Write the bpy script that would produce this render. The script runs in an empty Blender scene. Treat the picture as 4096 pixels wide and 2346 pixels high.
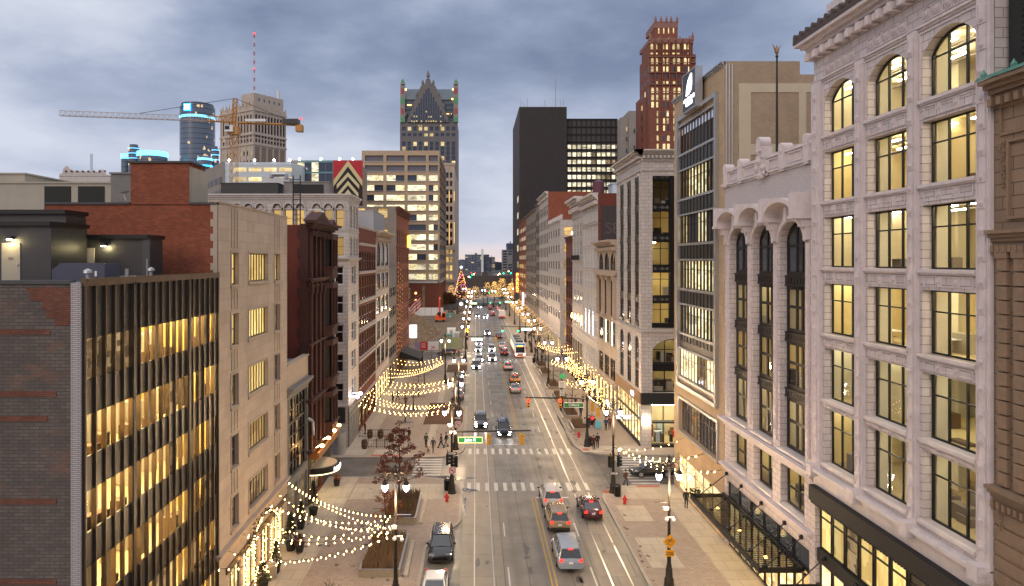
import bpy, math, random
from mathutils import Vector, Matrix
R = math.radians
PI = math.pi
S = bpy.context.scene
COL = S.collection
RND = random.Random(11)
XR, XL = 20.7, -15.9          # the two street facades
EYE = 23.5

# ------------------------------------------------------------------ helpers
ORG = {}

def fm(F, u, v, n):
    s, b = F
    if s == 'R': return (b - n, u, v)
    if s == 'L': return (b + n, u, v)
    if s == 'N': return (u, b - n, v)
    return (u, b + n, v)

class MB:
    def __init__(s):
        s.v = []; s.f = []; s.m = []; s.mi = 0
    def add(s, vs, fs):
        k = len(s.v); s.v.extend(vs)
        for f in fs:
            s.f.append([i + k for i in f]); s.m.append(s.mi)
        return s
    def box(s, x0, x1, y0, y1, z0, z1):
        return s.add([(x0,y0,z0),(x1,y0,z0),(x1,y1,z0),(x0,y1,z0),(x0,y0,z1),(x1,y0,z1),(x1,y1,z1),(x0,y1,z1)],
                     [(3,2,1,0),(4,5,6,7),(0,1,5,4),(1,2,6,5),(2,3,7,6),(3,0,4,7)])
    def fb(s, F, u0, u1, v0, v1, n0, n1):
        a = fm(F,u0,v0,n0); b = fm(F,u1,v1,n1)
        x = sorted((a[0],b[0])); y = sorted((a[1],b[1])); z = sorted((a[2],b[2]))
        return s.box(x[0],x[1],y[0],y[1],z[0],z[1])
    def fq(s, F, u0, u1, v0, v1, n=0):
        return s.add([fm(F,u0,v0,n),fm(F,u1,v0,n),fm(F,u1,v1,n),fm(F,u0,v1,n)], [(0,1,2,3)])
    def fpoly(s, F, pts, n0, n1):
        k = len(pts)
        vs = [fm(F,u,v,n0) for u,v in pts] + [fm(F,u,v,n1) for u,v in pts]
        fs = [list(range(k))[::-1], list(range(k,2*k))] + [(i,(i+1)%k,(i+1)%k+k,i+k) for i in range(k)]
        return s.add(vs, fs)
    def prism(s, pts, z0, z1, bottom=True):
        k = len(pts)
        vs = [(x,y,z0) for x,y in pts] + [(x,y,z1) for x,y in pts]
        fs = [list(range(k,2*k))] + [(i,(i+1)%k,(i+1)%k+k,i+k) for i in range(k)]
        if bottom: fs.append(list(range(k))[::-1])
        return s.add(vs, fs)
    def tube(s, p, q, r, n=8, r2=None, cap=True):
        p = Vector(p); q = Vector(q); d = q - p
        if d.length < 1e-6: return s
        d.normalize()
        a = d.cross(Vector((0,0,1)) if abs(d.z) < .9 else Vector((1,0,0))).normalized(); b = d.cross(a)
        r2 = r if r2 is None else r2
        vs = []
        for c, rr in ((p,r),(q,r2)):
            for i in range(n):
                t = 2*PI*i/n
                vs.append(tuple(c + a*(rr*math.cos(t)) + b*(rr*math.sin(t))))
        fs = [(i,(i+1)%n,(i+1)%n+n,i+n) for i in range(n)]
        if cap: fs += [list(range(n))[::-1], list(range(n,2*n))]
        return s.add(vs, fs)
    def path(s, pts, r, n=6):
        for a, b in zip(pts, pts[1:]): s.tube(a, b, r, n)
        return s
    def lathe(s, prof, c=(0,0,0), n=12, a0=0):
        k = len(prof); vs = []
        for r, z in prof:
            for i in range(n):
                t = 2*PI*i/n + a0
                vs.append((c[0]+r*math.cos(t), c[1]+r*math.sin(t), c[2]+z))
        fs = []
        for j in range(k-1):
            for i in range(n):
                fs.append((j*n+i, j*n+(i+1)%n, (j+1)*n+(i+1)%n, (j+1)*n+i))
        fs += [list(range(n))[::-1], list(range((k-1)*n, k*n))]
        return s.add(vs, fs)
    def ball(s, c, r, n=8, m=5, sz=1):
        return s.lathe([(max(.001, r*math.sin(PI*j/m)), -r*sz*math.cos(PI*j/m)) for j in range(m+1)], c, n)
    def loft(s, rings, caps=True):
        n = len(rings[0]); vs = [p for r in rings for p in r]; fs = []
        for j in range(len(rings)-1):
            for i in range(n):
                fs.append((j*n+i, j*n+(i+1)%n, (j+1)*n+(i+1)%n, (j+1)*n+i))
        if caps: fs += [list(range(n))[::-1], list(range((len(rings)-1)*n, len(rings)*n))]
        return s.add(vs, fs)
    def mesh(s, name, smooth=False, off=(0,0,0), angle=35):
        me = bpy.data.meshes.new(name)
        me.from_pydata([(x-off[0],y-off[1],z-off[2]) for x,y,z in s.v], [], s.f)
        if any(s.m):
            me.polygons.foreach_set('material_index', s.m)
        me.update()
        if smooth:
            me.polygons.foreach_set('use_smooth', [True]*len(me.polygons))
            me.set_sharp_from_angle(angle=R(angle))
        return me
    def build(s, name, mat, parent=None, smooth=False, kind=None, angle=35):
        off = ORG.get(parent.name, (0,0,0)) if parent else (0,0,0)
        me = s.mesh(name, smooth, off, angle)
        for m in (mat if isinstance(mat, (list,tuple)) else [mat]): me.materials.append(m)
        o = bpy.data.objects.new(name, me); COL.objects.link(o)
        if parent: o.parent = parent
        ORG[o.name] = off
        if kind: o['kind'] = kind
        return o

def tag(o, label, cat, group=None, kind=None):
    if kind: o['kind'] = kind
    o['label'] = label; o['category'] = cat
    if group: o['group'] = group
    return o

def thing(name, label, cat, loc=(0,0,0), rz=0, group=None, local=False):
    o = bpy.data.objects.new(name, None); COL.objects.link(o)
    o.empty_display_size = .2
    o.location = loc; o.rotation_euler = (0,0,rz)
    ORG[o.name] = (0,0,0) if local else tuple(loc)
    return tag(o, label, cat, group)

def part(name, me, mat, parent, loc=(0,0,0), rz=0, kind=None):
    """an object on a shared mesh; its material sits on the object"""
    if not me.materials: me.materials.append(None)
    o = bpy.data.objects.new(name, me); COL.objects.link(o)
    o.material_slots[0].link = 'OBJECT'; o.material_slots[0].material = mat
    o.location = loc; o.rotation_euler = (0,0,rz)
    if parent: o.parent = parent
    if kind: o['kind'] = kind
    ORG[o.name] = (0,0,0)
    return o

def structure(name, mb, mat, smooth=False):
    return mb.build(name, mat, None, smooth, kind='structure')

def text_mesh(body, size, depth=.01):
    cu = bpy.data.curves.new('lettering', 'FONT'); cu.body = body; cu.size = size; cu.extrude = depth
    cu.align_x = 'CENTER'; cu.align_y = 'CENTER'
    o = bpy.data.objects.new('lettering', cu); COL.objects.link(o)
    dg = bpy.context.evaluated_depsgraph_get()
    me = bpy.data.meshes.new_from_object(o.evaluated_get(dg))
    bpy.data.objects.remove(o)
    me.materials.clear()
    return me

def lettering(body, size, mat, parent, loc, side='N', depth=.01, sx=1):
    """text standing upright, read from the street (N faces the camera's -Y)"""
    o = part('lettering', text_mesh(body, size, depth), mat, parent, loc)
    o.rotation_euler = {'N': (R(90),0,0), 'R': (R(90),0,R(-90)), 'L': (R(90),0,R(90)), 'S': (R(90),0,R(180))}[side]
    o.scale = (sx,1,1)
    return o

# ------------------------------------------------------------------ materials
def _nt(name):
    m = bpy.data.materials.new(name); m.use_nodes = True
    nt = m.node_tree; nt.nodes.clear()
    out = nt.nodes.new('ShaderNodeOutputMaterial')
    return m, nt, out

def N(nt, t, **kw):
    n = nt.nodes.new(t)
    for k, v in kw.items():
        if k in ('operation','blend_type','data_type','noise_dimensions','feature','interpolation_type','invert','mode','distance','use_clamp','offset_frequency','squash_frequency','offset','squash','wave_type','bands_direction'):
            try: setattr(n, k, v)
            except Exception: pass
        else: n.inputs[k.replace('_',' ')].default_value = v
    return n

def L(nt, a, b): nt.links.new(a, b)

def math_(nt, op, a, b=None, clamp=False):
    n = nt.nodes.new('ShaderNodeMath'); n.operation = op; n.use_clamp = clamp
    for i, x in enumerate((a, b)):
        if x is None: continue
        if isinstance(x, (int,float)): n.inputs[i].default_value = x
        else: L(nt, x, n.inputs[i])
    return n.outputs[0]

def mix_(nt, fac, a, b, mode='MIX'):
    n = nt.nodes.new('ShaderNodeMix'); n.data_type = 'RGBA'; n.blend_type = mode
    for x, i in ((fac,0),(a,6),(b,7)):
        if isinstance(x, (int,float)): n.inputs[i].default_value = x
        elif isinstance(x, tuple): n.inputs[i].default_value = (*x,1) if len(x)==3 else x
        else: L(nt, x, n.inputs[i])
    return n.outputs[2]

def pos_(nt): return nt.nodes.new('ShaderNodeNewGeometry').outputs['Position']

def wall_uv(nt):
    g = nt.nodes.new('ShaderNodeNewGeometry')
    sp = nt.nodes.new('ShaderNodeSeparateXYZ'); L(nt, g.outputs['Position'], sp.inputs[0])
    sn = nt.nodes.new('ShaderNodeSeparateXYZ'); L(nt, g.outputs['True Normal'], sn.inputs[0])
    gt = math_(nt, 'GREATER_THAN', math_(nt, 'ABSOLUTE', sn.outputs[0]), .6)
    u = math_(nt, 'ADD', sp.outputs[0], math_(nt, 'MULTIPLY', gt, math_(nt, 'SUBTRACT', sp.outputs[1], sp.outputs[0])))
    c = nt.nodes.new('ShaderNodeCombineXYZ'); L(nt, u, c.inputs[0]); L(nt, sp.outputs[2], c.inputs[1])
    return c.outputs[0]

def noise_(nt, vec, scale, detail=4, rough=.6):
    n = nt.nodes.new('ShaderNodeTexNoise'); n.inputs['Scale'].default_value = scale
    n.inputs['Detail'].default_value = detail; n.inputs['Roughness'].default_value = rough
    if vec is not None: L(nt, vec, n.inputs['Vector'])
    return n.outputs['Fac']

def ramp_(nt, fac, stops):
    n = nt.nodes.new('ShaderNodeValToRGB'); cr = n.color_ramp
    while len(cr.elements) > 1: cr.elements.remove(cr.elements[-1])
    cr.elements[0].position = stops[0][0]; cr.elements[0].color = (*stops[0][1],1)
    for p, c in stops[1:]:
        e = cr.elements.new(p); e.color = (*c,1)
    L(nt, fac, n.inputs[0])
    return n.outputs[0]

def scale_vec(nt, vec, s):
    n = nt.nodes.new('ShaderNodeVectorMath'); n.operation = 'MULTIPLY'; n.inputs[1].default_value = s
    L(nt, vec, n.inputs[0]); return n.outputs[0]

def bsdf(nt, out, col, rough=.7, metal=0, spec=.5, emit=None, es=0, bump=None, bs=.2, bd=.02, coat=0):
    p = nt.nodes.new('ShaderNodeBsdfPrincipled')
    for k, x in (('Base Color',col),('Roughness',rough),('Metallic',metal),('Specular IOR Level',spec),('Coat Weight',coat)):
        if isinstance(x, tuple): p.inputs[k].default_value = (*x,1)
        elif isinstance(x, (int,float)): p.inputs[k].default_value = x
        else: L(nt, x, p.inputs[k])
    if emit is not None:
        if isinstance(emit, tuple): p.inputs['Emission Color'].default_value = (*emit,1)
        else: L(nt, emit, p.inputs['Emission Color'])
        if isinstance(es, (int,float)): p.inputs['Emission Strength'].default_value = es
        else: L(nt, es, p.inputs['Emission Strength'])
    if bump is not None:
        b = nt.nodes.new('ShaderNodeBump'); b.inputs['Strength'].default_value = bs; b.inputs['Distance'].default_value = bd
        L(nt, bump, b.inputs['Height']); L(nt, b.outputs[0], p.inputs['Normal'])
    L(nt, p.outputs[0], out.inputs[0])
    return p

def sc(c, k): return tuple(min(1, x*k) for x in c)

def plain(name, col, rough=.7, metal=0, var=.12, vs=1.5, bump=0, bscale=30, spec=.5, coat=0):
    m, nt, out = _nt(name)
    p = pos_(nt)
    f = noise_(nt, p, vs, 5)
    f2 = noise_(nt, scale_vec(nt, p, (3,3,.5)), vs*.7, 4)
    c = mix_(nt, f, sc(col, 1-var*1.6), sc(col, 1+var))
    c = mix_(nt, math_(nt, 'MULTIPLY', f2, var*2, True), c, sc(col, .6))
    bsdf(nt, out, c, rough, metal, spec, bump=noise_(nt, p, bscale, 3) if bump else None, bs=bump, coat=coat)
    return m

def flat(name, col, rough=.5, metal=0, coat=0, spec=.5):
    m, nt, out = _nt(name); bsdf(nt, out, col, rough, metal, spec, coat=coat); return m

def glow(name, col, st):
    m, nt, out = _nt(name); bsdf(nt, out, (.02,.02,.02), .4, emit=col, es=st); return m

def bricks(name, c1, c2, mortar, bw=.24, bh=.08, ms=.012, rough=.85, stain=.35, vs=.5, bump=.3, horiz=False, patch=None):
    m, nt, out = _nt(name)
    uv = pos_(nt) if horiz else wall_uv(nt)
    b = nt.nodes.new('ShaderNodeTexBrick')
    b.inputs['Color1'].default_value = (*c1,1); b.inputs['Color2'].default_value = (*c2,1); b.inputs['Mortar'].default_value = (*mortar,1)
    b.inputs['Scale'].default_value = 1; b.inputs['Mortar Size'].default_value = ms; b.inputs['Brick Width'].default_value = bw; b.inputs['Row Height'].default_value = bh
    b.inputs['Bias'].default_value = -.1
    L(nt, uv, b.inputs['Vector'])
    f = noise_(nt, uv, vs, 6, .65)
    col = mix_(nt, math_(nt,'MULTIPLY', ramp_(nt, f, [(.3,(0,0,0)),(.75,(1,1,1))]), stain), b.outputs['Color'], sc(c1,.35))
    st = noise_(nt, scale_vec(nt, uv, (1.2,.12,1)), 1.0, 5)
    col = mix_(nt, math_(nt,'MULTIPLY', ramp_(nt, st, [(.45,(0,0,0)),(.75,(1,1,1))]), stain*.9), col, sc(c1,.5))
    if patch:
        pc, ps, t0, t1 = patch
        pf = ramp_(nt, noise_(nt, scale_vec(nt, uv, (.7,1.5,1)), ps, 6, .7), [(t0,(0,0,0)),(t1,(1,1,1))])
        col = mix_(nt, pf, col, mix_(nt, noise_(nt, uv, 3, 5), sc(pc,.6), sc(pc,1.3)))
    bsdf(nt, out, col, rough, bump=b.outputs['Fac'], bs=-bump, bd=.01)
    return m

def litpane(name, ca, cb, st, detail=.6, su=1.6, sv=.5, dark=(.05,.03,.01)):
    """window glass with a lit room behind it: curtains, furniture and lamps as uneven brightness"""
    m, nt, out = _nt(name)
    uv = wall_uv(nt)
    oi = nt.nodes.new('ShaderNodeObjectInfo').outputs['Random']
    off = nt.nodes.new('ShaderNodeCombineXYZ'); L(nt, math_(nt,'MULTIPLY',oi,37.0), off.inputs[0]); L(nt, math_(nt,'MULTIPLY',oi,11.0), off.inputs[1])
    ad = nt.nodes.new('ShaderNodeVectorMath'); L(nt, uv, ad.inputs[0]); L(nt, off.outputs[0], ad.inputs[1])
    a = noise_(nt, scale_vec(nt, ad.outputs[0], (su,sv,1)), 1.0, 3, .7)
    v = nt.nodes.new('ShaderNodeTexVoronoi'); v.distance = 'CHEBYCHEV'; v.inputs['Scale'].default_value = 1.0
    L(nt, scale_vec(nt, ad.outputs[0], (su*.8,sv*1.8,1)), v.inputs['Vector'])
    vc = nt.nodes.new('ShaderNodeSeparateColor'); L(nt, v.outputs['Color'], vc.inputs[0])
    f = math_(nt,'ADD', math_(nt,'MULTIPLY',a,.6), math_(nt,'MULTIPLY',vc.outputs[0],.45))
    lev = ramp_(nt, f, [(.2,sc(dark,1)),(.42,cb),(.62,ca),(.9,tuple(min(1,c*1.1+.12) for c in ca))])
    col = mix_(nt, detail, ca, lev)
    k = math_(nt,'MULTIPLY', math_(nt,'ADD', math_(nt,'MULTIPLY',oi,.8), .55), st)
    bsdf(nt, out, (.02,.02,.02), .07, emit=col, es=k)
    return m

def glass(name, tint=(.9,.93,.95), ior=1.5, rough=.02):
    m, nt, out = _nt(name)
    t = nt.nodes.new('ShaderNodeBsdfTransparent'); t.inputs[0].default_value = (*tint,1)
    g = nt.nodes.new('ShaderNodeBsdfGlossy'); g.inputs['Roughness'].default_value = rough
    lw = nt.nodes.new('ShaderNodeLayerWeight'); lw.inputs['Blend'].default_value = .5
    k = math_(nt, 'ADD', math_(nt, 'MULTIPLY', math_(nt, 'POWER', lw.outputs['Facing'], 4.5), .8), .035, True)
    mx = nt.nodes.new('ShaderNodeMixShader')
    L(nt, k, mx.inputs[0]); L(nt, t.outputs[0], mx.inputs[1]); L(nt, g.outputs[0], mx.inputs[2]); L(nt, mx.outputs[0], out.inputs[0])
    return m

M = {}
M['terra'] = bricks('white_terracotta', (.725,.645,.645), (.61,.54,.54), (.24,.195,.18), .78, .40, .02, .5, .5, .45, .3)
M['terra_plain'] = plain('white_terracotta_trim', (.715,.635,.64), .5, var=.2, vs=1.6, bump=.2, bscale=14)
M['terra_tile'] = bricks('white_glazed_brick', (.64,.575,.57), (.56,.50,.495), (.27,.23,.23), .3, .1, .012, .35, .12)
M['white2'] = bricks('grey_white_terracotta', (.58,.53,.50), (.5,.455,.43), (.23,.2,.19), .9, .45, .02, .55, .34)
M['white2_plain'] = plain('grey_white_trim', (.57,.52,.49), .6, var=.18, vs=1, bump=.2, bscale=6)
M['brown'] = bricks('brown_stone', (.30,.205,.135), (.25,.17,.115), (.09,.06,.04), 1.1, .5, .025, .8, .4)
M['brown_plain'] = plain('brown_stone_trim', (.28,.19,.125), .8, var=.25, vs=3, bump=.5, bscale=8)
M['copper'] = plain('green_copper', (.12,.33,.27), .6, var=.3, vs=4, bump=.3)
M['copper_dark'] = plain('dark_copper', (.075,.05,.04), .6, var=.35, vs=4, bump=.3)
M['tan_stone'] = bricks('tan_limestone', (.50,.36,.22), (.45,.33,.21), (.3,.22,.14), 1.4, .9, .012, .7, .25)
M['tan_brick'] = bricks('tan_brick', (.42,.30,.19), (.32,.22,.14), (.38,.31,.24), .3, .1, .02, .9, .3)
M['cream_band'] = plain('cream_painted_band', (.55,.47,.34), .8, var=.1, vs=1)
M['cream_stone'] = bricks('cream_limestone', (.54,.44,.35), (.46,.37,.295), (.34,.27,.215), 1.5, .75, .012, .75, .32, .4, .15)
M['cream_plain'] = plain('cream_limestone_trim', (.46,.365,.285), .75, var=.12, vs=1.2)
M['red_brick'] = bricks('red_brick', (.36,.085,.036), (.20,.045,.022), (.19,.10,.065), .3, .1, .014, .9, .5, .7)
M['dark_red'] = bricks('dark_red_brick', (.20,.04,.025), (.15,.032,.02), (.09,.035,.025), .26, .09, .012, .9, .4)
M['sandstone_red'] = plain('red_sandstone', (.17,.05,.032), .85, var=.3, vs=3, bump=.6, bscale=10)
M['red_stone_dark'] = plain('sooty_red_stone', (.075,.026,.02), .85, var=.4, vs=3, bump=.6, bscale=10)
M['peeled'] = bricks('peeling_grey_brick', (.165,.14,.125), (.11,.094,.085), (.06,.05,.045), .42, .14, .014, .95, .75, .6, .6, patch=((.19,.10,.07),.45,.55,.72))
M['grey_brick'] = bricks('white_enamel_brick', (.50,.47,.48), (.45,.42,.43), (.2,.18,.18), .5, .08, .02, .5, .25)
M['grey_stone'] = plain('grey_stone', (.22,.21,.2), .8, var=.2, vs=1.5, bump=.3)
M['brown_grey'] = plain('brown_grey_stone', (.26,.22,.19), .8, var=.18, vs=1, bump=.3)
M['bronze'] = plain('bronze_metal', (.16,.11,.075), .35, .6, var=.3, vs=2)
M['spandrel'] = plain('dark_spandrel', (.022,.022,.024), .38, 0, var=.3, vs=.8)
M['black_metal'] = flat('black_metal', (.012,.012,.013), .38, .3)
M['black_matte'] = flat('black_matte', (.015,.014,.014), .75)
M['dark_metal'] = plain('dark_corrugated', (.075,.073,.078), .45, .4, var=.15)
M['steel'] = plain('galvanised_steel', (.45,.46,.48), .4, .7, var=.15)
M['chrome'] = flat('polished_steel', (.75,.75,.77), .12, 1)
M['roof'] = plain('roof_membrane', (.09,.09,.095), .85, var=.3, vs=.6)
M['beige_metal'] = plain('beige_metal', (.40,.36,.29), .6, var=.12)
M['glass_dark'] = flat('dark_window_glass', (.012,.013,.015), .07, 0, spec=.6)
M['glass_grey'] = flat('grey_window_glass', (.05,.06,.075), .08, 0, spec=.7)
M['glass_clear'] = glass('clear_glass')
M['glass_smoked'] = glass('smoked_canopy_glass', (.22,.21,.18), rough=.12)
M['blind'] = plain('pale_blind', (.32,.29,.26), .7, var=.15, vs=2)
M['lit_yellow'] = litpane('lit_window_yellow', (1,.72,.25), (.75,.44,.10), .95, .55, 2.2, .35, (.22,.11,.02))
M['lit_white'] = litpane('lit_window_white', (1,.88,.58), (.5,.42,.25), 1.15, .85, .5, .9, (.06,.07,.07))
M['lit_office'] = litpane('lit_office_window', (1,.86,.5), (.62,.46,.2), 1.5, .8, 1.2, 1.2, (.07,.06,.04))
M['lit_amber'] = litpane('lit_window_amber', (1,.66,.24), (.6,.33,.09), .7, .75, 1.0, .8, (.3,.14,.03))
M['lit_ochre'] = litpane('ochre_lit_window', (1,.66,.26), (.4,.24,.08), .34, .8)
M['lit_dim'] = litpane('dim_lit_window', (.5,.33,.14), (.16,.1,.05), .55, .9, 1.4, 1.0, (.02,.015,.01))
M['shop'] = litpane('lit_shop_window', (1,.74,.34), (.7,.4,.14), 1.8, .85, 1.5, 1.1, (.1,.06,.03))
M['pale_blue'] = plain('pale_blue_metal_panel', (.50,.58,.64), .45, .1, var=.06)
M['white_paint'] = flat('white_paint', (.78,.78,.76), .5)
M['kerb'] = plain('kerb_concrete', (.40,.36,.31), .85, var=.2, vs=2, bump=.3)
M['bulb'] = glow('warm_bulb', (1,.54,.17), 40)
M['bulb_far'] = glow('warm_bulb_cluster', (1,.52,.13), 5.5)
M['glass_sky'] = flat('sky_mirroring_glass', (.8,.84,.9), .06, .95)
M['lamp'] = glow('street_lamp_globe', (.92,.88,1), 26)
M['flood'] = glow('floodlight_lens', (.95,.95,1), 22)
M['tube_amber'] = glow('amber_ceiling_tube', (1,.80,.42), 74)
M['tube'] = glow('ceiling_tube', (1,.88,.60), 34)
M['blue_neon'] = glow('blue_light_band', (.02,.35,1), 5)
M['cyan_neon'] = glow('cyan_light_band', (.15,.62,1), 2.6)
M['red_light'] = glow('red_light', (1,.014,.01), 6)
M['tail'] = glow('tail_lamp', (1,.02,.012), 2.6)
M['head'] = glow('head_lamp', (1,.93,.95), 40)
M['green_light'] = glow('green_light', (.0,1,.35), 14)
M['amber_light'] = glow('amber_light', (1,.4,.02), 5)
M['red_neon'] = glow('red_neon', (1,.06,.02), 4)
M['yellow_neon'] = glow('yellow_neon', (1,.55,.05), 6)
M['white_sign'] = glow('white_sign_light', (.95,.93,1), 3)
M['purple_sign'] = glow('violet_sign_light', (.75,.7,1), 7)
M['green_sign'] = glow('lit_green_sign', (.01,.30,.05), 1.0)
M['red_paint'] = flat('red_paint', (.55,.02,.02), .4)
M['orange_paint'] = flat('orange_paint', (.75,.12,.02), .45)
M['crane'] = plain('crane_yellow', (.55,.26,.05), .5, var=.2)
M['crane_pale'] = plain('crane_pale_lattice', (.50,.40,.33), .5, var=.2)
M['yellow_sign'] = flat('yellow_sign', (.75,.33,.01), .5)
M['signal'] = flat('signal_yellow', (.62,.32,.02), .5)
M['sign_white'] = flat('sign_white', (.7,.7,.7), .5)
M['mulch'] = plain('brown_mulch', (.11,.05,.025), .95, var=.4, vs=8, bump=.8, bscale=20)
M['bark'] = plain('tree_bark', (.06,.045,.035), .9, var=.3, vs=6, bump=.5)
M['leaf_red'] = plain('maroon_leaves', (.21,.062,.032), .7, var=.5, vs=2)
M['leaf_orange'] = plain('orange_leaves', (.30,.09,.025), .7, var=.4, vs=3)
M['leaf_green'] = plain('evergreen_needles', (.025,.045,.02), .8, var=.4, vs=4)
M['dry_grass'] = plain('dry_grass', (.27,.175,.10), .9, var=.45, vs=6)
M['tyre'] = flat('tyre_rubber', (.015,.015,.015), .8)
M['plate'] = flat('licence_plate', (.6,.6,.62), .5)
M['wood'] = plain('barrel_wood', (.14,.085,.05), .7, var=.3, vs=6)
M['skin'] = flat('skin', (.45,.28,.2), .6)
# ------------------------------------------------------------------ walls and windows
def arc(u0, u1, vs, va, n=12):
    c = (u0+u1)/2; r = (u1-u0)/2
    return [(c - r*math.cos(PI*i/n), vs + (va-vs)*math.sin(PI*i/n)) for i in range(n+1)]

def segarc(u0, u1, vs, va, n=12):
    w = (u1-u0)/2; h = va-vs; r = (w*w+h*h)/(2*h); c = (u0+u1)/2; a = math.asin(min(1,w/r))
    return [(c + r*math.sin(-a+2*a*i/n), va - r + r*math.cos(-a+2*a*i/n)) for i in range(n+1)]

def curve_of(h):
    u0,u1,v0,v1,sp,fl = h
    return (arc if fl else segarc)(u0,u1,sp,v1-.02)

def norm(h):
    return tuple(h) + (None, True)[len(h)-4:] if len(h) < 6 else tuple(h)

def wall(mb, F, U0, U1, V0, V1, holes, depth):
    """a wall sheet with real openings and their reveals; a hole is (u0,u1,v0,v1[,spring[,round]])"""
    hs = [norm(h) for h in holes]
    us = sorted({U0,U1} | {x for h in hs for x in h[:2] if U0 < x < U1})
    vs = sorted({V0,V1} | {x for h in hs for x in h[2:4] if V0 < x < V1})
    for j in range(len(vs)-1):
        run = None
        for i in range(len(us)-1):
            cu = (us[i]+us[i+1])/2; cv = (vs[j]+vs[j+1])/2
            solid = not any(h[0] < cu < h[1] and h[2] < cv < h[3] for h in hs)
            if solid and run is None: run = us[i]
            if run is not None and (not solid or i == len(us)-2):
                mb.fq(F, run, us[i+1] if solid else us[i], vs[j], vs[j+1]); run = None
    for h in hs:
        u0,u1,v0,v1,sp,fl = h
        t = v1 if sp is None else sp
        def rev(a, b):
            mb.add([fm(F,*a,0),fm(F,*b,0),fm(F,*b,-depth),fm(F,*a,-depth)], [(0,1,2,3)])
        rev((u0,v0),(u1,v0)); rev((u0,v0),(u0,t)); rev((u1,v0),(u1,t))
        if sp is None: rev((u0,v1),(u1,v1))
        else:
            c = curve_of(h)
            for a, b in zip(c, c[1:]):
                mb.add([fm(F,*a,0),fm(F,*b,0),fm(F,b[0],v1,0),fm(F,a[0],v1,0)], [(0,1,2,3)]); rev(a, b)

WC = {}
WN = {}
WX = {}
ZERO = {'R':('R',0),'L':('L',0),'N':('N',0),'S':('S',0)}

def win(t, F, hole, depth, cols=1, rows=(), fmat=None, pmat=None, bar=.06, inset=0, name='window', colpos=None):
    """one window: frame and mullions, its pane a sub-part; past a hundred on one thing they gather in one part"""
    u0,u1,v0,v1,sp,fl = norm(hole)
    w, h = u1-u0, v1-v0
    spn = None if sp is None else sp-v0
    k = WN.get(t.name, 0); WN[t.name] = k+1
    side = F[0]
    rows = tuple(rows)
    def geom(G, a, b, n, fr, pn):
        top = curve_of((a,a+w,b,b+h,b+spn,fl)) if spn is not None else [(a,b+h),(a+w,b+h)]
        sh = spn if spn is not None else h
        if fmat:
            cp = colpos or [i/cols for i in range(1,cols)]
            d0, d1 = n-.07, n+.03
            fr.fb(G, a, a+bar, b, b+sh, d0, d1); fr.fb(G, a+w-bar, a+w, b, b+sh, d0, d1)
            fr.fb(G, a+bar, a+w-bar, b, b+bar, d0, d1)
            if spn is None: fr.fb(G, a+bar, a+w-bar, b+h-bar, b+h, d0, d1)
            else:
                for p, q in zip(top, top[1:]):
                    fr.fpoly(G, [p, q, (q[0],q[1]-bar*1.3), (p[0],p[1]-bar*1.3)], d0, d1)
            for c in cp:
                x = a + w*c; hh = h - .03
                if spn is not None: hh = max(q[1] for q in [(0,min(top, key=lambda p: abs(p[0]-x))[1])]) - b - .02
                fr.fb(G, x-bar/2, x+bar/2, b+bar, b+hh, d0, d1)
            for r in rows: fr.fb(G, a+bar, a+w-bar, b+h*r-bar*.4, b+h*r+bar*.4, d0+.01, d1-.01)
        pts = [(a,b),(a+w,b)] + top[::-1]
        pn.add([fm(G,p,q,n-.04) for p,q in pts], [list(range(len(pts)))])
    if k < 100:
        key = (side, round(w,2), round(h,2), cols, rows, bar, spn and round(spn,2), fl, bool(fmat), tuple(colpos or ()))
        if key not in WC:
            fr, pn = MB(), MB(); geom(ZERO[side], 0, 0, 0, fr, pn)
            WC[key] = (fr.mesh('window_frame') if fmat else None, pn.mesh('pane'))
        a, b = WC[key]
        loc = Vector(fm(F,u0,v0,-depth)) - Vector(ORG[t.name])
        if fmat:
            o = part(name, a, fmat, t, loc); part('pane', b, pmat, o)
        else:
            o = part(name, b, pmat, t, loc)
        return o
    x = WX.setdefault(t.name, (t, MB(), []))
    for mt in (fmat, pmat):
        if mt and mt not in x[2]: x[2].append(mt)
    fr, pn = MB(), MB(); geom(F, u0, v0, -depth, fr, pn)
    if fmat: x[1].mi = x[2].index(fmat); x[1].add(fr.v, fr.f)
    x[1].mi = x[2].index(pmat); x[1].add(pn.v, pn.f)

def finish_windows():
    for t, mb, mats in WX.values(): mb.build('remaining_windows', mats, t, kind='stuff')

def shell(mb, x0, x1, y0, y1, z0, z1, skip=''):
    """box sides and roof without the facade sides named in skip (R/L/N/S as facing)"""
    if 'N' not in skip: mb.fq(('N',y0), x0,x1,z0,z1)
    if 'S' not in skip: mb.fq(('S',y1), x0,x1,z0,z1)
    if 'R' not in skip: mb.fq(('R',x0), y0,y1,z0,z1)
    if 'L' not in skip: mb.fq(('L',x1), y0,y1,z0,z1)
    mb.add([(x0,y0,z1),(x1,y0,z1),(x1,y1,z1),(x0,y1,z1)], [(0,1,2,3)])

def grid(us, vs):
    """every (u0,u1) with every (v0,v1) as openings"""
    return [(a,b,c,d) for c,d in vs for a,b in us]

def spread(u0, u1, n, gap, edge):
    w = (u1-u0-2*edge-gap*(n-1))/n
    return [(u0+edge+i*(w+gap), u0+edge+i*(w+gap)+w) for i in range(n)]

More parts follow.
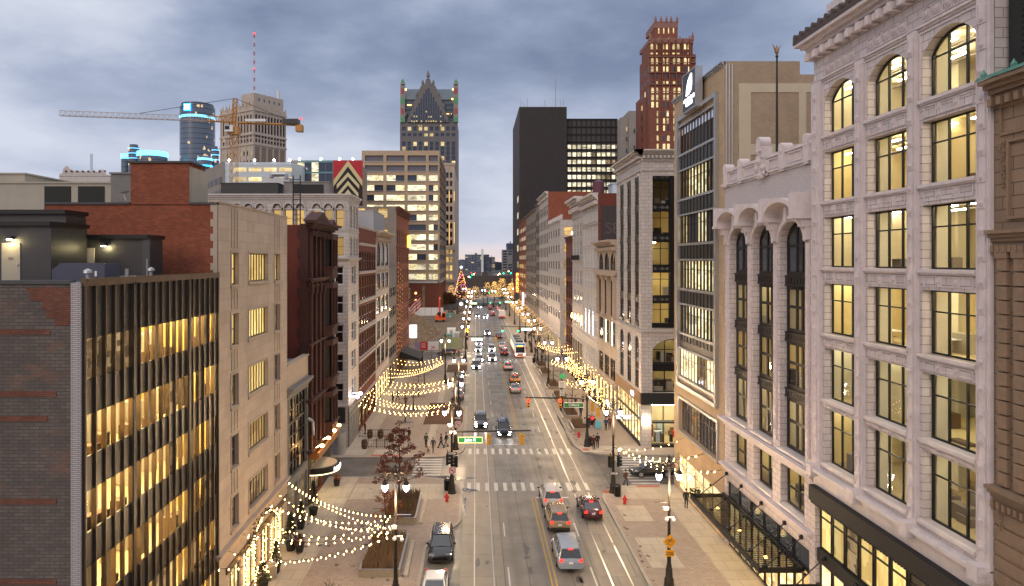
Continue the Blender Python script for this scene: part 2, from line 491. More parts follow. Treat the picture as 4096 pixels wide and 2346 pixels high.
def cornice(mb, F, u0, u1, v, h, out, steps=4, dent=0, e0=True, e1=True):
    """a stepped moulding that grows outward with height, with dentils below"""
    for i in range(steps):
        o = out*((i+1)/steps)**1.3
        mb.fb(F, u0-(o if e0 else 0), u1+(o if e1 else 0), v+h*i/steps+.002*i, v+h*(i+1)/steps, -.1, o)
    if dent:
        n = max(1, int((u1-u0)/dent))
        for i in range(n):
            a = u0+(u1-u0)*(i+.25)/n
            mb.fb(F, a, a+(u1-u0)*.5/n, v-h*.45, v-.004, -.1, out*.55)

# ------------------------------------------------------------------ world, camera, sun
w = bpy.data.worlds.new('World'); S.world = w; w.use_nodes = True
nt = w.node_tree; nt.nodes.clear()
wo = nt.nodes.new('ShaderNodeOutputWorld'); bg = nt.nodes.new('ShaderNodeBackground')
sky = nt.nodes.new('ShaderNodeTexSky'); sky.sky_type = 'NISHITA'; sky.sun_disc = False
sky.sun_elevation = R(4); sky.sun_rotation = R(205)
tc = nt.nodes.new('ShaderNodeTexCoord')
sp = nt.nodes.new('ShaderNodeSeparateXYZ'); L(nt, tc.outputs['Generated'], sp.inputs[0])
zc = math_(nt, 'MAXIMUM', sp.outputs[2], 0.0)
den = math_(nt, 'ADD', zc, .22)
cx = nt.nodes.new('ShaderNodeCombineXYZ')
L(nt, math_(nt,'DIVIDE',sp.outputs[0],den), cx.inputs[0]); L(nt, math_(nt,'DIVIDE',sp.outputs[1],den), cx.inputs[1]); cx.inputs[2].default_value = 15.1
n1 = noise_(nt, scale_vec(nt, cx.outputs[0], (1.0,1.0,1)), .55, 9, .5)
n2 = noise_(nt, scale_vec(nt, cx.outputs[0], (1.1,1.2,1)), 1.8, 7, .55)
f = math_(nt,'ADD', math_(nt,'MULTIPLY',n1,.72), math_(nt,'MULTIPLY',n2,.28))
cloud = ramp_(nt, f, [(.375,(.165,.205,.32)),(.425,(.235,.285,.41)),(.468,(.335,.385,.515)),(.505,(.46,.505,.62)),(.56,(.58,.62,.715))])
hz = ramp_(nt, zc, [(0,(.84,.68,.62)),(.016,(.78,.68,.68)),(.028,(.54,.55,.66)),(.05,(.46,.50,.63)),(.09,(.58,.61,.72)),(.16,(.56,.60,.72)),(.24,(.42,.46,.60))])
hf = ramp_(nt, zc, [(0,(.9,.9,.9)),(.03,(.6,.6,.6)),(.08,(.5,.5,.5)),(.16,(.38,.38,.38)),(.26,(.05,.05,.05)),(.32,(0,0,0))])
cl = mix_(nt, hf, cloud, hz)
up = ramp_(nt, zc, [(.3,(1,1,1)),(.55,(1.0,1.0,1.0)),(1,(1,1,1))])
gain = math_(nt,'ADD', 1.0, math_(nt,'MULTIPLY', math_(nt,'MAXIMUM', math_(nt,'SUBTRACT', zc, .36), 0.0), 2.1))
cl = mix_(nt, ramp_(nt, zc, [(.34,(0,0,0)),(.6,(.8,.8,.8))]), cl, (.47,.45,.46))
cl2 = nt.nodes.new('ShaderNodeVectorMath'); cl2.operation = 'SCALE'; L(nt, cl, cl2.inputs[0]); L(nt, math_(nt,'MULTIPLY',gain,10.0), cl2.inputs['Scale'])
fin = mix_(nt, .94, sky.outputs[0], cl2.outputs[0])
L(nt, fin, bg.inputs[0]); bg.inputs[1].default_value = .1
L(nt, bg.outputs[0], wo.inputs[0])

sd = bpy.data.lights.new('sun', 'SUN'); sd.energy = .85; sd.angle = R(30); sd.color = (1,.82,.66)
so = bpy.data.objects.new('sun', sd); COL.objects.link(so)
so.rotation_euler = (R(62), 0, R(-28))

cam = bpy.data.cameras.new('camera'); co = bpy.data.objects.new('camera', cam); COL.objects.link(co)
cam.sensor_width = 36; cam.lens = 36*2800/4096
cam.shift_x = (2048-1903)/4096; cam.shift_y = -(1173-1043)/4096
cam.clip_start = .5; cam.clip_end = 9000
co.location = (0,0,EYE); co.rotation_euler = (R(90),0,0)
S.camera = co
S.view_settings.view_transform = 'Standard'; S.view_settings.look = 'None'; S.view_settings.exposure = 0.28; S.view_settings.gamma = 1
S.cycles.use_denoising = True
S.cycles.sample_clamp_indirect = 4; S.cycles.max_bounces = 6; S.cycles.diffuse_bounces = 3; S.cycles.glossy_bounces = 3
S.cycles.transparent_max_bounces = 12; S.cycles.caustics_reflective = False; S.cycles.caustics_refractive = False

# ------------------------------------------------------------------ ground, streets, pavements
def roundpoly(pts, off=0):
    """pts (x,y,r) counter-clockwise, each corner filleted; off shrinks the outline"""
    n = len(pts); P = []
    for i in range(n):
        a, b, c = (Vector(pts[j%n][:2]) for j in (i-1,i,i+1))
        d0 = (b-a).normalized(); d1 = (c-b).normalized()
        n0 = Vector((-d0.y,d0.x)); n1 = Vector((-d1.y,d1.x))
        s = (n0+n1); k = s.length_squared
        q = b + s*(2*off/k) if k > 1e-6 else b + n0*off
        cr = d0.x*d1.y - d0.y*d1.x
        P.append((q, max(0, pts[i][2] - (off if cr > 0 else -off)) if pts[i][2] else 0))
    out = []
    for i in range(n):
        b, r = P[i]; a = P[i-1][0]; c = P[(i+1)%n][0]
        if r <= .01: out.append(tuple(b)); continue
        d0 = (a-b).normalized(); d1 = (c-b).normalized()
        ang = d0.angle(d1); t = min(r/math.tan(ang/2), (a-b).length*.49, (c-b).length*.49)
        p0 = b + d0*t; p1 = b + d1*t
        for j in range(9):
            s = j/8; q = p0*(1-s)**2 + b*(2*s*(1-s)) + p1*s*s
            out.append(tuple(q))
    return out

def rect(mb, x0, x1, y0, y1, z):
    mb.add([(x0,y0,z),(x1,y0,z),(x1,y1,z),(x0,y1,z)], [(0,1,2,3)])

def asphalt(name, col, r0=.32, r1=.6):
    m, nt, out = _nt(name); p = pos_(nt)
    a = noise_(nt, scale_vec(nt, p, (1,.03,1)), .9, 6); b = noise_(nt, p, .25, 5); c = noise_(nt, p, 9, 3)
    k = mix_(nt, ramp_(nt, a, [(.3,(0,0,0)),(.7,(1,1,1))]), sc(col,.62), sc(col,1.3)); k = mix_(nt, ramp_(nt, b, [(.45,(0,0,0)),(.7,(.6,.6,.6))]), k, sc(col,.62)); k = mix_(nt, math_(nt,'MULTIPLY',c,.25), k, sc(col,1.5))
    rr = math_(nt,'ADD', math_(nt,'MULTIPLY', ramp_(nt, b, [(.35,(0,0,0)),(.65,(1,1,1))]), r1-r0), r0)
    bsdf(nt, out, k, rr, bump=noise_(nt, p, 40, 2), bs=.15, bd=.01)
    return m
M['asphalt'] = asphalt('asphalt', (.155,.142,.122))
M['asphalt_dark'] = asphalt('dark_asphalt', (.085,.075,.068))
M['track_slab'] = bricks('track_concrete', (.27,.235,.19), (.22,.195,.16), (.11,.1,.085), 3.0, 4.0, .03, .55, .5, .4, .1, horiz=True)
M['paver'] = bricks('pink_pavers', (.40,.325,.265), (.32,.255,.205), (.20,.155,.13), .42, .21, .018, .8, .28, .5, .25, horiz=True)
M['paver_grey'] = bricks('grey_pavers', (.40,.32,.245), (.33,.265,.21), (.2,.165,.14), .5, .25, .02, .8, .25, .5, .25, horiz=True)
M['concrete'] = bricks('concrete_flags', (.48,.42,.335), (.42,.365,.29), (.24,.21,.18), 1.6, 1.6, .02, .8, .25, .6, .2, horiz=True)
M['marking'] = plain('worn_white_marking', (.62,.60,.56), .6, var=.3, vs=4)
M['marking_yellow'] = plain('worn_yellow_marking', (.55,.34,.06), .6, var=.25, vs=4)
M['rail'] = flat('steel_rail', (.55,.52,.47), .28, .9)
M['water_film'] = flat('wet_patch', (.06,.055,.05), .16)

g = MB(); rect(g, -4000, 4000, -300, 8000, -.08); structure('ground', g, plain('city_ground', (.05,.048,.05), .9, var=.3, vs=.02))
g = MB(); rect(g, -7, 14, -40, 470, 0); structure('road', g, M['asphalt'])
g = MB(); rect(g, -160, -7, 74, 86, .0); rect(g, 14, 160, 72, 86, .0); rect(g, -160, -7, 164, 180, 0); rect(g, 14, 160, 160, 173, 0)
structure('side_street', g, M['asphalt_dark'])
g = MB(); rect(g, -1.15, 2.1, -40, 330, .004); rect(g, 9.25, 12.2, -40, 330, .004); structure('track_strip', g, M['track_slab'])
g = MB()
for x in (-.1,1.35,9.95,11.4):
    g.box(x-.045, x+.045, -40, 330, 0, .012)
structure('street_rails', g, M['rail'])
g = MB()
for x in (5.5,5.84): 
    for y0,y1 in ((0,69.5),(91,163),(180,268)): rect(g, x, x+.11, y0, y1, .008)
structure('road_line_yellow', g, M['marking_yellow'])
g = MB()
for x in (2.42,8.72):
    y = 5
    while y < 330:
        if not (66 < y < 90 or 160 < y < 180): rect(g, x, x+.12, y, y+3.1, .008)
        y += 9.1
for x0,x1,y in ((6,9.2,69.2),(2.3,5.3,89.2),(6.0,12,163.2),(-1,5.3,179)): rect(g, x0, x1, y, y+.4, .009)
structure('road_line_white', g, M['marking'])
g = MB()
for y0,y1 in ((71.4,74.0),(84.9,87.4),(164.6,167),(175.5,178)):
    x = -.9
    while x < 12:
        if not (y0 < 72 and 6 < x < 7): rect(g, x, x+.38, y0, y1, .010)
        x += .94
for x0,x1 in ((-7,-3.9),(16.4,19.4)):
    y = 75.6 if x0 < 0 else 73.6
    while y < (83.2 if x0 < 0 else 84): rect(g, x0, x1, y, y+.42, .010); y += .98
structure('crosswalk', g, M['marking'])
g = MB()
for x,y in ((11.4,71.3),(10.75,78.5),(7.8,53),(11.3,58),(14.6,80.4),(14.6,76.6),(5,76),(1,96),(4.5,64)):
    g.lathe([(.36,.010),(.36,.014),(.02,.015)], (x,y,0), 16)
for y in (80,76.5):
    for x in (-.5,1.8,9.5,11.9): rect(g, x-.13, x+.13, y-.2, y+.2, .013)
structure('manhole_cover', g, plain('manhole_iron', (.22,.2,.18), .6, var=.3, vs=6))
g = MB()
for x0,x1,y0,y1 in ((6.6,8.4,61.5,64.5),(4.2,7.6,71.2,74.4),(2.3,4.2,101,104),(6.2,8.2,95,96.6),(6.2,8.0,110,111)): rect(g, x0, x1, y0, y1, .006)
structure('road_patch', g, asphalt('road_patch', (.17,.16,.14)))
g = MB()
for x0,x1,y0,y1 in ((3.95,4.0,20,330),(7.15,7.2,20,330),(8.95,9.0,30,330),(2.15,2.2,20,330),(5.0,9.2,80.5,80.56),(2.2,5.4,112,112.07),(5.9,9.2,121,121.06),(3,3.05,92,112),(6.6,6.64,70,92),(-4,-1.2,55,55.05),(2.2,5.5,58,58.05),(5.9,8.9,57,57.05)): rect(g, x0, x1, y0, y1, .0068)
structure('road_seam', g, flat('tar_seam',(.045,.04,.036),.5))
def blob(cx, cy, rx, ry, sd, n=26):
    r = random.Random(sd); ph = [r.uniform(0,6.28) for _ in range(4)]
    return [(cx+rx*(1+.28*math.sin(3*t+ph[0])+.18*math.sin(5*t+ph[1])+.1*math.sin(9*t+ph[2]))*math.cos(t), cy+ry*(1+.25*math.sin(2*t+ph[3])+.18*math.sin(6*t+ph[1]))*math.sin(t)) for t in [2*PI*i/n for i in range(n)]]
g = MB()
for b in ((-.75,71.6,.8,.45,3),(-1.05,67.2,.13,3.0,6),(-3.4,75.5,2.6,.7,8),(-8.5,77.4,3,.3,9),(12.25,92,.12,4,12),(12.3,101,.1,5,14)):
    pts = blob(*b); g.add([(x,y,.0155) for x,y in pts], [list(range(len(pts)))])
structure('puddle_water', g, M['water_film'])

g = MB(); rr = random.Random(50)
for i in range(90):
    x = rr.choice((.6,3.9,4.4,7.3,7.9,10.6))+rr.gauss(0,.35); y = rr.uniform(44,150); pts = blob(x,y,rr.uniform(.08,.3),rr.uniform(.2,1.1),i,14); g.add([(a,b,.0125) for a,b in pts],[list(range(len(pts)))])
structure('road_stain', g, plain('oil_stain',(.085,.078,.07),.5,var=.4,vs=3))
g = MB()
for i in range(120):
    x,y = (12.85+abs(rr.gauss(0,.35)),rr.uniform(44,125)) if i%2 else (rr.uniform(-15,-5),rr.uniform(48,110))
    if 73 < y < 86: continue
    pts = blob(x,y,rr.uniform(.05,.22),rr.uniform(.06,.3),i,12); g.add([(a,b,.1615) for a,b in pts],[list(range(len(pts)))])
structure('pavement_stain', g, plain('grimy_spot',(.15,.115,.095),.8,var=.4,vs=6))

def block(pts, mats):
    """one raised pavement block: kerb stone, pavers inside it"""
    a = MB(); a.prism(roundpoly(pts), -.05, .144); structure('kerb', a, M['kerb'])
    a = MB(); o = roundpoly(pts, .22); a.add([(x,y,.15) for x,y in o], [list(range(len(o)))]); structure('pavement', a, mats)
block([(-60,-40,0),(-4,-40,0),(-4,57.5,2.5),(-1.35,62.5,2.5),(-1.35,75.6,5),(-60,76,0)], M['paver'])
block([(-60,83.2,0),(-1.35,83.2,4.5),(-1.35,112,1.5),(-4,114.5,1.5),(-4,143,1.5),(-1.35,145.5,1.5),(-1.35,164.5,4),(-60,164.5,0)], M['paver_grey'])
block([(-60,179,0),(-1.35,179,4),(-1.35,330,2),(-60,330,0)], M['paver_grey'])
block([(12.45,-40,0),(60,-40,0),(60,73,0),(12.45,73,5)], M['paver'])
block([(12.45,84.2,5),(60,84.2,0),(60,161,0),(12.45,161,4)], M['paver_grey'])
block([(12.45,171.5,4),(60,171.5,0),(60,420,0),(12.45,420,0)], M['paver_grey'])
g = MB()
for x0,x1,y0,y1 in ((13.4,15.9,53.2,59),(13.4,16,62.7,66.7),(14.4,20.7,68.6,72.6),(18.3,20.65,20,68.4),(-15.85,-12.6,20,75.4),(-12.4,-3.2,68.5,73.2),(-15.85,-13.4,84,164),(-6.4,-5.4,88,164),(13.0,20.6,85.2,88.2),(-12.4,-8,84,86.5)):
    rect(g, x0, x1, y0, y1, .156)
structure('concrete_pavement', g, M['concrete'])
g = MB()
rect(g, 12.8, 13.5, 70.2, 71.2, .158); rect(g, 13.2, 14, 86.0, 87, .158); rect(g, 16.6, 19, 72.1, 72.7, .158); rect(g, -12.5,-9,83.5,84.2,.158)
structure('tactile_pavement', g, plain('red_tactile', (.42,.13,.08), .8))
# ------------------------------------------------------------------ right side of the street
def at(px, py, Y): return ((px-1903)*Y/2800, Y, EYE+(1043-py)*Y/2800)
FR = ('R', XR); FL = ('L', XL)

def fdisc(mb, F, u, v, r, n0, n1, k=10):
    mb.fpoly(F, [(u+r*math.cos(2*PI*i/k), v+r*math.sin(2*PI*i/k)) for i in range(k)], n0, n1)

def rosette(mb, F, u, v, r, n=0):
    fdisc(mb, F, u, v, r, n, n+r*.25); fdisc(mb, F, u, v, r*.62, n+r*.25, n+r*.5, 8); fdisc(mb, F, u, v, r*.28, n+r*.5, n+r*.8, 6)

def outline(mb, F, u0, u1, v0, v1, t, n0, n1):
    mb.fb(F,u0,u1,v0,v0+t,n0,n1); mb.fb(F,u0,u1,v1-t,v1,n0,n1); mb.fb(F,u0,u0+t,v0+t,v1-t,n0,n1); mb.fb(F,u1-t,u1,v0+t,v1-t,n0,n1)

M['room'] = plain('pale_yellow_room', (.72,.58,.28), .85, var=.08, vs=.6)
M['room_white'] = plain('pale_room', (.7,.63,.45), .85, var=.08, vs=.6)
M['room_cream'] = plain('cream_room', (.74,.64,.42), .85, var=.14, vs=.5)
M['room_floor'] = plain('screed_floor', (.50,.40,.22), .6, var=.2, vs=.8)

def room(t, F, u0, u1, v0, v1, n0, n1, walls=(), m='room', lamps=(), lv=.22, tm='tube'):
    mb = MB()
    mb.fq(F,u0,u1,v0,v1,n1)
    for a in (u0,u1,*walls): mb.add([fm(F,a,v0,n0),fm(F,a,v1,n0),fm(F,a,v1,n1),fm(F,a,v0,n1)], [(0,1,2,3)])
    mb.add([fm(F,u0,v1,n0),fm(F,u1,v1,n0),fm(F,u1,v1,n1),fm(F,u0,v1,n1)], [(0,1,2,3)])
    r = mb.build('room', M[m], t)
    fl = MB(); fl.add([fm(F,u0,v0,n0),fm(F,u1,v0,n0),fm(F,u1,v0,n1),fm(F,u0,v0,n1)], [(0,1,2,3)]); fl.build('room_floor', M['room_floor'], r)
    for (a,b,n) in lamps:
        k = MB(); k.fb(F, a, b, v1-lv-.06, v1-lv, n-.09, n+.09); k.build('ceiling_light', M[tm], r)
    return r

# --- R2: white terracotta building with three bays of large windows
t = thing('terracotta_building', 'white terracotta building with three bays of big black framed lit windows and copper crested cornice', 'building', (XR,35.4,0))
bays = [(38.17,41.55),(33.54,36.98),(28.95,32.45)]
bot = [11.5,15.3,19.2,23.1,27.0,30.9]; top = [14.75,18.35,22.15,26.05,29.9,33.85]
holes = [(a,b,bot[i],top[i]) if i < 5 else (a,b,bot[i],top[i],32.95,None) for i in range(6) for a,b in bays]
mb = MB(); wall(mb, FR, 27.95, 42.85, 10.4, 36.1, holes, .5); shell(mb, XR, 40, 27.95, 42.85, 0, 37.2, 'R'); mb.fq(FR,27.95,42.85,36.1,37.2,0)
wl = mb.build('wall', M['terra'], t)
tr = MB()
for a,b in ((27.95,28.75),(32.65,33.36),(37.17,37.98),(41.75,42.85)):
    c = (a+b)/2
    tr.fb(FR, a, b, 11, 34.3, -.02, .16); tr.fb(FR, c-.17, c+.17, 11.4, 34.0, .16, .21)
    for k in range(21): 
        z = 11.9+1.07*k
        tr.fb(FR, c-.2, c+.2, z-.2, z+.2, .16, .25); rosette(tr, FR, c, z, .13, .25)
    for q in (a+.06, b-.1): tr.fb(FR, q, q+.05, 11.4, 34, .16, .2)
for i in range(6):
    for a,b in bays:
        tr.fb(FR, a-.12, b+.12, bot[i]-.16, bot[i]-.003, -.45, .17); tr.fb(FR, a-.06, b+.06, bot[i]-.24, bot[i]-.162, -.1, .1)
        if i < 1: continue
        z0, z1 = top[i-1]+.16, bot[i]-.3
        w3 = (b-a)/3
        for k in range(3): outline(tr, FR, a+k*w3+.14, a+(k+1)*w3-.14, z0, z1, .05, -.02, .05)
        for k in (1,2): rosette(tr, FR, a+k*w3, (z0+z1)/2, .17, -.02); tr.fb(FR, a+k*w3-.08, a+k*w3+.08, z0, z1, -.02, .04)
for a,b in bays:
    tr.fb(FR,a-.14,b+.14,33.98,34.05,-.02,.06); tr.fb(FR,a-.14,a-.07,31,33.97,-.02,.06); tr.fb(FR,b+.07,b+.14,31,33.97,-.02,.06)
    for k in range(5):
        u = a+(b-a)*(k+.5)/5
        outline(tr, FR, u-.3, u+.3, 34.5, 35.15, .05, -.02, .05); rosette(tr, FR, u, 34.82, .23, -.02)
cornice(tr, FR, 27.95, 42.85, 34.15, .22, .16, 2, 0, False, True)
cornice(tr, FR, 27.95, 42.85, 36.1, .8, .85, 4, .52, False, True)
for k in range(16): tr.fb(FR, 28.3+k*.95, 28.6+k*.95, 35.65, 36.1, -.1, .6)
cornice(tr, FR, 27.95, 42.85, 10.5, .5, .5, 3, 0, False, True); tr.fb(FR, 27.95, 42.85, 11.0, 11.06, -.3, .3)
for a in (28.35,33.0,37.6,42.3): tr.fb(FR, a-.3, a+.3, 10.55, 11.2, 0, .62)
tr.fb(FR, 27.95, 42.85, 9.9, 10.5, -.3, .05)
for a,b in ((41.3,42.8),(36.6,38.3),(32.2,33.9),(28,29.2)): tr.fb(FR, a, b, 37.1, 39.1, -1.9, -.9); tr.fb(FR, a-.1, b+.1, 38.7, 39.15, -2, -.8)
tr.fb(FR, 28, 42.5, 37.1, 37.5, -1.7, -1.1); tr.fb(FR, 28, 42.5, 38.4, 38.75, -1.7, -1.1)
for k in range(30): tr.fb(FR, 28.4+k*.47, 28.5+k*.47, 37.5, 38.4, -1.5, -1.35)
tr.build('terracotta_ornament', M['terra_plain'], t)
cr = MB(); cr.fb(FR, 27.95, 43.75, 36.905, 37.12, -.5, .9)
for k in range(21):
    u = 28.2+k*.77; cr.fpoly(FR, [(u-.16,37.1)]+[(u+.16*math.cos(a), 37.35+.2*math.sin(a)) for a in (PI,2.4,1.57,.74,0)]+[(u+.16,37.1)], .55, .88)
cr.build('copper_cresting', M['copper_dark'], t)
for i in range(6):
    for a,b in bays:
        h = (a,b,bot[i],top[i]) if i < 5 else (a,b,bot[i],top[i],32.95,None)
        win(t, FR, h, .46, 3, (.66,), M['black_metal'], M['glass_clear'], .085)
for i in range(6):
    lam = []
    for j,(a,b) in enumerate(bays):
        c = (a+b)/2
        pass
    for c in (28.9,31.0,33.3,35.4,37.7,39.8,41.8): lam += [(c-.6,c+.6,-1.75),(c-.6,c+.6,-3.7)]
    rm = room(t, FR, 28.1, 42.7, bot[i]-.3, top[i]+.35, -.75, -7.0, (37.57,) if i in (1,3) else (33.0,) if i == 4 else (), ('room','room_white','room','room_cream','room','room_cream')[i], lam if i not in (0,1) else lam[::2], .3)
    k = MB()
    for u in (33.0,37.57): k.fb(FR,u-.5,u+.5,bot[i]-.3,top[i]+.35,-1.35,-.7); k.fb(FR,u-.3,u+.3,bot[i]-.3,top[i]+.35,-5.6,-5.0)
    k.build('pier_lining', M['room_white'], rm)
    k = MB()
    for n_ in (-2.6,-2.9,-4.6): k.fb(FR,28.2,42.6,top[i]+.1,top[i]+.18,n_-.05,n_)
    for u in (30.2,34.9,39.3): k.fb(FR,u,u+.05,top[i]-.35,top[i]+.1,-2.65,-2.6); k.fb(FR,u,u+.5,top[i]-.38,top[i]-.33,-2.65,-2.6)
    k.build('sprinkler_pipe', M['brown_grey'], rm)
    k = MB(); q = random.Random(i)
    for _ in range(7): u = q.uniform(28.5,41.5); n_ = q.uniform(-4.5,-1.2); w_ = q.uniform(.3,1.3); k.fb(FR,u,u+w_,bot[i]-.298,bot[i]-.3+q.uniform(.2,1.0),n_-.5,n_)
    for u,w_,h_ in ((31.6,.9,2.1),(36.2,1.6,1.5),(40.3,.9,2.1),(29.4,1.3,1.9)): k.fb(FR,u+.4*(i%3),u+w_+.4*(i%3),bot[i]-.298,bot[i]-.3+h_,-6.99,-6.9)
    k.build('stored_goods', M[('brown_grey','wood','beige_metal')[i%3]], rm)
sb = MB(); sb.fb(FR, 28, 42.6, 9.0, 9.895, -.3, .45)
for k in range(60): sb.fb(FR, 28.05+k*.242, 28.17+k*.242, 8.86, 9.0, -.3, .4)
sb.fb(FR, 28, 42.6, 5.3, 6.1, -.3, -.02)
sb.build('sign_band', M['black_matte'], t)
for k in range(10):
    a = 28.1+k*1.44
    win(t, FR, (a,a+1.38,6.1,9.0), .2, 1, (.66,), M['black_metal'], M['lit_yellow'] if k not in (3,7) else M['lit_dim'], .12, name='shop_window')
    win(t, FR, (a,a+1.38,.6,5.3), .2, 1, (), M['black_metal'], M['shop'], .12, name='shop_window')
mb = MB(); mb.fb(FR, 42.5, 42.85, 0, 9.9, -.4, .1); mb.fb(FR, 27.95, 28.1, 0, 9.9, -.4, .1); mb.fb(FR,28.1,42.5,0,.6,-.4,0); mb.build('pier', M['terra'], t)
for a,b,z,n in ((29.6,31.4,19.0,-2.2),(30.2,31.9,15.0,-3.0),(34.4,35.8,18.9,-2.6),(38.6,39.8,18.9,-2.2)):
    tb = thing('trestle_table', 'folding table inside the lit window %s' % ('of the nearest bay, fourth floor row' if z==19.0 and a<30 else 'of the nearest bay, lower row' if z==15.0 else 'of the middle bay' if a<38 else 'of the far bay'), 'table', (XR+.5-n,(a+b)/2,z-.1))
    k = MB(); k.fb(FR,a,b,z+.66,z+.70,n-.8,n); k.build('tabletop', M['white_paint'], tb)
    for u in (a+.1,b-.14):
        for nn in (n-.7,n-.1): k = MB(); k.fb(FR,u,u+.04,z-.1,z+.66,nn-.04,nn); k.build('leg', M['steel'], tb)
tl = thing('step_ladder', 'step ladder standing inside a lit window of the middle bay', 'ladder', (XR+2,36,14.9))
k = MB(); k.tube((XR+1.6,35.8,15.0),(XR+1.8,36.0,17.2),.035); k.tube((XR+1.6,36.3,15.0),(XR+1.8,36.15,17.2),.035)
for q in range(6): k.tube((XR+1.62+.03*q,35.82+.03*q,15.3+.32*q),(XR+1.62+.03*q,36.28-.03*q,15.3+.32*q),.025)
k.build('ladder_frame', M['beige_metal'], tl)

# --- R1: brown stone corner at the frame's right edge
t = thing('brownstone_building', 'brown carved stone building with green copper cornice at the right edge', 'building', (XR,24,0))
mb = MB()
hs = [(22.4,25.9,25.3,29.2),(22.4,25.9,15.5,22.6),(22.4,25.9,3,12)]
wall(mb, FR, 18, 27.93, 0, 30.3, hs, .5); shell(mb, XR, 36, 18, 27.93, 0, 30.2, 'R'); mb.build('wall', M['brown'], t)
tr = MB()
for b in (24.1,14.0): cornice(tr, FR, 18, 27.93, b, .6, .45, 4, .3, False, False)
cornice(tr, FR, 18, 27.93, 29.9, .7, .7, 4, .45, False, False)
for u in (27.35,26.5):
    for k in range(16): tr.fb(FR, u-.26, u+.26, 14.7+k*.56, 15.2+k*.56, 0, .16)
    tr.fb(FR, u-.32, u+.32, 23.6, 24.1, 0, .22)
outline(tr, FR, 26.1, 27.6, 28.4, 29.6, .12, 0, .08); outline(tr, FR, 26.0, 27.2, 25.1, 28.2, .12, 0, .1)
for k in range(11):
    z = 28.1-k*.17; rosette(tr, FR, 27.4+.07*math.sin(k*2.1), z, .22-.012*k, 0)
for k in range(5): rosette(tr, FR, 27.5, 13.8-k*.22, .26-.03*k, 0)
for k in range(22): tr.fb(FR, 18, 27.9, .5+k*.6, 1.0+k*.6, 0, .06)
tr.build('stone_carving', M['brown_plain'], t)
cp = MB(); cp.add([(XR-.75,18,30.6),(XR-.75,27.95,30.6),(XR+1.0,27.9,31.3),(XR+1.0,18,31.3),(XR-.75,18,30.72),(XR-.75,27.95,30.72)],[(4,5,2,3),(0,1,5,4)])
for k in range(7): cp.lathe([(.1,0),(.13,.1),(.06,.2),(.01,.3)],(XR-.6,18.4+k*1.55,30.75),6); 
cp.build('copper_roof_edge', M['copper'], t)
for h in hs: win(t, FR, h, .45, 2, (.6,), M['black_metal'], M['glass_dark'], .1)
pb = MB(); pb.box(XR+.4, 33, 17, 27.7, 30.2, 46); 
for k in range(40): pb.fb(FR, 22, 27, 31.5+k*.24, 31.6+k*.24, -.4, -.34)
pb.build('penthouse', M['black_matte'], t)

# --- R3: white building with three tall arched openings
t = thing('arched_building', 'narrow white building with three tall black arched window bays under barrel hoods', 'building', (XR,50.5,0))
ar = [(53.35,56.9),(48.75,52.25),(44.0,47.65)]
holes = [(a,b,10.85,26.1,24.7,True) for a,b in ar] + [(a+.1,b-.1,7.1,9.8) for a,b in ar]
mb = MB(); wall(mb, FR, 42.87, 58.2, 5.6, 26.4, holes, .55); mb.build('wall', M['terra'], t)
mb = MB(); mb.fq(FR,42.87,58.2,26.4,29.6,0); mb.fq(('N',42.9),XR,40,26,29.6); shell(mb, XR, 40, 42.88, 58.25, 0, 29.4, 'RN'); mb.build('upper_wall', M['terra_tile'], t)
tr = MB()
for a,b in ar:
    c = arc(a-.25,b+.25,24.7,26.45,14); c2 = arc(a-.02,b+.02,24.7,26.1,14)
    for p,q,r,s_ in zip(c,c[1:],c2[1:],c2): tr.fpoly(FR,[p,q,r,s_],-.02,.14)
    tr.fb(FR,(a+b)/2-.22,(a+b)/2+.22,26.0,27.0,0,.5)
    o = arc(a-.42,b+.42,26.45,27.6,14); i = arc(a-.18,b+.18,26.45,27.3,14)
    for p,q,r,s_ in zip(o,o[1:],i[1:],i): tr.fpoly(FR,[p,q,r,s_],-.05,1.05)
    tr.fb(FR,a-.1,b+.1,10.7,10.848,-.5,.2); tr.fb(FR,a,b,6.95,7.098,-.5,.15)
for u in (57.4,52.8,48.2,43.5):
    tr.fb(FR,u-.34,u+.34,26.3,27.75,-.05,1.12); tr.fb(FR,u-.42,u+.42,26.1,26.3,-.05,1.18); tr.fb(FR,u-.26,u+.26,25.6,26.1,-.05,.6); tr.fb(FR,u-.2,u+.2,24.8,25.6,-.05,.3)
    tr.fb(FR,u-.16,u+.16,11.2,24.6,-.02,.12)
    for k in range(24): tr.fb(FR,u-.09,u+.09,11.4+k*.55,11.75+k*.55,.12,.17)
cornice(tr, FR, 42.87, 58.2, 9.95, .6, .45, 3, 0, False, True); tr.fb(FR,42.87,58.2,10.552,10.6,-.2,.25)
cornice(tr, FR, 42.87, 58.2, 6.2, .6, .4, 3, 0, False, True)
cornice(tr, FR, 42.87, 58.2, 29.5, .3, .25, 2, 0, False, True)
tr.fb(FR,42.87,58.2,29.8,30.7,-.4,.02); tr.fb(FR,42.87,58.2,30.7,30.92,-.5,.14)
for u in (57.6,54.4,47.0,43.5):
    tr.fb(FR,u-.35,u+.35,29.5,31.0,-.45,.22); fdisc(tr,FR,u,31.05,.36,-.47,.25,12)
for a,b in ((55,57),(51.6,53.8),(47.6,49.2),(44.2,46.3)):
    outline(tr,FR,a,b,29.9,30.6,.08,.02,.12)
    k = a+.2
    while k < b-.15: tr.fb(FR,k,k+.07,29.98,30.52,.02,.07); k += .18
u = 50.3
tr.fb(FR,u-.5,u+.5,29.4,31.6,-.4,.3); fdisc(tr,FR,u,31.95,.42,-.35,.4,14); tr.fb(FR,u-.32,u+.32,31.3,31.7,-.4,.45)
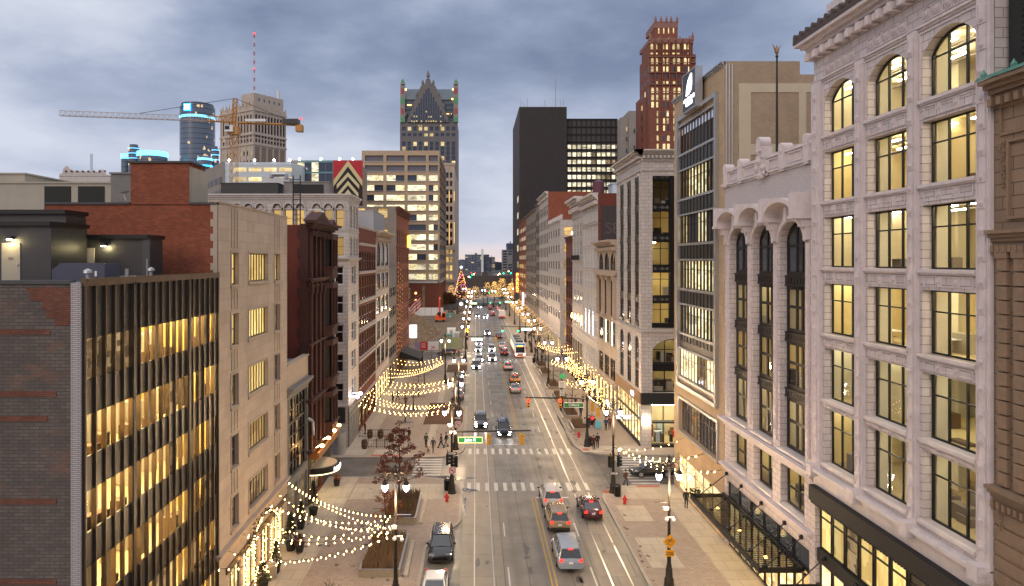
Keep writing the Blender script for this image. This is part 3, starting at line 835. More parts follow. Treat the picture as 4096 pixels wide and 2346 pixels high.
for dx,dz,r in ((0,30.6,.42),(-.5,30.1,.3),(.5,30.1,.3),(0,29.6,.3),(-.7,29.7,.2),(.7,29.7,.2),(0,31.2,.25),(-.4,30.9,.2),(.4,30.9,.2)): rosette(tr,FR,u+dx,dz,r,.28)
for a in (-.9,.9): tr.fb(FR,u+a-.2,u+a+.2,29.5,30.6,-.3,.25)
tr.build('terracotta_ornament', M['terra_plain'], t)
sp = MB()
for a,b in ar:
    for z0,z1 in ((14.3,14.9),(18.1,18.7),(21.8,22.5)):
        sp.fb(FR,a,b,z0,z1,-.52,-.36)
        sp.fb(FR,a,b,z1-.08,z1,-.52,-.31); sp.fb(FR,a,b,z0,z0+.08,-.52,-.31)
        for k in range(8): sp.fb(FR,a+.15+k*.42,a+.4+k*.42,z0+.16,z1-.16,-.36,-.33)
sp.build('spandrel', M['black_metal'], t)
for a,b in ar:
    for z0,z1,lit in ((10.85,14.3,1),(14.9,18.1,1),(18.7,21.8,1),(22.5,26.1,0)):
        h = (a,b,z0,z1,24.7,True) if z1 == 26.1 else (a,b,z0,z1)
        win(t, FR, h, .5, 3, (.55,) , M['black_metal'], M['glass_clear'] if lit else M['glass_grey'], .25, colpos=(.38,.6))
    win(t, FR, (a+.1,b-.1,7.1,9.8), .5, 2, (.45,), M['black_metal'], M['glass_clear'], .18)
def furnish(rm, F, u0, u1, z, n0, n1, cnt, sd, mats=('wood','beige_metal','spandrel')):
    q = random.Random(sd)
    for mt in mats:
        k = MB()
        for _ in range(cnt): u = q.uniform(u0,u1-1); n_ = q.uniform(n1+.6,n0); w_ = q.uniform(.3,1.2); k.fb(F,u,u+w_,z+.002,z+q.uniform(.4,1.5),n_-.5,n_)
        k.build('furniture', M[mt], rm)
for i,(z0,z1) in enumerate(((7.1,9.8),(10.85,14.3),(14.9,18.1),(18.7,21.8))):
    lam = [(44.5+c*2.1,45.5+c*2.1,n_) for c in range(7) for n_ in (-2.0,-4.0) if (c*3+i+int(n_))%5 < 3]
    rm = room(t, FR, 43.1, 57.9, z0-.3, z1+.25, -.8, -5.5, (48.2,) if i%2 else (52.75,), ('room','room_cream','room','room_cream')[i], lam, .2)
    furnish(rm, FR, 43.5, 57.5, z0-.3, -1.0, -5.0, 5, 30+i)
mb = MB(); mb.fb(FR,42.87,58.2,5.5,6.2,-.3,.02); mb.fb(FR,57.6,58.2,0,5.5,-.3,.02); mb.fb(FR,42.87,43.4,0,5.5,-.3,.02); mb.build('sign_frieze', M['terra'], t)
for k in range(6): win(t, FR, (43.5+k*2.35,45.75+k*2.35,4.15,5.5), .1, 1, (), M['black_metal'], M['glass_grey'], .1, name='transom_window')
for k in range(6): win(t, FR, (43.5+k*2.35,45.75+k*2.35,.2,4.0), .15, 2, (), M['black_metal'], M['shop'], .1, name='shop_window')

# --- entrance canopies hung on rods
def canopy(label, y0, y1, x0, z, slats, rods):
    c = thing('glass_canopy', label, 'canopy', (XR,(y0+y1)/2,z))
    f = MB()
    f.box(x0, x0+.16, y0, y1, z-.22, z+.12); f.box(XR-.2, XR-.02, y0, y1, z-.1, z+.2)
    for y in (y0,y1-.16): f.box(x0+.16, XR-.2, y, y+.16, z-.2, z+.1)
    n = int((y1-y0)/.3)
    for i in range(n): 
        y = y0+.2+i*(y1-y0-.3)/n
        f.add([(x0+.16,y,z+.04),(XR-.2,y,z+.12),(XR-.2,y+.1,z+.12),(x0+.16,y+.1,z+.04),(x0+.16,y,z+.02),(XR-.2,y,z+.1),(XR-.2,y+.1,z+.1),(x0+.16,y+.1,z+.02)],[(0,1,2,3),(4,5,6,7),(0,1,5,4),(2,3,7,6)])
    k = y0+.1
    while k < y1: f.box(x0-.03, x0, k, k+.09, z-.3, z-.22); k += .2
    f.build('canopy_frame', M['black_metal'], c)
    for y in (y0+2.5,(y0+y1)/2,y1-2.5):
        l = bpy.data.lights.new('canopy_downlight','POINT'); l.energy = 45; l.color = (1,.74,.36); l.shadow_soft_size = .2
        q = bpy.data.objects.new('canopy_downlight', l); COL.objects.link(q); q.location = ((x0+XR)/2,y,z-.5)
        d = MB(); d.lathe([(.12,0),(.12,.1)],((x0+XR)/2,y,z-.3),8); d.build('downlight', M['bulb'], c)
    gl = MB(); rect(gl, x0+.16, XR-.2, y0+.16, y1-.16, z-.06); gl.build('canopy_glass', M['glass_smoked'], c)
    for y in rods:
        r = MB(); r.tube((XR-.05,y,z+1.95),(x0+.35,y-.2,z+.12),.035); r.build('tie_rod', M['black_metal'], c)
        b = MB(); b.ball((XR-.1,y,z+1.95),.16); b.ball((x0+.4,y-.2,z+.2),.2,8,5,.6); b.ball(((XR+x0)/2,y-.1,z+1.05),.1); b.build('rod_boss', M['black_metal'], c)
    return c
canopy('long black steel and glass canopy hung on rods under the arched white building', 44, 58.2, 17.8, 4.05, 60, (57.5,54.3,50.5,46.7,44.3))
canopy('second black canopy under the white building with big square windows', 30, 42.2, 18.2, 3.9, 50, (41.5,38,34))
gr = thing('garland', 'green garland on the far end of the long canopy', 'garland', (17.9,58.2,4.2))
k = MB(); rr = random.Random(5)
for i in range(140): 
    p = Vector((17.75+rr.random()*.9,58.1+rr.uniform(-.25,.25),4.15+rr.random()*.4)); d = Vector((rr.uniform(-1,1),rr.uniform(-1,1),rr.uniform(-1,1)))*.16
    k.add([tuple(p),tuple(p+d),tuple(p+Vector((d.y,d.z,d.x)))],[(0,1,2)])
k.build('sprigs', M['leaf_green'], gr)

# --- flagpole with eagle
t = thing('flagpole', 'tall black flagpole with a golden eagle finial behind the white parapet', 'flagpole', (21.9,50.9,29.4))
k = MB(); k.tube((21.9,50.9,29.4),(21.9,50.9,38.3),.10,8,.07); k.ball((21.9,50.9,38.35),.12); k.box(21.7,22.6,50.7,51.1,30.4,30.9); k.build('pole', M['black_metal'], t)
k = MB(); k.lathe([(.02,0),(.13,.15),(.15,.35),(.09,.5),(.08,.62),(.02,.72)], (21.9,50.9,38.45), 8)
for s_ in (-1,1): k.add([(21.9,50.9,38.7),(21.9+s_*.35,50.85,39.3),(21.9+s_*.2,50.95,38.9),(21.9+s_*.1,51,38.55)],[(0,1,2,3)])
k.build('eagle', plain('bronze_eagle', (.3,.19,.1), .5, .5), t)

# --- R4: tan limestone building with window bands and a lit leaf sign
t = thing('limestone_building', 'tan limestone building with stacked window bands and tan brick side wall', 'building', (XR,65.6,0))
tops = [36.9,32.4,27.95,23.5,19.1,14.65]
holes = [(60.2,70.9,z-2.75,z) for z in tops] + [(59.9,70.9,6.45,9.6),(59.2,71.8,.3,3.85)]
mb = MB(); wall(mb, FR, 58.3, 73, 0, 40.1, holes, .3); mb.build('wall', M['tan_stone'], t)
mb = MB(); F = ('N',58.3); mb.fq(F,XR,27,0,40.1); mb.fq(F,27,36,0,39.0); shell(mb, XR, 36, 58.3, 73, 0, 38.9, 'RN'); mb.box(XR+.3,27,58.6,72.8,39,40.0); mb.build('brick_side_wall', M['tan_brick'], t)
tr = MB()
for z0,z1 in ((37.5,38.25),(32.3,33.2)): tr.fb(F,21.9,36,z0,z1,0,.05)
tr.fb(F,21.9,22.9,29,37.5,0,.051); tr.fb(F,26.9,27.5,29,37.5,0,.052); tr.build('painted_band', M['cream_band'], t)
st = MB(); 
for k in range(3): st.tube((XR+.15+k*.25,58.28,29.5),(XR+.15+k*.25,58.28,39.9),.05,8)
outline(st, FR, 59.75, 71.3, 10.9, 37.9, .35, 0, .28)
cornice(st, FR, 58.3, 73, 39.75, .35, .3, 3, 0, False, False)
for z in tops: st.fb(FR,60.1,71,z-2.98,z-2.76,-.25,.18); st.fb(FR,60.1,71,z,z+.16,-.25,.16)
outline(st, FR, 59.6, 71.2, 6.2, 9.85, .25, 0, .15)
st.build('metal_frame', M['steel'], t)
sp = MB()
for z in tops[1:]: sp.fb(FR,60.12,70.98,z+.162,z+1.46,-.2,.03)
for k in range(11): sp.fb(FR,60.5+k*.97,60.55+k*.97,15.5,36,-.2,.09)
sp.build('spandrel', M['spandrel'], t)
rr = random.Random(3)
for i,z in enumerate(tops):
    for k in range(4):
        a = 60.2+k*2.675
        pm = M['glass_sky'] if i == 0 else rr.choice([M['lit_office'],M['lit_dim'],M['lit_office']]) if i in (3,5) else rr.choice([M['lit_dim'],M['glass_sky'],M['lit_office']]) if i < 3 else rr.choice([M['lit_white'],M['lit_office']])
        win(t, FR, (a,a+2.675,z-2.75,z), .06, 3, (.68,), M['bronze'], pm, .06)
for k in range(4): win(t, FR, (59.9+k*2.75,62.65+k*2.75,6.45,9.6), .25, 3, (.68,), M['bronze'], M['glass_grey'] if k != 2 else M['lit_dim'], .08)
for k in range(5): win(t, FR, (59.2+k*2.52,61.72+k*2.52,.3,3.85), .2, 1, (.7,), M['steel'], M['shop'], .08, name='shop_window')
nl = MB()
for z in (21,26,33): nl.fb(FR,71.3,71.4,z-4,z+3,0,.05)
nl.build('light_strip', glow('blue_white_edge_light', (.5,.55,1), 1.2), t)
s2 = thing('leaf_sign', 'dark square rooftop sign with white glowing leaf emblem on the tan building', 'sign', (XR,65.2,39.3))
k = MB(); k.fb(FR,63.2,67.1,37.55,41.0,.3,.85); k.build('sign_box', M['spandrel'], s2)
k = MB(); outline(k, FR, 63.1, 67.2, 37.45, 41.1, .12, .25, .9); k.build('sign_frame', M['steel'], s2)
k = MB(); k.fpoly(FR, [(66.0,38.95),(65.85,39.6),(65.4,40.3),(64.6,40.75),(64.35,40.75),(64.3,40.3),(64.3,39.7),(64.55,39.25),(65.2,39.0)], .85, .9); k.build('leaf_emblem', M['white_sign'], s2)
k = MB()
for z,a,b in ((38.42,63.6,66.7),(37.98,64.2,66.1)):
    u = a; q = 0
    while u < b: w_ = (.24,.16,.2,.28)[q%4]; k.fb(FR,u,min(b,u+w_),z,z+(.26 if q%3 else .34),.85,.9); u += w_+.06; q += 1
k.build('small_lettering', M['white_sign'], s2)
t = thing('small_tan_building', 'small tan brick penthouse with black vents behind the white parapet', 'building', (29,47,0))
k = MB(); k.box(XR+6.2,40,45,52,29.4,36.4); k.build('wall', M['tan_brick'], t)
k = MB(); k.box(XR+5.1,XR+6.2,48.5,50.2,34.6,35.2); k.box(XR+5.4,XR+6.4,46.2,47.8,35.3,35.9); k.build('vent', M['black_metal'], t)
k = MB(); k.box(XR+6.1,40.1,44.9,52.1,36.4,36.6); k.build('coping', M['steel'], t)
win(t, ('N',45), (27.4,28.2,32,33.6), -.03, 1, (), M['black_metal'], M['glass_dark'], .08)

# --- R5: white corner building with tall black window strips
Y5 = 87.5; FN5 = ('N',Y5)
t = thing('corner_terracotta_building', 'white corner building with tall black window strips and lit corner shop', 'building', (XR,95,0))
strips = [(88.9,91.2),(93.4,95.8),(98.0,100.5)]
hs = [(a,b,15.4,34.2) for a,b in strips] + [(a,b,7.2,13.9,12.9,True) for a,b in strips]
mb = MB(); wall(mb, FR, Y5, 102.9, 5.5, 36.8, hs, .14)
hn = [(22.1,27.0,15.35,34.1),(22.1,27.0,6.95,13.7,12.4,None),(28.4,33,15.35,34.1),(28.4,33,6.95,13.7,12.4,None)]
wall(mb, FN5, XR, 34, 5.5, 36.8, hn, .6); shell(mb, XR, 34, Y5, 102.9, 5.5, 36.7, 'RN')
mb.fb(FN5, XR, 21.95, 0, 5.5, -1, 0); mb.build('wall', M['white2'], t)
tr = MB()
cornice(tr, FR, Y5, 102.9, 36.6, .7, .9, 4, .5, True, False); cornice(tr, FN5, XR, 34, 36.6, .7, .9, 4, .5, True, False)
for F,a,b in ((FR,Y5,102.9),(FN5,XR,34)):
    cornice(tr, F, a, b, 34.6, .25, .2, 2, 0, False, False); cornice(tr, F, a, b, 14.4, .35, .3, 3, 0, False, False); cornice(tr,F,a,b,35.9,.15,.25,2,.3,False,False)
for u in (23.4,25.9,29,32): outline(tr,FN5,u-1.1,u+.3,34.95,35.75,.07,0,.06)
rosette(tr,FN5,25.6,35.35,.42); 
for u in (22.1,27.3,33.5): tr.fb(FN5,u-.12,u+.12,15.4,34.3,0,.1) if u > 23 else None
for k in range(7): outline(tr,FN5,21.2,21.7,16+k*2.6,17.2+k*2.6,.05,0,.04)
tr.build('terracotta_ornament', M['white2_plain'], t)
sp = MB()
for k in range(5):
    z = 18.2+k*3.85
    sp.fb(FN5,22.1,27,z,z+.85,-.55,-.3); sp.fb(FN5,28.4,33,z,z+.85,-.55,-.3)
    for a,b in strips: sp.fb(FR,a,b,z,z+.85,-.13,-.02)
sp.fb(FN5,24.35,24.95,15.4,34.1,-.58,-.2); sp.fb(FN5,30.4,31,15.4,34.1,-.58,-.2)
for a,b in strips: sp.fb(FR,a-.05,b+.05,15.1,15.6,-.1,.12)
sp.fb(FN5,22,27.1,15.1,15.7,-.5,.15); sp.fb(FN5,22.1,27,9.7,10.6,-.55,-.3)
sp.build('spandrel', M['black_metal'], t)
og = MB()
for k in range(5):
    z = 18.62+k*3.85
    for u in (22.5,23.4,24.0,25.4,26.4): fdisc(og,FN5,u,z,.2,-.3,-.27,8); og.fb(FN5,u-.45,u-.22,z-.05,z+.05,-.3,-.27)
og.build('iron_ornament', plain('pale_iron_scroll', (.10,.095,.09), .6), t)
rr = random.Random(8)
for k in range(5):
    z0,z1 = (15.4 if k == 0 else 19.05+(k-1)*3.85), (18.2+k*3.85 if k < 5 else 34.1)
    for a,b in ((22.1,24.35),(24.95,27),(28.4,30.4),(31,33)): win(t, FN5, (a,b,z0,z1), .55, 2, (.7,), M['black_metal'], M['glass_clear'], .09)
    lam = [(22.5+c*2.2,23.6+c*2.2,n_) for c in range(5) for n_ in (-2.2,-4.4) if rr.random() < (.35,.5,.18,.42,.25)[k]]
    rm = room(t, FN5, 21.9, 33.6, z0-.25, z1+.2, -.75, -6, (28,), 'room', lam or [(23,24,-2.2)], .2); furnish(rm, FN5, 22, 33, z0-.25, -1, -5, 4, 50+k)
    for a,b in strips: win(t, FR, (a,b,z0,z1), .12, 2, (.65,), M['black_metal'], M['glass_dark'], .09)

win(t, FN5, (22.1,27,10.6,13.7,12.4,None), .55, 3, (.55,), M['black_metal'], M['glass_clear'], .12)
win(t, FN5, (22.1,27,6.95,9.7), .55, 3, (.5,), M['black_metal'], M['glass_clear'], .12)
for i,(z0,z1) in enumerate(((6.95,9.7),(10.6,13.7))): rm = room(t, FN5, 21.9, 28.2, z0-.1, z1+.1, -.75, -6, (), 'room', [(22.6,23.6,-2.2),(25.2,26.2,-4)][i:], .25); furnish(rm, FN5, 22, 28, z0-.1, -1, -5, 5, 60+i)
rm = room(t, FN5, 21.97, 28.3, .45, 5.4, -.45, -6.5, (), 'room_cream', [(22.3+c*1.2,23.3+c*1.2,n_) for c in range(5) for n_ in (-1.2,-2.6,-4.2)], .15); furnish(rm, FN5, 22.2, 28, .45, -1, -6, 6, 70, ('red_paint','pale_blue','wood','spandrel'))
win(t, FN5, (28.4,33,6.95,13.7,12.4,None), .55, 3, (.55,), M['black_metal'], M['lit_dim'], .12)
for a,b in strips: win(t, FR, (a,b,7.2,13.9,12.9,True), .12, 2, (.35,.5), M['black_metal'], M['glass_dark'], .1)
fa = MB(); fa.fb(FN5,XR-.05,34,5.5,6.95,0,.25); fa.build('sign_fascia', M['black_matte'], t)
fa = MB(); fa.fb(FR,Y5,102.9,5.5,6.9,0,.2); fa.build('tan_fascia', plain('tan_fascia', (.34,.2,.09), .6), t)
for k in range(4): win(t, FN5, (22+k*1.55,23.5+k*1.55,.5,3.2), .3, 1, (), M['black_metal'], M['glass_clear'], .06, name='shop_window'); win(t, FN5, (22+k*1.55,23.5+k*1.55,3.4,5.5), .3, 1, (), M['black_metal'], M['glass_clear'], .06, name='shop_window')
for k in range(8): win(t, FR, (88.2+k*1.8,89.9+k*1.8,.5,3.3), .1, 1, (), M['black_metal'], M['shop'], .06, name='shop_window'); win(t, FR, (88.2+k*1.8,89.9+k*1.8,3.5,5.5), .1, 2, (), M['black_metal'], M['shop'], .06, name='shop_window')
k = MB(); k.fb(FN5,22,28,-.02,.5,-.3,.1); k.fb(FR,Y5+.5,102,-.02,.5,-.3,.1); k.fb(FN5,22,28,3.2,3.4,-.3,.3); k.build('shop_plinth', M['black_matte'], t)
gl = MB()
for (u,v) in ((92.3,6.15),(92.0,6.2),(91.6,6.1),(91.2,6.3),(90.9,6.15)): gl.fb(FR,u,u+.17,v-.25,v+.22,.2,.26)
gl.build('sign_letters', M['purple_sign'], t)
k = MB()
for i in range(9): k.box(18.7,XR-.2,88.3+i*1.7,88.36+i*1.7,3.3,3.4)
k.box(18.65,18.75,88,103,3.25,3.5); k.build('glass_awning_frame', M['steel'], t)
k = MB(); k.box(18.5,20.4,92,92.15,2.7,3.15); k.box(18.6,18.75,98,100,3.0,3.6); k.build('awning_lamp', M['white_sign'], t)
k = MB(); k.fb(FN5,21.15,21.5,3.3,3.75,0,.2); k.build('wall_lamp', M['lamp'], t)
sp_l = bpy.data.lights.new('corner_wall_lamp','POINT'); sp_l.energy = 120; sp_l.color = (1,.8,.5); sp_l.shadow_soft_size = .15
o = bpy.data.objects.new('corner_wall_lamp', sp_l); COL.objects.link(o); o.location = (21.3,86.9,3.4)

# --- generic street front
def front(name, label, side, u0, u1, H, wm, tm, rows, cols, fm_, pms, corn=(.8,.7,.6), D=14, nwall=None, wd=.13, bars=.08, wcols=2, wrows=(.5,), arch=(), shop=4.2, sillm=None, bands=(), seed=1, shopm='shop', nwin=None, par=0):
    F = FR if side == 'R' else FL
    x = XR if side == 'R' else XL
    t = thing(name, label, 'building', (x,(u0+u1)/2,0))
    hs = []
    for j,(v0,v1) in enumerate(rows):
        for a,b in cols:
            hs.append((a,b,v0,v1,v1-(b-a)*.5,True) if j in arch else (a,b,v0,v1))
    sh = [(a,b,.5,shop-.3) for a,b in spread(u0,u1,max(2,int((u1-u0)/3)),.35,.4)]
    m = MB(); wall(m, F, u0, u1, 0, H, hs+sh, wd)
    x0,x1 = (x,x+D) if side == 'R' else (x-D,x)
    sk = ('R' if side=='R' else 'L')
    if nwall: shell(m, x0,x1,u0,u1,0,H-.2,sk+'N')
    else: shell(m, x0,x1,u0,u1,0,H-.2,sk)
    m.build('wall', wm, t)
    if nwall:
        m = MB(); hn = [(a,b,c,d) for a,b,c,d in (nwin or [])]
        wall(m, ('N',u0), x0, x1, 0, H-.1, hn, .25); m.build('side_wall', nwall, t)
        for h in hn: win(t, ('N',u0), h, .22, 1, (.5,), fm_, RND.choice(pms) if nwin and seed%2 else M['lit_amber'], .08)
    tr = MB()
    if corn: cornice(tr, F, u0, u1, H-corn[0], corn[0], corn[1], 4, corn[2], False, False)
    for v in bands: cornice(tr, F, u0, u1, v, .35, .25, 3, 0, False, False)
    for (a,b,c,d,*_) in hs: tr.fb(F, a-.08, b+.08, c-.16, c-.004, -wd, .1)
    cornice(tr, F, u0, u1, shop, .4, .3, 3, 0, False, False)
    if par: 
        for k in range(par): 
            a = u0+(u1-u0)*k/(par-1); tr.fb(F, max(u0,a-.4), min(u1,a+.4), H, H+1.2, -.6, .05)
    tr.build('trim', tm, t)
    r_ = random.Random(seed)
    for h in hs: win(t, F, h, wd-.04, wcols, wrows, fm_, r_.choice(pms), bars)
    for h in sh: win(t, F, h, .2, 1, (.75,), M['black_metal'], M[shopm], .07, name='shop_window')
    return t

D_ = [M['glass_dark'],M['glass_dark'],M['glass_grey']]
# R6 cream ornate front
t6 = front('ornate_cream_building','narrow cream building with bowed cornice and three arched top windows','R',103,118.4,26.6,M['cream_stone'],M['cream_plain'],[(5.4,8.6),(10.6,14.2),(15,20.4),(22,24.8)],spread(103,118.4,3,1.2,.9),M['black_metal'],D_,(1.1,1.3,.7),arch=(3,),wcols=3,bands=(14.4,21.2),seed=4,shop=4.4)
k = MB()
for a in (103.7,108.3,113.1,117.6): k.fb(FR,a-.3,a+.3,14.8,21.1,0,.45); k.fb(FR,a-.4,a+.4,20.5,21.1,0,.55)
k.fb(FR,103,118.4,21.2,22.0,0,.8)
k.build('pilaster', M['cream_plain'], t6)
k = MB(); 
for a in (106,111.1): k.fb(FR,a-.12,a+.12,10.4,14.2,.02,.08)
k.build('light_strip', glow('warm_white_uplight', (1,.88,.62), 4), t6)
# R7a/b white fronts
t7 = front('white_commercial_building','white seven storey building with paired window rows and brick side wall with faded lettering','R',118.5,135.6,35,M['white2'],M['white2_plain'],[(5,8.2)]+[(10.2+k*4.05,13.2+k*4.05) for k in range(6)],spread(118.5,135.6,5,.7,.8),M['sign_white'],D_,(1.3,1.3,.8),nwall=M['dark_red'],wcols=3,bands=(9.3,29.6),seed=5)
k = MB(); k.fb(('N',118.5),XR+.5,XR+10,24.5,32.8,0,.03); k.build('painted_panel', plain('faded_black_paint', (.06,.05,.05), .9, var=.3), t7)
lettering('SED', 2.6, plain('faded_white_lettering', (.13,.10,.095), .9, var=.4), t7, (XR+3.4-XR,118.46-127.05,28.9))
k = MB(); 
for u in (123.5,127.5,131.5): k.fb(FR,u-.1,u+.1,10.2,14.5,.02,.07)
k.build('light_strip', M['white_sign'], t7)
t7 = front('white_corniced_building','tall narrow white building with deep flared cornice and torch lamps','R',135.7,149.8,36,M['white2'],M['white2_plain'],[(10.2,13),(14.6,17.6),(18.6,21.6),(24.6,27.4),(28.2,31)],spread(135.7,149.8,3,1.0,.9),M['sign_white'],D_,(1.8,1.7,.9),bands=(9.4,23.2,32),seed=6,shop=7.5,shopm='lit_dim')
k = MB()
for u in (138,142.5,147): k.lathe([(.1,0),(.18,.3),(.03,1.0)],(XR-.5,u,11.5),8)
k.build('torch_lamp', M['bulb'], t7)
k = MB()
for i in range(12): k.fb(FR,138+i,138.2+i,23.6,24.6,.3,.45)
k.build('dark_railing', M['black_metal'], t7)
# R8 red brick
front('red_brick_building','small dark red brick building with arched top windows between white buildings','R',149.9,160.5,28.8,M['dark_red'],M['sandstone_red'],[(5,9),(10,14),(15,19),(20,24.4)],spread(149.9,160.5,3,1,.7),M['black_metal'],D_,(.8,.5,.6),arch=(3,),seed=7)
# R9 pale parking block
nw = [(XR+.9+q*6,XR+5.4+q*6,5+k*4.1,7.2+k*4.1) for k in range(7) for q in range(2)]
t9 = front('parking_garage','pale grey stone parking garage with crenellated roof and lit open decks','R',171.5,199.8,33.6,M['white2'],M['white2_plain'],[(9+k*4.1,11+k*4.1) for k in range(6)],spread(171.5,199.8,5,3,1.5),M['grey_stone'],D_,(.6,.4,0),nwall=M['white2'],wcols=1,wrows=(),seed=8,nwin=nw,par=6)
k = MB(); k.lathe([(.25,0),(.3,.3),(.05,.5)],(XR+3,171.2,30),8); k.build('floodlight', M['flood'], t9)
# R10..R13 further fronts
t10 = front('tall_white_fronted_building','tall slim white front with large red brick side wall far down the street','R',200,228,43.3,M['white2'],M['white2_plain'],[(8+k*4.1,10.9+k*4.1) for k in range(8)],spread(200,228,6,1.6,1),M['grey_stone'],D_,(1.2,1,.9),nwall=M['red_brick'],wcols=1,wrows=(.5,),bands=(7,38),seed=9)
k = MB(); k.box(XR+4.5,XR+6.6,199,200,10,30); k.build('dark_chimney_breast', M['black_matte'], t10)
front('slim_grey_building','slim grey stone building beside the tall white front','R',228.1,240,42.3,M['brown_grey'],M['brown_grey'],[(8+k*4.1,10.6+k*4.1) for k in range(8)],spread(228.1,240,3,1.2,.8),M['black_metal'],D_,(.8,.6,0),seed=10,wcols=1)
front('brown_office_building','brown stone office building far down the right side','R',240.1,287.8,41.4,M['brown_grey'],M['brown_grey'],[(7+k*4,9.6+k*4) for k in range(8)],spread(240.1,287.8,8,2.4,1.2),M['black_metal'],D_,(.9,.6,0),seed=11,wcols=1)
t13 = front('garage_with_neon','reddish parking building with red neon vertical sign far down the street','R',288,332.8,41.8,M['red_brick'],M['brown_grey'],[(8+k*4,9.8+k*4) for k in range(8)],spread(288,332.8,7,1,1),M['bronze'],[M['lit_amber'],M['lit_dim']],(.6,.4,0),seed=12,wcols=1,wrows=())
s3 = thing('park_sign', 'vertical red and yellow neon sign reading PARK with an arrow', 'sign', (18.6,313,13.4))
k = MB(); k.box(17.9,19.3,312.8,313.2,9.1,18); k.build('sign_panel', glow('red_neon_panel', (.9,.05,.02), 1.6), s3)
for i,ch in enumerate('PARK'): lettering(ch, 2.1, M['yellow_neon'], s3, (0,-.3,3.6-i*1.9))
k = MB(); k.add([(18.1,312.75,10.2),(19.1,312.75,10.2),(18.6,312.75,9.4)],[(0,1,2)]); k.build('arrow', M['yellow_neon'], s3)
s4 = thing('white_blade_sign', 'tall white glowing blade sign on the brown building', 'sign', (20.2,300,7))
k = MB(); k.box(19.9,20.6,299.6,300.4,4.2,9.7); k.build('sign_panel', M['white_sign'], s4)

# water tank and rooftop unit behind the white building
t = thing('water_tank', 'maroon rooftop water tank above the brick side wall', 'water tank', (22.8,130,35))
k = MB(); k.lathe([(1.1,.6),(1.1,3.2),(1.15,3.25),(.05,3.7)], (22.8,130,34.8), 16); k.build('tank', plain('maroon_tank', (.12,.035,.05), .6), t, True)
for a in range(4):
    k = MB(); k.tube((22.8+.8*math.cos(a*1.57+.7),130+.8*math.sin(a*1.57+.7),34.7),(22.8+.8*math.cos(a*1.57+.7),130+.8*math.sin(a*1.57+.7),35.5),.06); k.build('leg', M['black_metal'], t)
t = thing('rooftop_unit', 'pale blue metal rooftop unit beside the maroon tank', 'roof unit', (26,128,35))
k = MB(); k.box(24.6,29,126,130,34.8,37.3); k.box(24.4,29.2,125.8,130.2,37.3,37.5); k.build('casing', M['pale_blue'], t)
# ------------------------------------------------------------------ left side of the street
# --- L1 finned office building with peeling brick flank
M['worn_brick'] = bricks('worn_orange_brick', (.24,.085,.05), (.13,.05,.035), (.1,.06,.05), .28, .09, .014, .95, .8, 1.2, .5)
M['room_amber'] = plain('amber_office_wall', (.80,.56,.17), .85, var=.15, vs=.9); M['amber_cloth'] = plain('amber_blind', (.74,.55,.24), .8, var=.15, vs=2)
t = thing('finned_office_building', 'dark office building with bronze vertical fins, lit yellow window bands and peeling brick side wall', 'building', (XL,35.7,0))
F1 = ('N',28.3)
m = MB(); m.fq(F1,-40,XL-.4,0,22.55); m.build('side_wall', M['peeled'], t)
m = MB()
for z,a,b in ((20.5,-24,-17.2),(18.0,-24,-16.95),(17.0,-24,-17.3),(13.65,-24,-16.95),(10.4,-24,-16.95)): m.fb(F1,a,b,z,z+.22,-.02,.025)
m.fpoly(F1,[(-16.35,22.4),(-16.35,20.9),(-17.0,20.85),(-17.0,21.15),(-17.35,21.2),(-17.35,21.5),(-17.55,21.5),(-17.5,21.85),(-18.0,21.9),(-18.0,22.2),(-18.25,22.4)],-.02,.02)
m.build('exposed_brick', M['worn_brick'], t)
m = MB(); m.fb(F1,XL-.42,XL-.02,0,22.6,-.3,.1); m.build('enamel_brick_strip', M['grey_brick'], t)
m = MB(); m.fb(F1,-40,XL-.45,22.55,22.7,-.35,.08); m.fq(('S',43),-40,XL,0,22.5); m.add([(-40,28.3,22.35),(XL,28.3,22.35),(XL,43.1,22.35),(-40,43.1,22.35)],[(0,1,2,3)]); m.build('roof', M['roof'], t)
bt = [20.3-3.13*k for k in range(7)]
hs = [(28.6,42.9,z-1.7,z) for z in bt if z-1.7 > .3]
m = MB(); wall(m, FL, 28.3, 43.1, 0, 22.7, hs, .08); m.build('wall', M['spandrel'], t)
fn = MB()
for k in range(20):
    u = 28.4+k*.773; fn.fb(FL,u-.04,u+.04,0,22.78,-.1,.10)
fn.fb(FL,28.3,43.1,22.45,22.76,-.1,.14)
fn.build('bronze_fin', M['bronze'], t)
tk = MB()
for u in (32.4,38.65): tk.fb(FL,u-.14,u+.14,0,22.5,-.1,.14)
tk.build('dark_mullion', M['black_metal'], t)
rr = random.Random(21)
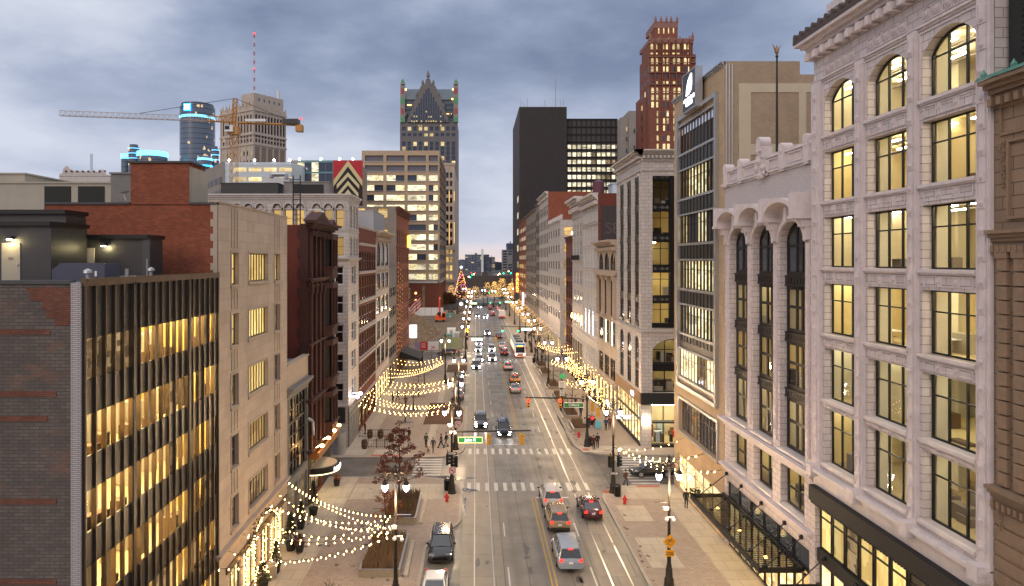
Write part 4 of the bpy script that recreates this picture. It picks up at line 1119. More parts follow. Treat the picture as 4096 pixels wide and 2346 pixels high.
for j,h in enumerate(hs):
    for k in range(19):
        u = 28.45+k*.773
        pm = M['lit_yellow']
        if j == 0 and k < 6: pm = M['lit_dim']
        elif j == 3 and 12 < k: pm = rr.choice([M['lit_dim'],M['lit_yellow']])
        elif j > 3 and k > 5: pm = rr.choice([M['lit_dim'],M['lit_yellow'],M['lit_amber']])
        elif rr.random() < .08: pm = M['lit_dim']
        win(t, FL, (u,u+.69,h[2],h[3]), .04, 1, (), None, M['glass_clear'] if pm == M['lit_yellow'] else pm)
    lam = []
    for c in range(8): lam += [(29.0+c*1.75,30.2+c*1.75,-.9),(29.0+c*1.75,30.2+c*1.75,-2.6),(29.0+c*1.75,30.2+c*1.75,-4.3)]
    rm = room(t, FL, 28.4, 42.95, h[2]-.75, h[3]+.3, -.3, -5.2, (), 'room_amber', lam, .1, 'tube_amber')
    k = MB(); k2 = MB(); k3 = MB()
    for c in range(19):
        u = 28.45+c*.773; q = rr.random()
        if q < .28: k.fb(FL,u,u+.64,h[2]-.02+rr.random()*.5*(rr.random()<.4),h[3]+.02,-.36,-.33)
        elif q < .6: k2.fb(FL,u,u+.6,h[2]-.7,h[2]+rr.uniform(-.1,.55),-1.0,-.5)
        if rr.random() < .5: k3.fb(FL,u,u+.5,h[2]-.7,h[2]+rr.uniform(.2,1.3),-2.6-rr.random()*1.8,-2.2)
    k.build('blind', M['amber_cloth'], rm); k2.build('desk', M['wood'], rm); k3.build('cabinet', M['beige_metal'], rm)
def corrugated(name, x0,x1,y0,y1,z0,z1, roof=True):
    m = MB(); m.box(x0,x1,y0,y1,z0,z1)
    z = z0+.05
    while z < z1-.1: m.box(x0-.03,x1+.03,y0-.03,y1+.03,z,z+.055); z += .115
    o = m.build(name, M['dark_metal'], t)
    if roof: m = MB(); m.box(x0-.25,x1+.12,y0-.3,y1+.1,z1-.02,z1+.2); m.build('roof_edge', M['black_metal'], o)
    return o
p = corrugated('penthouse', -32,-21.85,36,39.3,22.35,25.3)
m = MB(); m.fb(('N',36),-24.35,-23.4,22.4,24.4,0,.06); d = m.build('door', M['beige_metal'], p)
m = MB(); m.fb(('N',36),-24.0,-23.75,23.55,23.68,.06,.075); m.build('plate', M['brown_grey'], d)
m = MB(); m.ball((-23.5,35.88,23.3),.05); m.build('handle', M['chrome'], d)
p2_ = corrugated('penthouse', -31,-21.9,37.4,39.3,25.3,26.0)
p = corrugated('penthouse', -24.4,-18.5,39.55,41.3,22.35,24.75)
m = MB(); m.fb(('N',39.5),-22.35,-21.5,22.4,24.2,0,.06); m.build('door', M['beige_metal'], p)
m = MB(); m.fb(('N',39.5),-18.75,-18.35,22.4,24.75,0,.12); m.build('post', M['dark_metal'], p)
for x,y,z in ((-23.85,35.75,24.62),(-20.9,39.25,24.35)):
    m = MB(); m.box(x-.14,x+.14,y-.05,y+.2,z-.02,z+.12); o = m.build('wall_lamp', M['black_metal'], p)
    m = MB(); m.box(x-.1,x+.1,y-.04,y+.1,z-.06,z-.02); m.build('lens', M['lamp'], o)
    l = bpy.data.lights.new('door_lamp','POINT'); l.energy = 34; l.color = (1,.82,.34); l.shadow_soft_size = .08
    q = bpy.data.objects.new('door_lamp', l); COL.objects.link(q); q.location = (x,y-.12,z-.14)
for x,y,l in ((-16.9,30.5,'short grey vent pipe near the finned building corner'),(-17.4,37.5,'mushroom vent on the finned building roof'),(-19.5,41.8,'tall vent pipe against the red brick flank')):
    tt = thing('roof_vent', l, 'vent', (x,y,22.35)); m = MB(); m.tube((x,y,22.35),(x,y,22.95),.09,8); m.lathe([(.1,.55),(.2,.6),(.18,.72),(.02,.8)],(x,y,22.35),10); m.build('pipe', M['steel'], tt)
tt = thing('roof_conduit', 'grey conduit run crossing the finned building roof', 'conduit', (-19,32,22.4)); m = MB(); m.path([(-26,31,22.5),(-18.5,31,22.5),(-18.5,35,22.5),(-18.5,39.4,22.5),(-18.5,39.4,23.6)],.05); m.build('conduit_pipe', M['steel'], tt)
t = thing('rooftop_air_unit', 'slate blue rooftop air unit behind the finned building parapet', 'air unit', (-18.7,34,22.35))
m = MB(); m.loft([[(-20.1,33.2,22.4),(-20.1,34.6,22.4),(-20.1,34.6,23.05),(-20.1,33.2,23.05)],[(-19.7,33.2,22.4),(-19.7,34.6,22.4),(-19.7,34.6,23.38),(-19.7,33.2,23.38)],[(-17.6,33.2,22.4),(-17.6,34.6,22.4),(-17.6,34.6,23.38),(-17.6,33.2,23.38)]])
m.build('casing', plain('slate_metal', (.055,.06,.10), .5), t)
m = MB(); m.box(-18.05,-17.95,33.15,33.2,22.75,23.0); m.build('label_plate', M['sign_white'], t)
m = MB(); m.box(-17.3,-16.4,34,34.5,22.4,22.75); m.tube((-16.9,33.9,22.4),(-16.9,33.9,23.1),.09); m.build('vent_pipe', M['steel'], t)

# --- L2 cream limestone building
t = thing('cream_limestone_building', 'cream limestone building with five rows of small lit windows and red brick flank', 'building', (XL,51,0))
F2 = ('N',43.1)
tops = [24.0,20.0,16.0,12.0,8.0]; hs = []
for z in tops: hs += [(45.5,46.8,z-2.1,z),(49.0,53.4,z-2.0,z),(55.3,56.7,z-2.1,z)]
sh = [(45.2,47.4,.3,3.5),(47.9,51.2,.3,3.5),(51.8,54.2,.3,3.5),(54.8,58.2,.3,3.5)]
m = MB(); wall(m, FL, 43.1, 59.0, 0, 27.1, hs+sh, .28); m.build('wall', M['cream_stone'], t)
m = MB(); m.fq(F2,-26.5,XL,0,26.95); m.fq(F2,-60,-26.5,0,26.3); m.box(-21.25,-17.65,43.1,45.6,26.9,29.5); m.build('side_wall', M['red_brick'], t)
m = MB(); m.fq(('R',-17.64),43.12,45.7,26.9,29.3); m.box(-17.9,-17.62,43.3,46,26.5,29.25); m.build('penthouse_side', M['beige_metal'], t)
m = MB(); m.add([(-60,43.1,26.2),(XL-.2,43.1,26.2),(XL-.2,59,26.2),(-60,59,26.2)],[(0,1,2,3)]); m.fq(('S',59),-60,XL,0,27); m.box(-21.4,-17.5,42.98,45.7,29.5,29.62); m.box(-60,-26.5,43,43.4,26.3,26.4); m.box(-26.5,-21.3,43,43.4,26.95,27.08); m.box(-17.6,XL,43,43.4,26.95,27.08); m.build('roof', M['roof'], t)
m = MB(); m.fb(F2,XL-.25,XL,22.7,27.1,-.1,.05)
for k in range(5): m.fb(F2,XL-.42,XL-.25,22.9+k*.9,23.35+k*.9,-.1,.05)
m.build('corner_quoin', M['cream_plain'], t)
tr = MB()
cornice(tr, FL, 43.1, 59, 4.95, .42, .35, 3, 0, True, False); tr.fb(FL,43.1,59,27.1,27.2,-.5,.06)
for a,b,c,d in hs: outline(tr, FL, a-.13, b+.13, c-.15, d+.14, .13, -.02, .06); tr.fb(FL,a-.16,b+.16,c-.2,c-.004,-.25,.12)
for u in (45.55,46.1,46.65,55.35,56.0,56.6): 
    for z0,z1 in ((24.3,26.9),(20.3,21.6),(16.3,17.6),(12.3,13.6),(8.3,9.6)): tr.fb(FL,u-.05,u+.05,z0,z1,-.02,.05)
tr.build('trim', M['cream_plain'], t)
rr = random.Random(6)
for i,(a,b,c,d) in enumerate(hs):
    if b-a > 3: win(t, FL, (a,b,c,d), .24, 7, (), M['bronze'], M['lit_yellow'] if i < 9 else M['lit_amber'] if i < 12 else M['lit_dim'], .07)
    else: win(t, FL, (a,b,c,d), .24, 1, (.5,), M['bronze'], M['lit_yellow'] if i < 4 else rr.choice([M['lit_dim'],M['glass_grey'],M['lit_dim']]), .09)
for h in sh: win(t, FL, h, .2, 3, (), M['black_metal'], M['shop'], .07, name='shop_window')
m = MB(); m.fb(FL,44.5,58.8,3.5,3.9,-.1,.12); m.build('shop_lintel', M['bronze'], t)
# rooftop plant further left
def roofbox(label, x0,x1,y0,y1,z0,z1, mat='beige_metal', louv=(), name='rooftop_plant'):
    t = thing(name, label, 'roof unit', ((x0+x1)/2,(y0+y1)/2,z0))
    m = MB(); m.box(x0,x1,y0,y1,z0,z1); m.box(x0-.08,x1+.08,y0-.08,y1+.08,z1,z1+.12); m.build('casing', M[mat], t)
    if louv:
        m = MB()
        for a,b,c,d in louv: m.fb(('N',y0),a,b,c,d,-.1,.03)
        m.build('louvre', M['black_matte'], t)
    return t
roofbox('olive grey rooftop box beside the red brick penthouse', -24.5,-22.0,47,50,26.2,29.3, 'grey_stone')
roofbox('beige rooftop plant with two black louvres at the far left', -34.5,-24.9,50,54,26.2,29.0, 'beige_metal', ((-30.8,-28.9,26.8,28.8),(-28.4,-26.5,26.8,28.8)))
roofbox('pale slope topped rooftop shed at the left edge', -44,-33.5,52,58,26.2,29.9, 'beige_metal')
roofbox('low grey duct housing behind the red brick parapet', -27.5,-22.1,56,59,26.2,27.9, 'steel')
t = thing('satellite_dish', 'small white satellite dish on the brick rooftop penthouse', 'dish', (-21.6,43.2,27.5))
m = MB(); m.lathe([(.02,0),(.2,.06),(.32,.16)], (-21.6,42.95,27.6), 12); m.tube((-21.55,43.1,27.2),(-21.6,42.95,27.65),.04); m.build('dish', M['sign_white'], t)

# --- L3 low dark gridded building
t = thing('low_gridded_building', 'low narrow building with black metal window grid and cream parapet band', 'building', (XL,62.7,0))
hs = [(59.5,66.0,4.6,11.6),(59.6,62.4,.3,3.9),(63.2,66,.3,3.9)]
m = MB(); wall(m, FL, 59.02, 66.5, 0, 11.9, hs, .3); shell(m, XL-14, XL, 59.02, 66.5, 0, 14.2, 'LR'); m.build('wall', M['grey_stone'], t)
m = MB(); m.fb(FL,59.02,66.5,12.6,14.5,-.4,0); m.fb(FL,59.02,66.5,14.5,14.65,-.5,.08); m.build('parapet', M['cream_plain'], t)
m = MB(); cornice(m, FL, 59.02, 66.5, 11.9, .7, .5, 3, 0, False, False); m.build('cornice', M['grey_stone'], t)
for k in range(6):
    for j in range(3):
        a = 59.5+k*1.083; win(t, FL, (a,a+1.083,4.6+j*2.33,6.93+j*2.33), .26, 1, (.5,), M['black_metal'], M['glass_dark'] if (k+j)%4 else M['lit_dim'], .12)
for h in hs[1:]: win(t, FL, h, .26, 2, (.75,), M['steel'], M['lit_dim'], .08, name='shop_window')

# --- L4 dark red Victorian building
t = thing('victorian_building', 'dark red ornate Victorian building with pedimented cornice and projecting bays', 'building', (XL,71.5,0))
FA = ('N',66.5)
hs = []
for z0,z1,arch in ((22.4,26.3,1),(16.0,20.9,0),(10.6,15.0,0),(5.9,9.6,0)):
    for a,b in ((67.1,68.4),(68.9,70.2),(70.7,72.0)): hs.append((a,b,z0,z1,z1-.65,True) if arch else (a,b,z0,z1))
m = MB(); wall(m, FL, 66.5, 72.6, 0, 27, hs+[(67,72.2,.3,4.4)], .35); shell(m, XL-12, XL, 66.5, 76.8, 0, 26.6, 'LN'); m.build('wall', M['sandstone_red'], t)
m = MB(); m.fq(FA,XL-12,XL-.55,0,26.9); m.build('side_wall', M['dark_red'], t)
m = MB(); m.fb(FA,XL-.75,XL,0,27,-.3,.12); 
for k in range(14): m.fb(FA,XL-1.0,XL-.75,1+k*1.9,1.9+k*1.9,-.2,.12)
cornice(m, FL, 66.4, 76.8, 26.3, 1.0, 1.0, 4, .6, True, True); cornice(m, FL, 66.4, 76.8, 21.2, .6, .6, 3, .5, True, True); cornice(m, FL, 66.4, 76.8, 15.2, .4, .4, 3, 0, True, True); cornice(m, FL, 66.4, 76.8, 9.8, .5, .55, 3, .4, True, True); cornice(m, FL, 66.4, 76.8, 5.0, .5, .5, 3, 0, True, True)
m.fpoly(FL,[(66.6,27.3),(70,28.35),(73.4,27.3)],-.6,.7); m.fpoly(FL,[(73.8,27.3),(75.3,27.9),(76.8,27.3)],-.6,.7)
for u in (66.75,68.65,70.45,72.3):
    m.fb(FL,u-.16,u+.16,5.5,26.3,0,.3); m.fb(FL,u-.25,u+.25,20.3,21.2,0,.42); m.fb(FL,u-.25,u+.25,26,26.4,0,.5)
m.build('stone_ornament', M['red_stone_dark'], t)
for h in hs: win(t, FL, h, .3, 1, (.5,), M['black_metal'], M['glass_dark'], .1)
# projecting corner bay
b_ = MB(); o_ = MB()
for z0,z1 in ((21.8,26.3),(15.6,21.2),(10.2,15.2),(5.5,9.8)):
    o_.prism([(XL,72.6),(XL+.9,73.3),(XL+.9,76.0),(XL,76.7)],z0,z0+.9); o_.prism([(XL,72.5),(XL+1.1,73.2),(XL+1.1,76.1),(XL,76.8)],z0+.9,z0+1.1); o_.prism([(XL,72.6),(XL+.95,73.3),(XL+.95,76.0),(XL,76.7)],z1-.6,z1)
    b_.prism([(XL,72.9),(XL+.72,73.5),(XL+.72,75.8),(XL,76.4)],z0+1.1,z1-.6)
    for x,y in ((XL+.05,72.75),(XL+.82,73.4),(XL+.82,74.65),(XL+.82,75.9)): o_.tube((x,y,z0+1.1),(x,y,z1-.6),.13,6)
o = o_.build('projecting_bay', M['red_stone_dark'], t); b_.build('bay_glass', M['glass_dark'], o)
m = MB(); m.fb(FL,72.6,76.8,0,5.5,-.4,0); m.build('corner_wall', M['black_matte'], t)
win(t, FL, (67,72.2,.3,4.4), .3, 3, (.75,), M['black_metal'], M['lit_dim'], .1, name='shop_window')
m = MB(); m.fb(FL,66.6,76.6,4.55,4.75,0,1.0); m.fb(FL,66.6,76.6,4.75,5.2,.85,1.0); o = m.build('copper_fascia', plain('polished_copper', (.5,.24,.1), .3, .7), t)
for u in (67.6,70.6,73.6,76):
    m = MB(); m.tube((XL+.4,u,5.4),(XL+1.0,u,5.7),.03); m.ball((XL+1.05,u,5.62),.22,8,4,.7); m.build('gooseneck_lamp', M['bulb'], o)
m = MB()
for z,r in ((2.95,2.3),(3.5,2.35)): pass
m.prism([(XL,67.2)]+[(XL+2.4*math.sin(PI*i/12),69.4-2.3*math.cos(PI*i/12)) for i in range(13)]+[(XL,71.6)],2.9,3.45); o = m.build('round_marquee', M['black_matte'], t)
m = MB(); m.prism([(XL,67.5)]+[(XL+2.15*math.sin(PI*i/12),69.4-2.05*math.cos(PI*i/12)) for i in range(13)]+[(XL,71.3)],3.45,3.5); m.build('marquee_top', M['cream_band'], o)
m = MB(); m.prism([(XL,67.2)]+[(XL+2.42*math.sin(PI*i/12),69.4-2.32*math.cos(PI*i/12)) for i in range(13)]+[(XL,71.6)],2.84,2.92); m.build('marquee_light', glow('warm_marquee_edge',(1,.75,.4),3), o)
m = MB()
for i in range(5):
    a = PI*(.34+.055*i); x = XL+2.41*math.sin(a); y = 69.4-2.31*math.cos(a); m.box(x-.02,x+.06,y-.1,y+.08,3.02,3.36)
m.build('marquee_lettering', M['white_sign'], o)
m = MB(); m.path([(XL+.1,66.0,8.6),(XL+.5,66.1,8.3),(XL+.55,66.1,7.0)],.16,8); m.build('bent_duct', M['steel'], t)
t = thing('roof_ladder_frame', 'black steel ladder frame on the red Victorian roof', 'ladder', (-17.6,69,26.6))
m = MB()
for x in (-18.0,-17.3): m.tube((x,69,26.6),(x,69,31.9),.06)
for k in range(10): m.tube((-18.0,69,27+k*.5),(-17.3,69,27+k*.5),.035)
m.build('ladder_frame', M['black_metal'], t)

# --- L5 white corner building beyond John R
Y5L = 87.3; FB = ('N',Y5L)
t = thing('white_corner_building', 'white tiled corner building with arched top storey and amber blinds', 'building', (XL,91,0))
ncol = [-16.9-1.12, -20.9-1.12]
hs = []; lit = []
cs = [-34.6+k*3.05 for k in range(6)]
AC = [-16.95,-18.4,-19.85,-21.9,-23.35,-24.8,-26.9,-28.35,-29.8,-31.9,-33.35,-34.8]
for c in AC: hs += [(c-.5,c+.5,27.7,30.6,30.05,True),(c-.5,c+.5,24.15,26.4)]
low = [(-21.3,-17.9,z,z+4.3) for z in (7.0,)] 
for k in range(5):
    for a,b in ((-18.75,-16.5),(-21.9,-19.6),(-26,-23.5)): hs.append((a,b,5.85+k*3.65,8.2+k*3.65))
m = MB(); wall(m, FB, -38, XL, 5.2, 31.2, hs, .4)
hr = [(89.5,92.8,5.85+k*3.65,8.2+k*3.65) for k in range(5)] + [(88.6,90,24.15,26.4),(91,92.4,24.15,26.4),(93,94.4,24.15,26.4),(88.6,90,27.7,30.6,29.9,True),(91,92.4,27.7,30.6,29.9,True),(93,94.4,27.7,30.6,29.9,True)]
wall(m, FL, Y5L, 95, 5.2, 31.2, hr, .35); shell(m, -38, XL, Y5L, 95, 5.2, 30.9, 'LN')
m.fb(FB,-17.4,XL,0,5.2,-.5,0); m.build('wall', M['white2'], t)
tr = MB()
for F,a,b,e in ((FB,-38,XL,True),(FL,Y5L,95,False)):
    cornice(tr, F, a, b, 30.95, .85, .45, 4, 0, e and F is FL, e); cornice(tr, F, a, b, 23.45, .4, .45, 3, 0, False, e); cornice(tr,F,a,b,27.2,.2,.12,2,0,False,e); cornice(tr,F,a,b,5.2,.25,.15,2,0,False,e)
for c in AC:
    o = arc(c-.66,c+.66,30.05,30.85,12); i = arc(c-.52,c+.52,30.05,30.6,12)
    for p,q,r,s_ in zip(o,o[1:],i[1:],i): tr.fpoly(FB,[p,q,r,s_],-.02,.14)
    tr.fb(FB,c-.5,c+.5,29.85,30.05,-.38,-.1); fdisc(tr,FB,c,30.2,.3,-.36,-.2)
    for e in (-.7,.7): tr.tube((c+e,Y5L-.08,27.6),(c+e,Y5L-.08,29.8),.09,6); tr.fb(FB,c+e-.12,c+e+.12,29.75,30.0,-.02,.2)
tr.build('terracotta_ornament', M['white2_plain'], t)
M['amber_blind'] = litpane('amber_blind_window', (1,.62,.2), (.9,.5,.14), .55, .15, .6, .6)
for h in hs:
    if h[2] > 27: win(t, FB, (h[0],h[1],27.7,29.85), .35, 1, (.5,), M['bronze'], M['amber_blind'], .07)
    elif h[2] > 24: win(t, FB, h, .35, 1, (.5,), M['bronze'], M['amber_blind'], .07)
    else: win(t, FB, h, .35, 2, (.6,), M['sign_white'], M['glass_dark'], .14)
for h in hr: win(t, FL, h, .3, 2 if h[1]-h[0] > 2 else 1, (.5,), M['sign_white'], M['glass_grey'], .12)
m = MB(); m.fb(FB,-30,XL-.35,3.3,5.2,0,.35); m.build('black_awning', M['black_matte'], t)
for k in range(4): win(t, FB, (-21.6+k*1.05,-20.6+k*1.05,.4,3.3), -.02, 1, (), M['bronze'], M['shop'] if k%2 else M['lit_dim'], .08, name='shop_window')
for k in range(3): win(t, FL, (87.8+k*2.4,90+k*2.4,.4,4.6), -.02, 2, (.8,), M['steel'], M['shop'], .08, name='shop_window')
m = MB(); m.fq(FB,-30,XL-1.5,0,3.3); m.fq(FL,Y5L,95,0,5.2); m.build('shop_wall', M['grey_stone'], t)
m = MB()
for u in (88.2,90.6): m.box(XL+.05,XL+.9,u-.05,u+.05,6.3,6.4); m.ball((XL+1.0,u,6.3),.2)
m.build('sign_floodlight', M['flood'], t)
roofbox('black generator on the white corner building roof', -33.5,-26,92,95,30.9,33.6, 'spandrel')
roofbox('dark rooftop screen beside the generator', -25.5,-19.5,93,95,30.9,33.9, 'grey_stone', ((-24.2,-20.2,31.4,33.6),))
t = thing('rooftop_cooler', 'galvanised rooftop cooler with ducts on the white corner building', 'roof unit', (-27,94,33.6))
m = MB(); m.box(-29,-25.6,96,98,33.4,34.9); m.path([(-28,96,34.9),(-28,96,35.3),(-26,96,35.3),(-26,96,34.7)],.3,8); m.build('casing', M['steel'], t)
t = thing('roof_lamp_pole', 'curved white lamp pole with camera ball on the Victorian roof', 'lamp', (-18.1,75,26.6))
m = MB(); m.path([(-18.3,75,26.6),(-18.3,75,28.3),(-17.9,75,28.9),(-16.5,75,28.9)],.06); m.ball((-16.4,75,28.6),.22); m.build('pole', M['sign_white'], t)

# --- further left fronts
front('slender_brown_building','narrow brown building with tall vertical piers and white arcaded attic','L',95.05,111.2,28.3,M['dark_red'],M['white2_plain'],[(6,9.2),(10.2,13.4),(14.2,17.2),(18,21.4),(22,24.9)],spread(95.05,111.2,7,.55,.4),M['bronze'],D_,(.3,.2,0),arch=(4,),bands=(9.5,13.6,17.5,21.6,25.6),seed=15,wcols=1,nwall=M['red_brick'],shopm='lit_dim')
front('triple_arch_white_building','cream white building with three arched top windows and bracketed cornice','L',111.25,128.2,28.3,M['white2'],M['cream_plain'],[(6.2,9.4),(10.6,13.6),(14.8,17.6),(18.8,21.4),(22.6,26.6)],spread(111.25,128.2,3,1.4,1.2),M['black_metal'],D_,(1.1,1.2,.8),arch=(4,),bands=(9.8,21.6),seed=16,wcols=1)
roofbox('grey metal rooftop screen above the cream arched building', XL-9,XL-.6,113,126,28.1,31.5, 'steel')
front('plain_grey_building','plain grey narrow building with ribbon windows','L',128.25,139.8,22.4,M['grey_stone'],M['brown_grey'],[(5.4,7.2),(9,11),(12.8,14.8),(16.6,18.4)],spread(128.25,139.8,4,.5,.6),M['black_metal'],D_,(.3,.15,0),seed=17,wcols=1,shopm='lit_dim')
front('tall_red_brick_building','tall red brick corner building with amber lit side windows and bulb strings standing in for uplights','L',140,166,34.4,M['red_brick'],M['sandstone_red'],[(5.4,8.4),(10,13),(14.4,17.4),(18.8,21.8),(23,25.8),(27,29.8)],spread(140,166,6,2.4,1.4),M['bronze'],[M['glass_dark']],(1.0,.7,.8),nwall=M['brown_grey'],nwin=[(-19.6,-17.6,11+k*4.2,13+k*4.2) for k in range(6)]+[(-24,-22,11+k*4.2,13+k*4.2) for k in range(6)],bands=(25.9,),seed=18,wcols=1,shopm='lit_dim')
s5 = thing('yellow_wall_sign', 'small yellow lit sign high on the red brick corner building', 'sign', (XL,163,28))
m = MB(); m.fb(FL,162,163.6,26.6,29.2,.1,.7); m.build('sign_panel', M['yellow_neon'], s5)
s5 = thing('white_box_sign', 'white glowing box sign on the corner of the red brick building', 'sign', (XL+.9,166,8))
m = MB(); m.box(XL+.3,XL+1.9,165.6,166.3,5.2,8.2); m.build('sign_panel', M['white_sign'], s5)
s5 = thing('slate_awning', 'dark slate sloped entrance awning at the red brick building', 'awning', (XL+1.5,150,4))
m = MB(); m.add([(XL,146,4.6),(XL,156,4.6),(XL+4.2,156,3.0),(XL+4.2,146,3.0),(XL,146,3.1),(XL+4.2,146,2.5),(XL+4.2,156,2.5),(XL,156,3.1)],[(0,1,2,3),(0,3,5,4),(3,2,6,5),(2,1,7,6)]); m.build('awning_cover', M['black_matte'], s5)
for k in range(2): m = MB(); m.tube((XL+4.1,146.2+k*9.6,.15),(XL+4.1,146.2+k*9.6,2.6),.08); m.build('post', M['black_metal'], s5)
# ------------------------------------------------------------------ towers and buildings far away
def panes(t, F, hs, pick, depth=.3):
    for h in hs: win(t, F, h, depth, 1, (), None, pick(h))

def plain_tower(name, label, cat, mat, boxes, top=None):
    t = thing(name, label, cat, boxes[0][:1]+boxes[0][2:3]+(0,))
    m = MB()
    for b in boxes: m.box(*b)
    m.build('wall', mat, t)
    return t

M['tan_panel'] = plain('tan_precast', (.46,.345,.235), .8, var=.08, vs=.3)
M['dark_tower'] = plain('charcoal_stone', (.062,.054,.058), .7, var=.2, vs=.4)
M['glass_blue'] = flat('blue_office_glass', (.035,.05,.085), .12, spec=.7)
M['far_stone'] = plain('far_grey_stone', (.30,.265,.235), .8, var=.15, vs=.15)
M['lit_far'] = litpane('lit_far_window', (1,.78,.38), (.6,.4,.16), .85, .6, .5, .6)
M['louvre'] = plain('grey_louvre', (.13,.13,.16), .6)

# tan office block beyond the building site
t = thing('tan_office_block', 'tan concrete office block with wide lit ribbon windows beyond the building site', 'building', (-33,310,0))
rows = [69.6-4.33*k for k in range(13)]
bx = [(-48.6,-40.6),(-39.2,-31.3),(-29.9,-21.9),(-20.6,-16.6)]
hs = [(a,b,z-2.5,z) for z in rows for a,b in bx]
m = MB(); F = ('N',307); wall(m, F, -50, XL, 14.5, 71.7, hs, .8)
hl = [(307.6,372,z-2.5,z) for z in rows]
wall(m, FL, 307, 374, 14.5, 71.7, hl, .8); shell(m, -50, XL, 307, 374, 14.5, 71.2, 'LN'); m.build('wall', M['tan_panel'], t)
rr = random.Random(4)
for i,z in enumerate(rows):
    for a,b in bx:
        for k in range(2):
            w_ = (b-a)/2
            pm = M['louvre'] if i < 2 else rr.choice([M['lit_white'],M['lit_white'],M['lit_office'],M['glass_blue']]) if (i > 4 or k) else rr.choice([M['lit_white'],M['glass_blue'],M['glass_blue']])
            win(t, F, (a+k*w_,a+(k+1)*w_,z-2.5,z), .7, 1, (), None, pm)
    win(t, FL, hl[i], .7, 1, (), None, M['louvre'])
m = MB()
for z in rows:
    for a,b in bx: m.fb(F,a-.1,b+.1,z-2.75,z-2.55,-.3,.35)
    m.fb(FL,307,373,z-2.75,z-2.55,-.3,.4)
m.fb(F,-50,XL,13.6,14.5,-.5,.3); m.fb(FL,306.7,374,13.6,14.5,-.5,.3)
m.build('pale_sill', M['steel'], t)
m = MB(); hb = [(-49,-28.5,4.5,12.8,11.5,None),(-23.6,-22.2,1,12.6)]
wall(m, F, -50, XL, 0, 13.55, hb, .5); wall(m, FL, 307, 374, 0, 13.55, [(310+k*6,314.5+k*6,1,12) for k in range(10)], .5); m.build('brick_base', M['sandstone_red'], t)
for h in hb: win(t, F, h, .45, 4, (.5,), M['bronze'], M['lit_dim'], .15)
for k in range(10): win(t, FL, (310+k*6,314.5+k*6,1,12), .45, 1, (), None, M['lit_office'])
m = MB()
for z in (9.2,6,2.8): fdisc(m,F,-26.3,z,.45,0,.2)
m.build('wall_lamp', M['bulb_far'], t)

# cream tower beyond it, lit from below
t = thing('uplit_cream_tower', 'slim cream office tower washed by warm uplights behind the tan block', 'building', (-15,430,0))
hs = [(a,a+1.5,12+k*5.2,15.2+k*5.2) for k in range(13) for a in (-18.2,-15.9)]
m = MB(); F = ('N',430); wall(m, F, -24, -13, 0, 82, hs, .5); shell(m, -24, -13, 430, 520, 0, 82, 'N'); m.prism([(-24.3,429.7),(-12.7,429.7),(-12.7,520),(-24.3,520)],82,83.5); m.build('wall', M['cream_stone'], t)
panes(t, F, hs, lambda h: M['glass_dark'] if h[2] > 30 else M['lit_amber'], .4)
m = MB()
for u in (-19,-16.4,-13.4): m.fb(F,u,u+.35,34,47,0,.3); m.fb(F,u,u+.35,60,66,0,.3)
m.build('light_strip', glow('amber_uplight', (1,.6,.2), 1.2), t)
m = MB(); m.fb(F,-24,-12.5,30,32,0,1.2); m.fb(F,-24,-12.5,10,11.5,0,1.2); m.build('cornice', M['cream_plain'], t)

# gabled postmodern tower
Y = 640; F = ('N',Y); K = Y/2800
def gx(p): return (1200+p/2.08-1903)*K
def gz(p): return EYE+(1043-200-p/2.08)*K
t = thing('gabled_tower', 'tall grey granite tower with pointed glass gable and red green lit corner turrets', 'tower', ((gx(832)+gx(1310))/2,Y,0))
x0,x1 = gx(832),gx(1310)
cs = spread(x0,x1,10,1.9,2.0)
hs = [(a,b,gz(800+k*40),gz(765+k*40)) for k in range(12) for a,b in cs] + [(a,b,gz(720),gz(695)) for a,b in cs] + [(a,b,gz(672),gz(640)) for a,b in cs]
m = MB(); wall(m, F, x0, x1, 0, gz(605), hs, .6); shell(m, x0, x1, Y, Y+48, 0, gz(605), 'N'); 
for q in (560,520,480): m.fb(F,gx(850),gx(1295),gz(605),gz(q+8),-46,-1.2)
m.build('wall', plain('grey_granite', (.15,.137,.145), .6, var=.12, vs=.2), t)
rr = random.Random(9)
panes(t, F, hs, lambda h: M['lit_far'] if rr.random() < (.35 if abs(h[3]-gz(640)) < 1 or abs(h[3]-gz(765))<1 else .08) else M['glass_blue'], .5)
m = MB(); zr = gz(297); zb = gz(415)
m.add([(gx(868),Y-.2,zb),(gx(1290),Y-.2,zb),(gx(1288),Y+14,zr),(gx(870),Y+14,zr),(gx(870),Y+34,zr),(gx(1288),Y+34,zr),(gx(1290),Y+46,zb),(gx(868),Y+46,zb)],[(0,1,2,3),(3,2,5,4),(4,5,6,7),(0,3,4,7),(1,6,5,2)])
m.fb(F,gx(868),gx(1290),gz(605),zb,-46,-1); m.build('roof', plain('grey_green_roof', (.075,.11,.135), .5, var=.1, vs=.2), t)
m = MB()
for z in (450,490,530): m.fb(F,gx(860),gx(960),gz(z+14),gz(z),-.8,-.7); m.fb(F,gx(1180),gx(1285),gz(z+14),gz(z),-.8,-.7)
m.build('upper_windows', M['glass_blue'], t)
m = MB(); m.fb(F,gx(892),gx(930),gz(463),gz(455),-.7,-.5); m.fb(F,gx(1210),gx(1262),gz(534),gz(530),-.7,-.5)
for x,z in ((880,330),(1272,330),(1268,410),(880,332)): m.fb(F,gx(x)-.6,gx(x)+.6,gz(z)-.6,gz(z)+.6,-.6,1)
m.build('roof_light', M['bulb_far'], t)
g_ = [(895,605),(905,560),(930,500),(965,395),(1010,300),(1040,285),(1050,250),(1060,240),(1067,190),(1074,240),(1085,250),(1095,285),(1125,300),(1170,395),(1205,500),(1230,560),(1240,605)]
m = MB(); m.fpoly(F,[(gx(a),gz(b)) for a,b in g_],0,1.6)
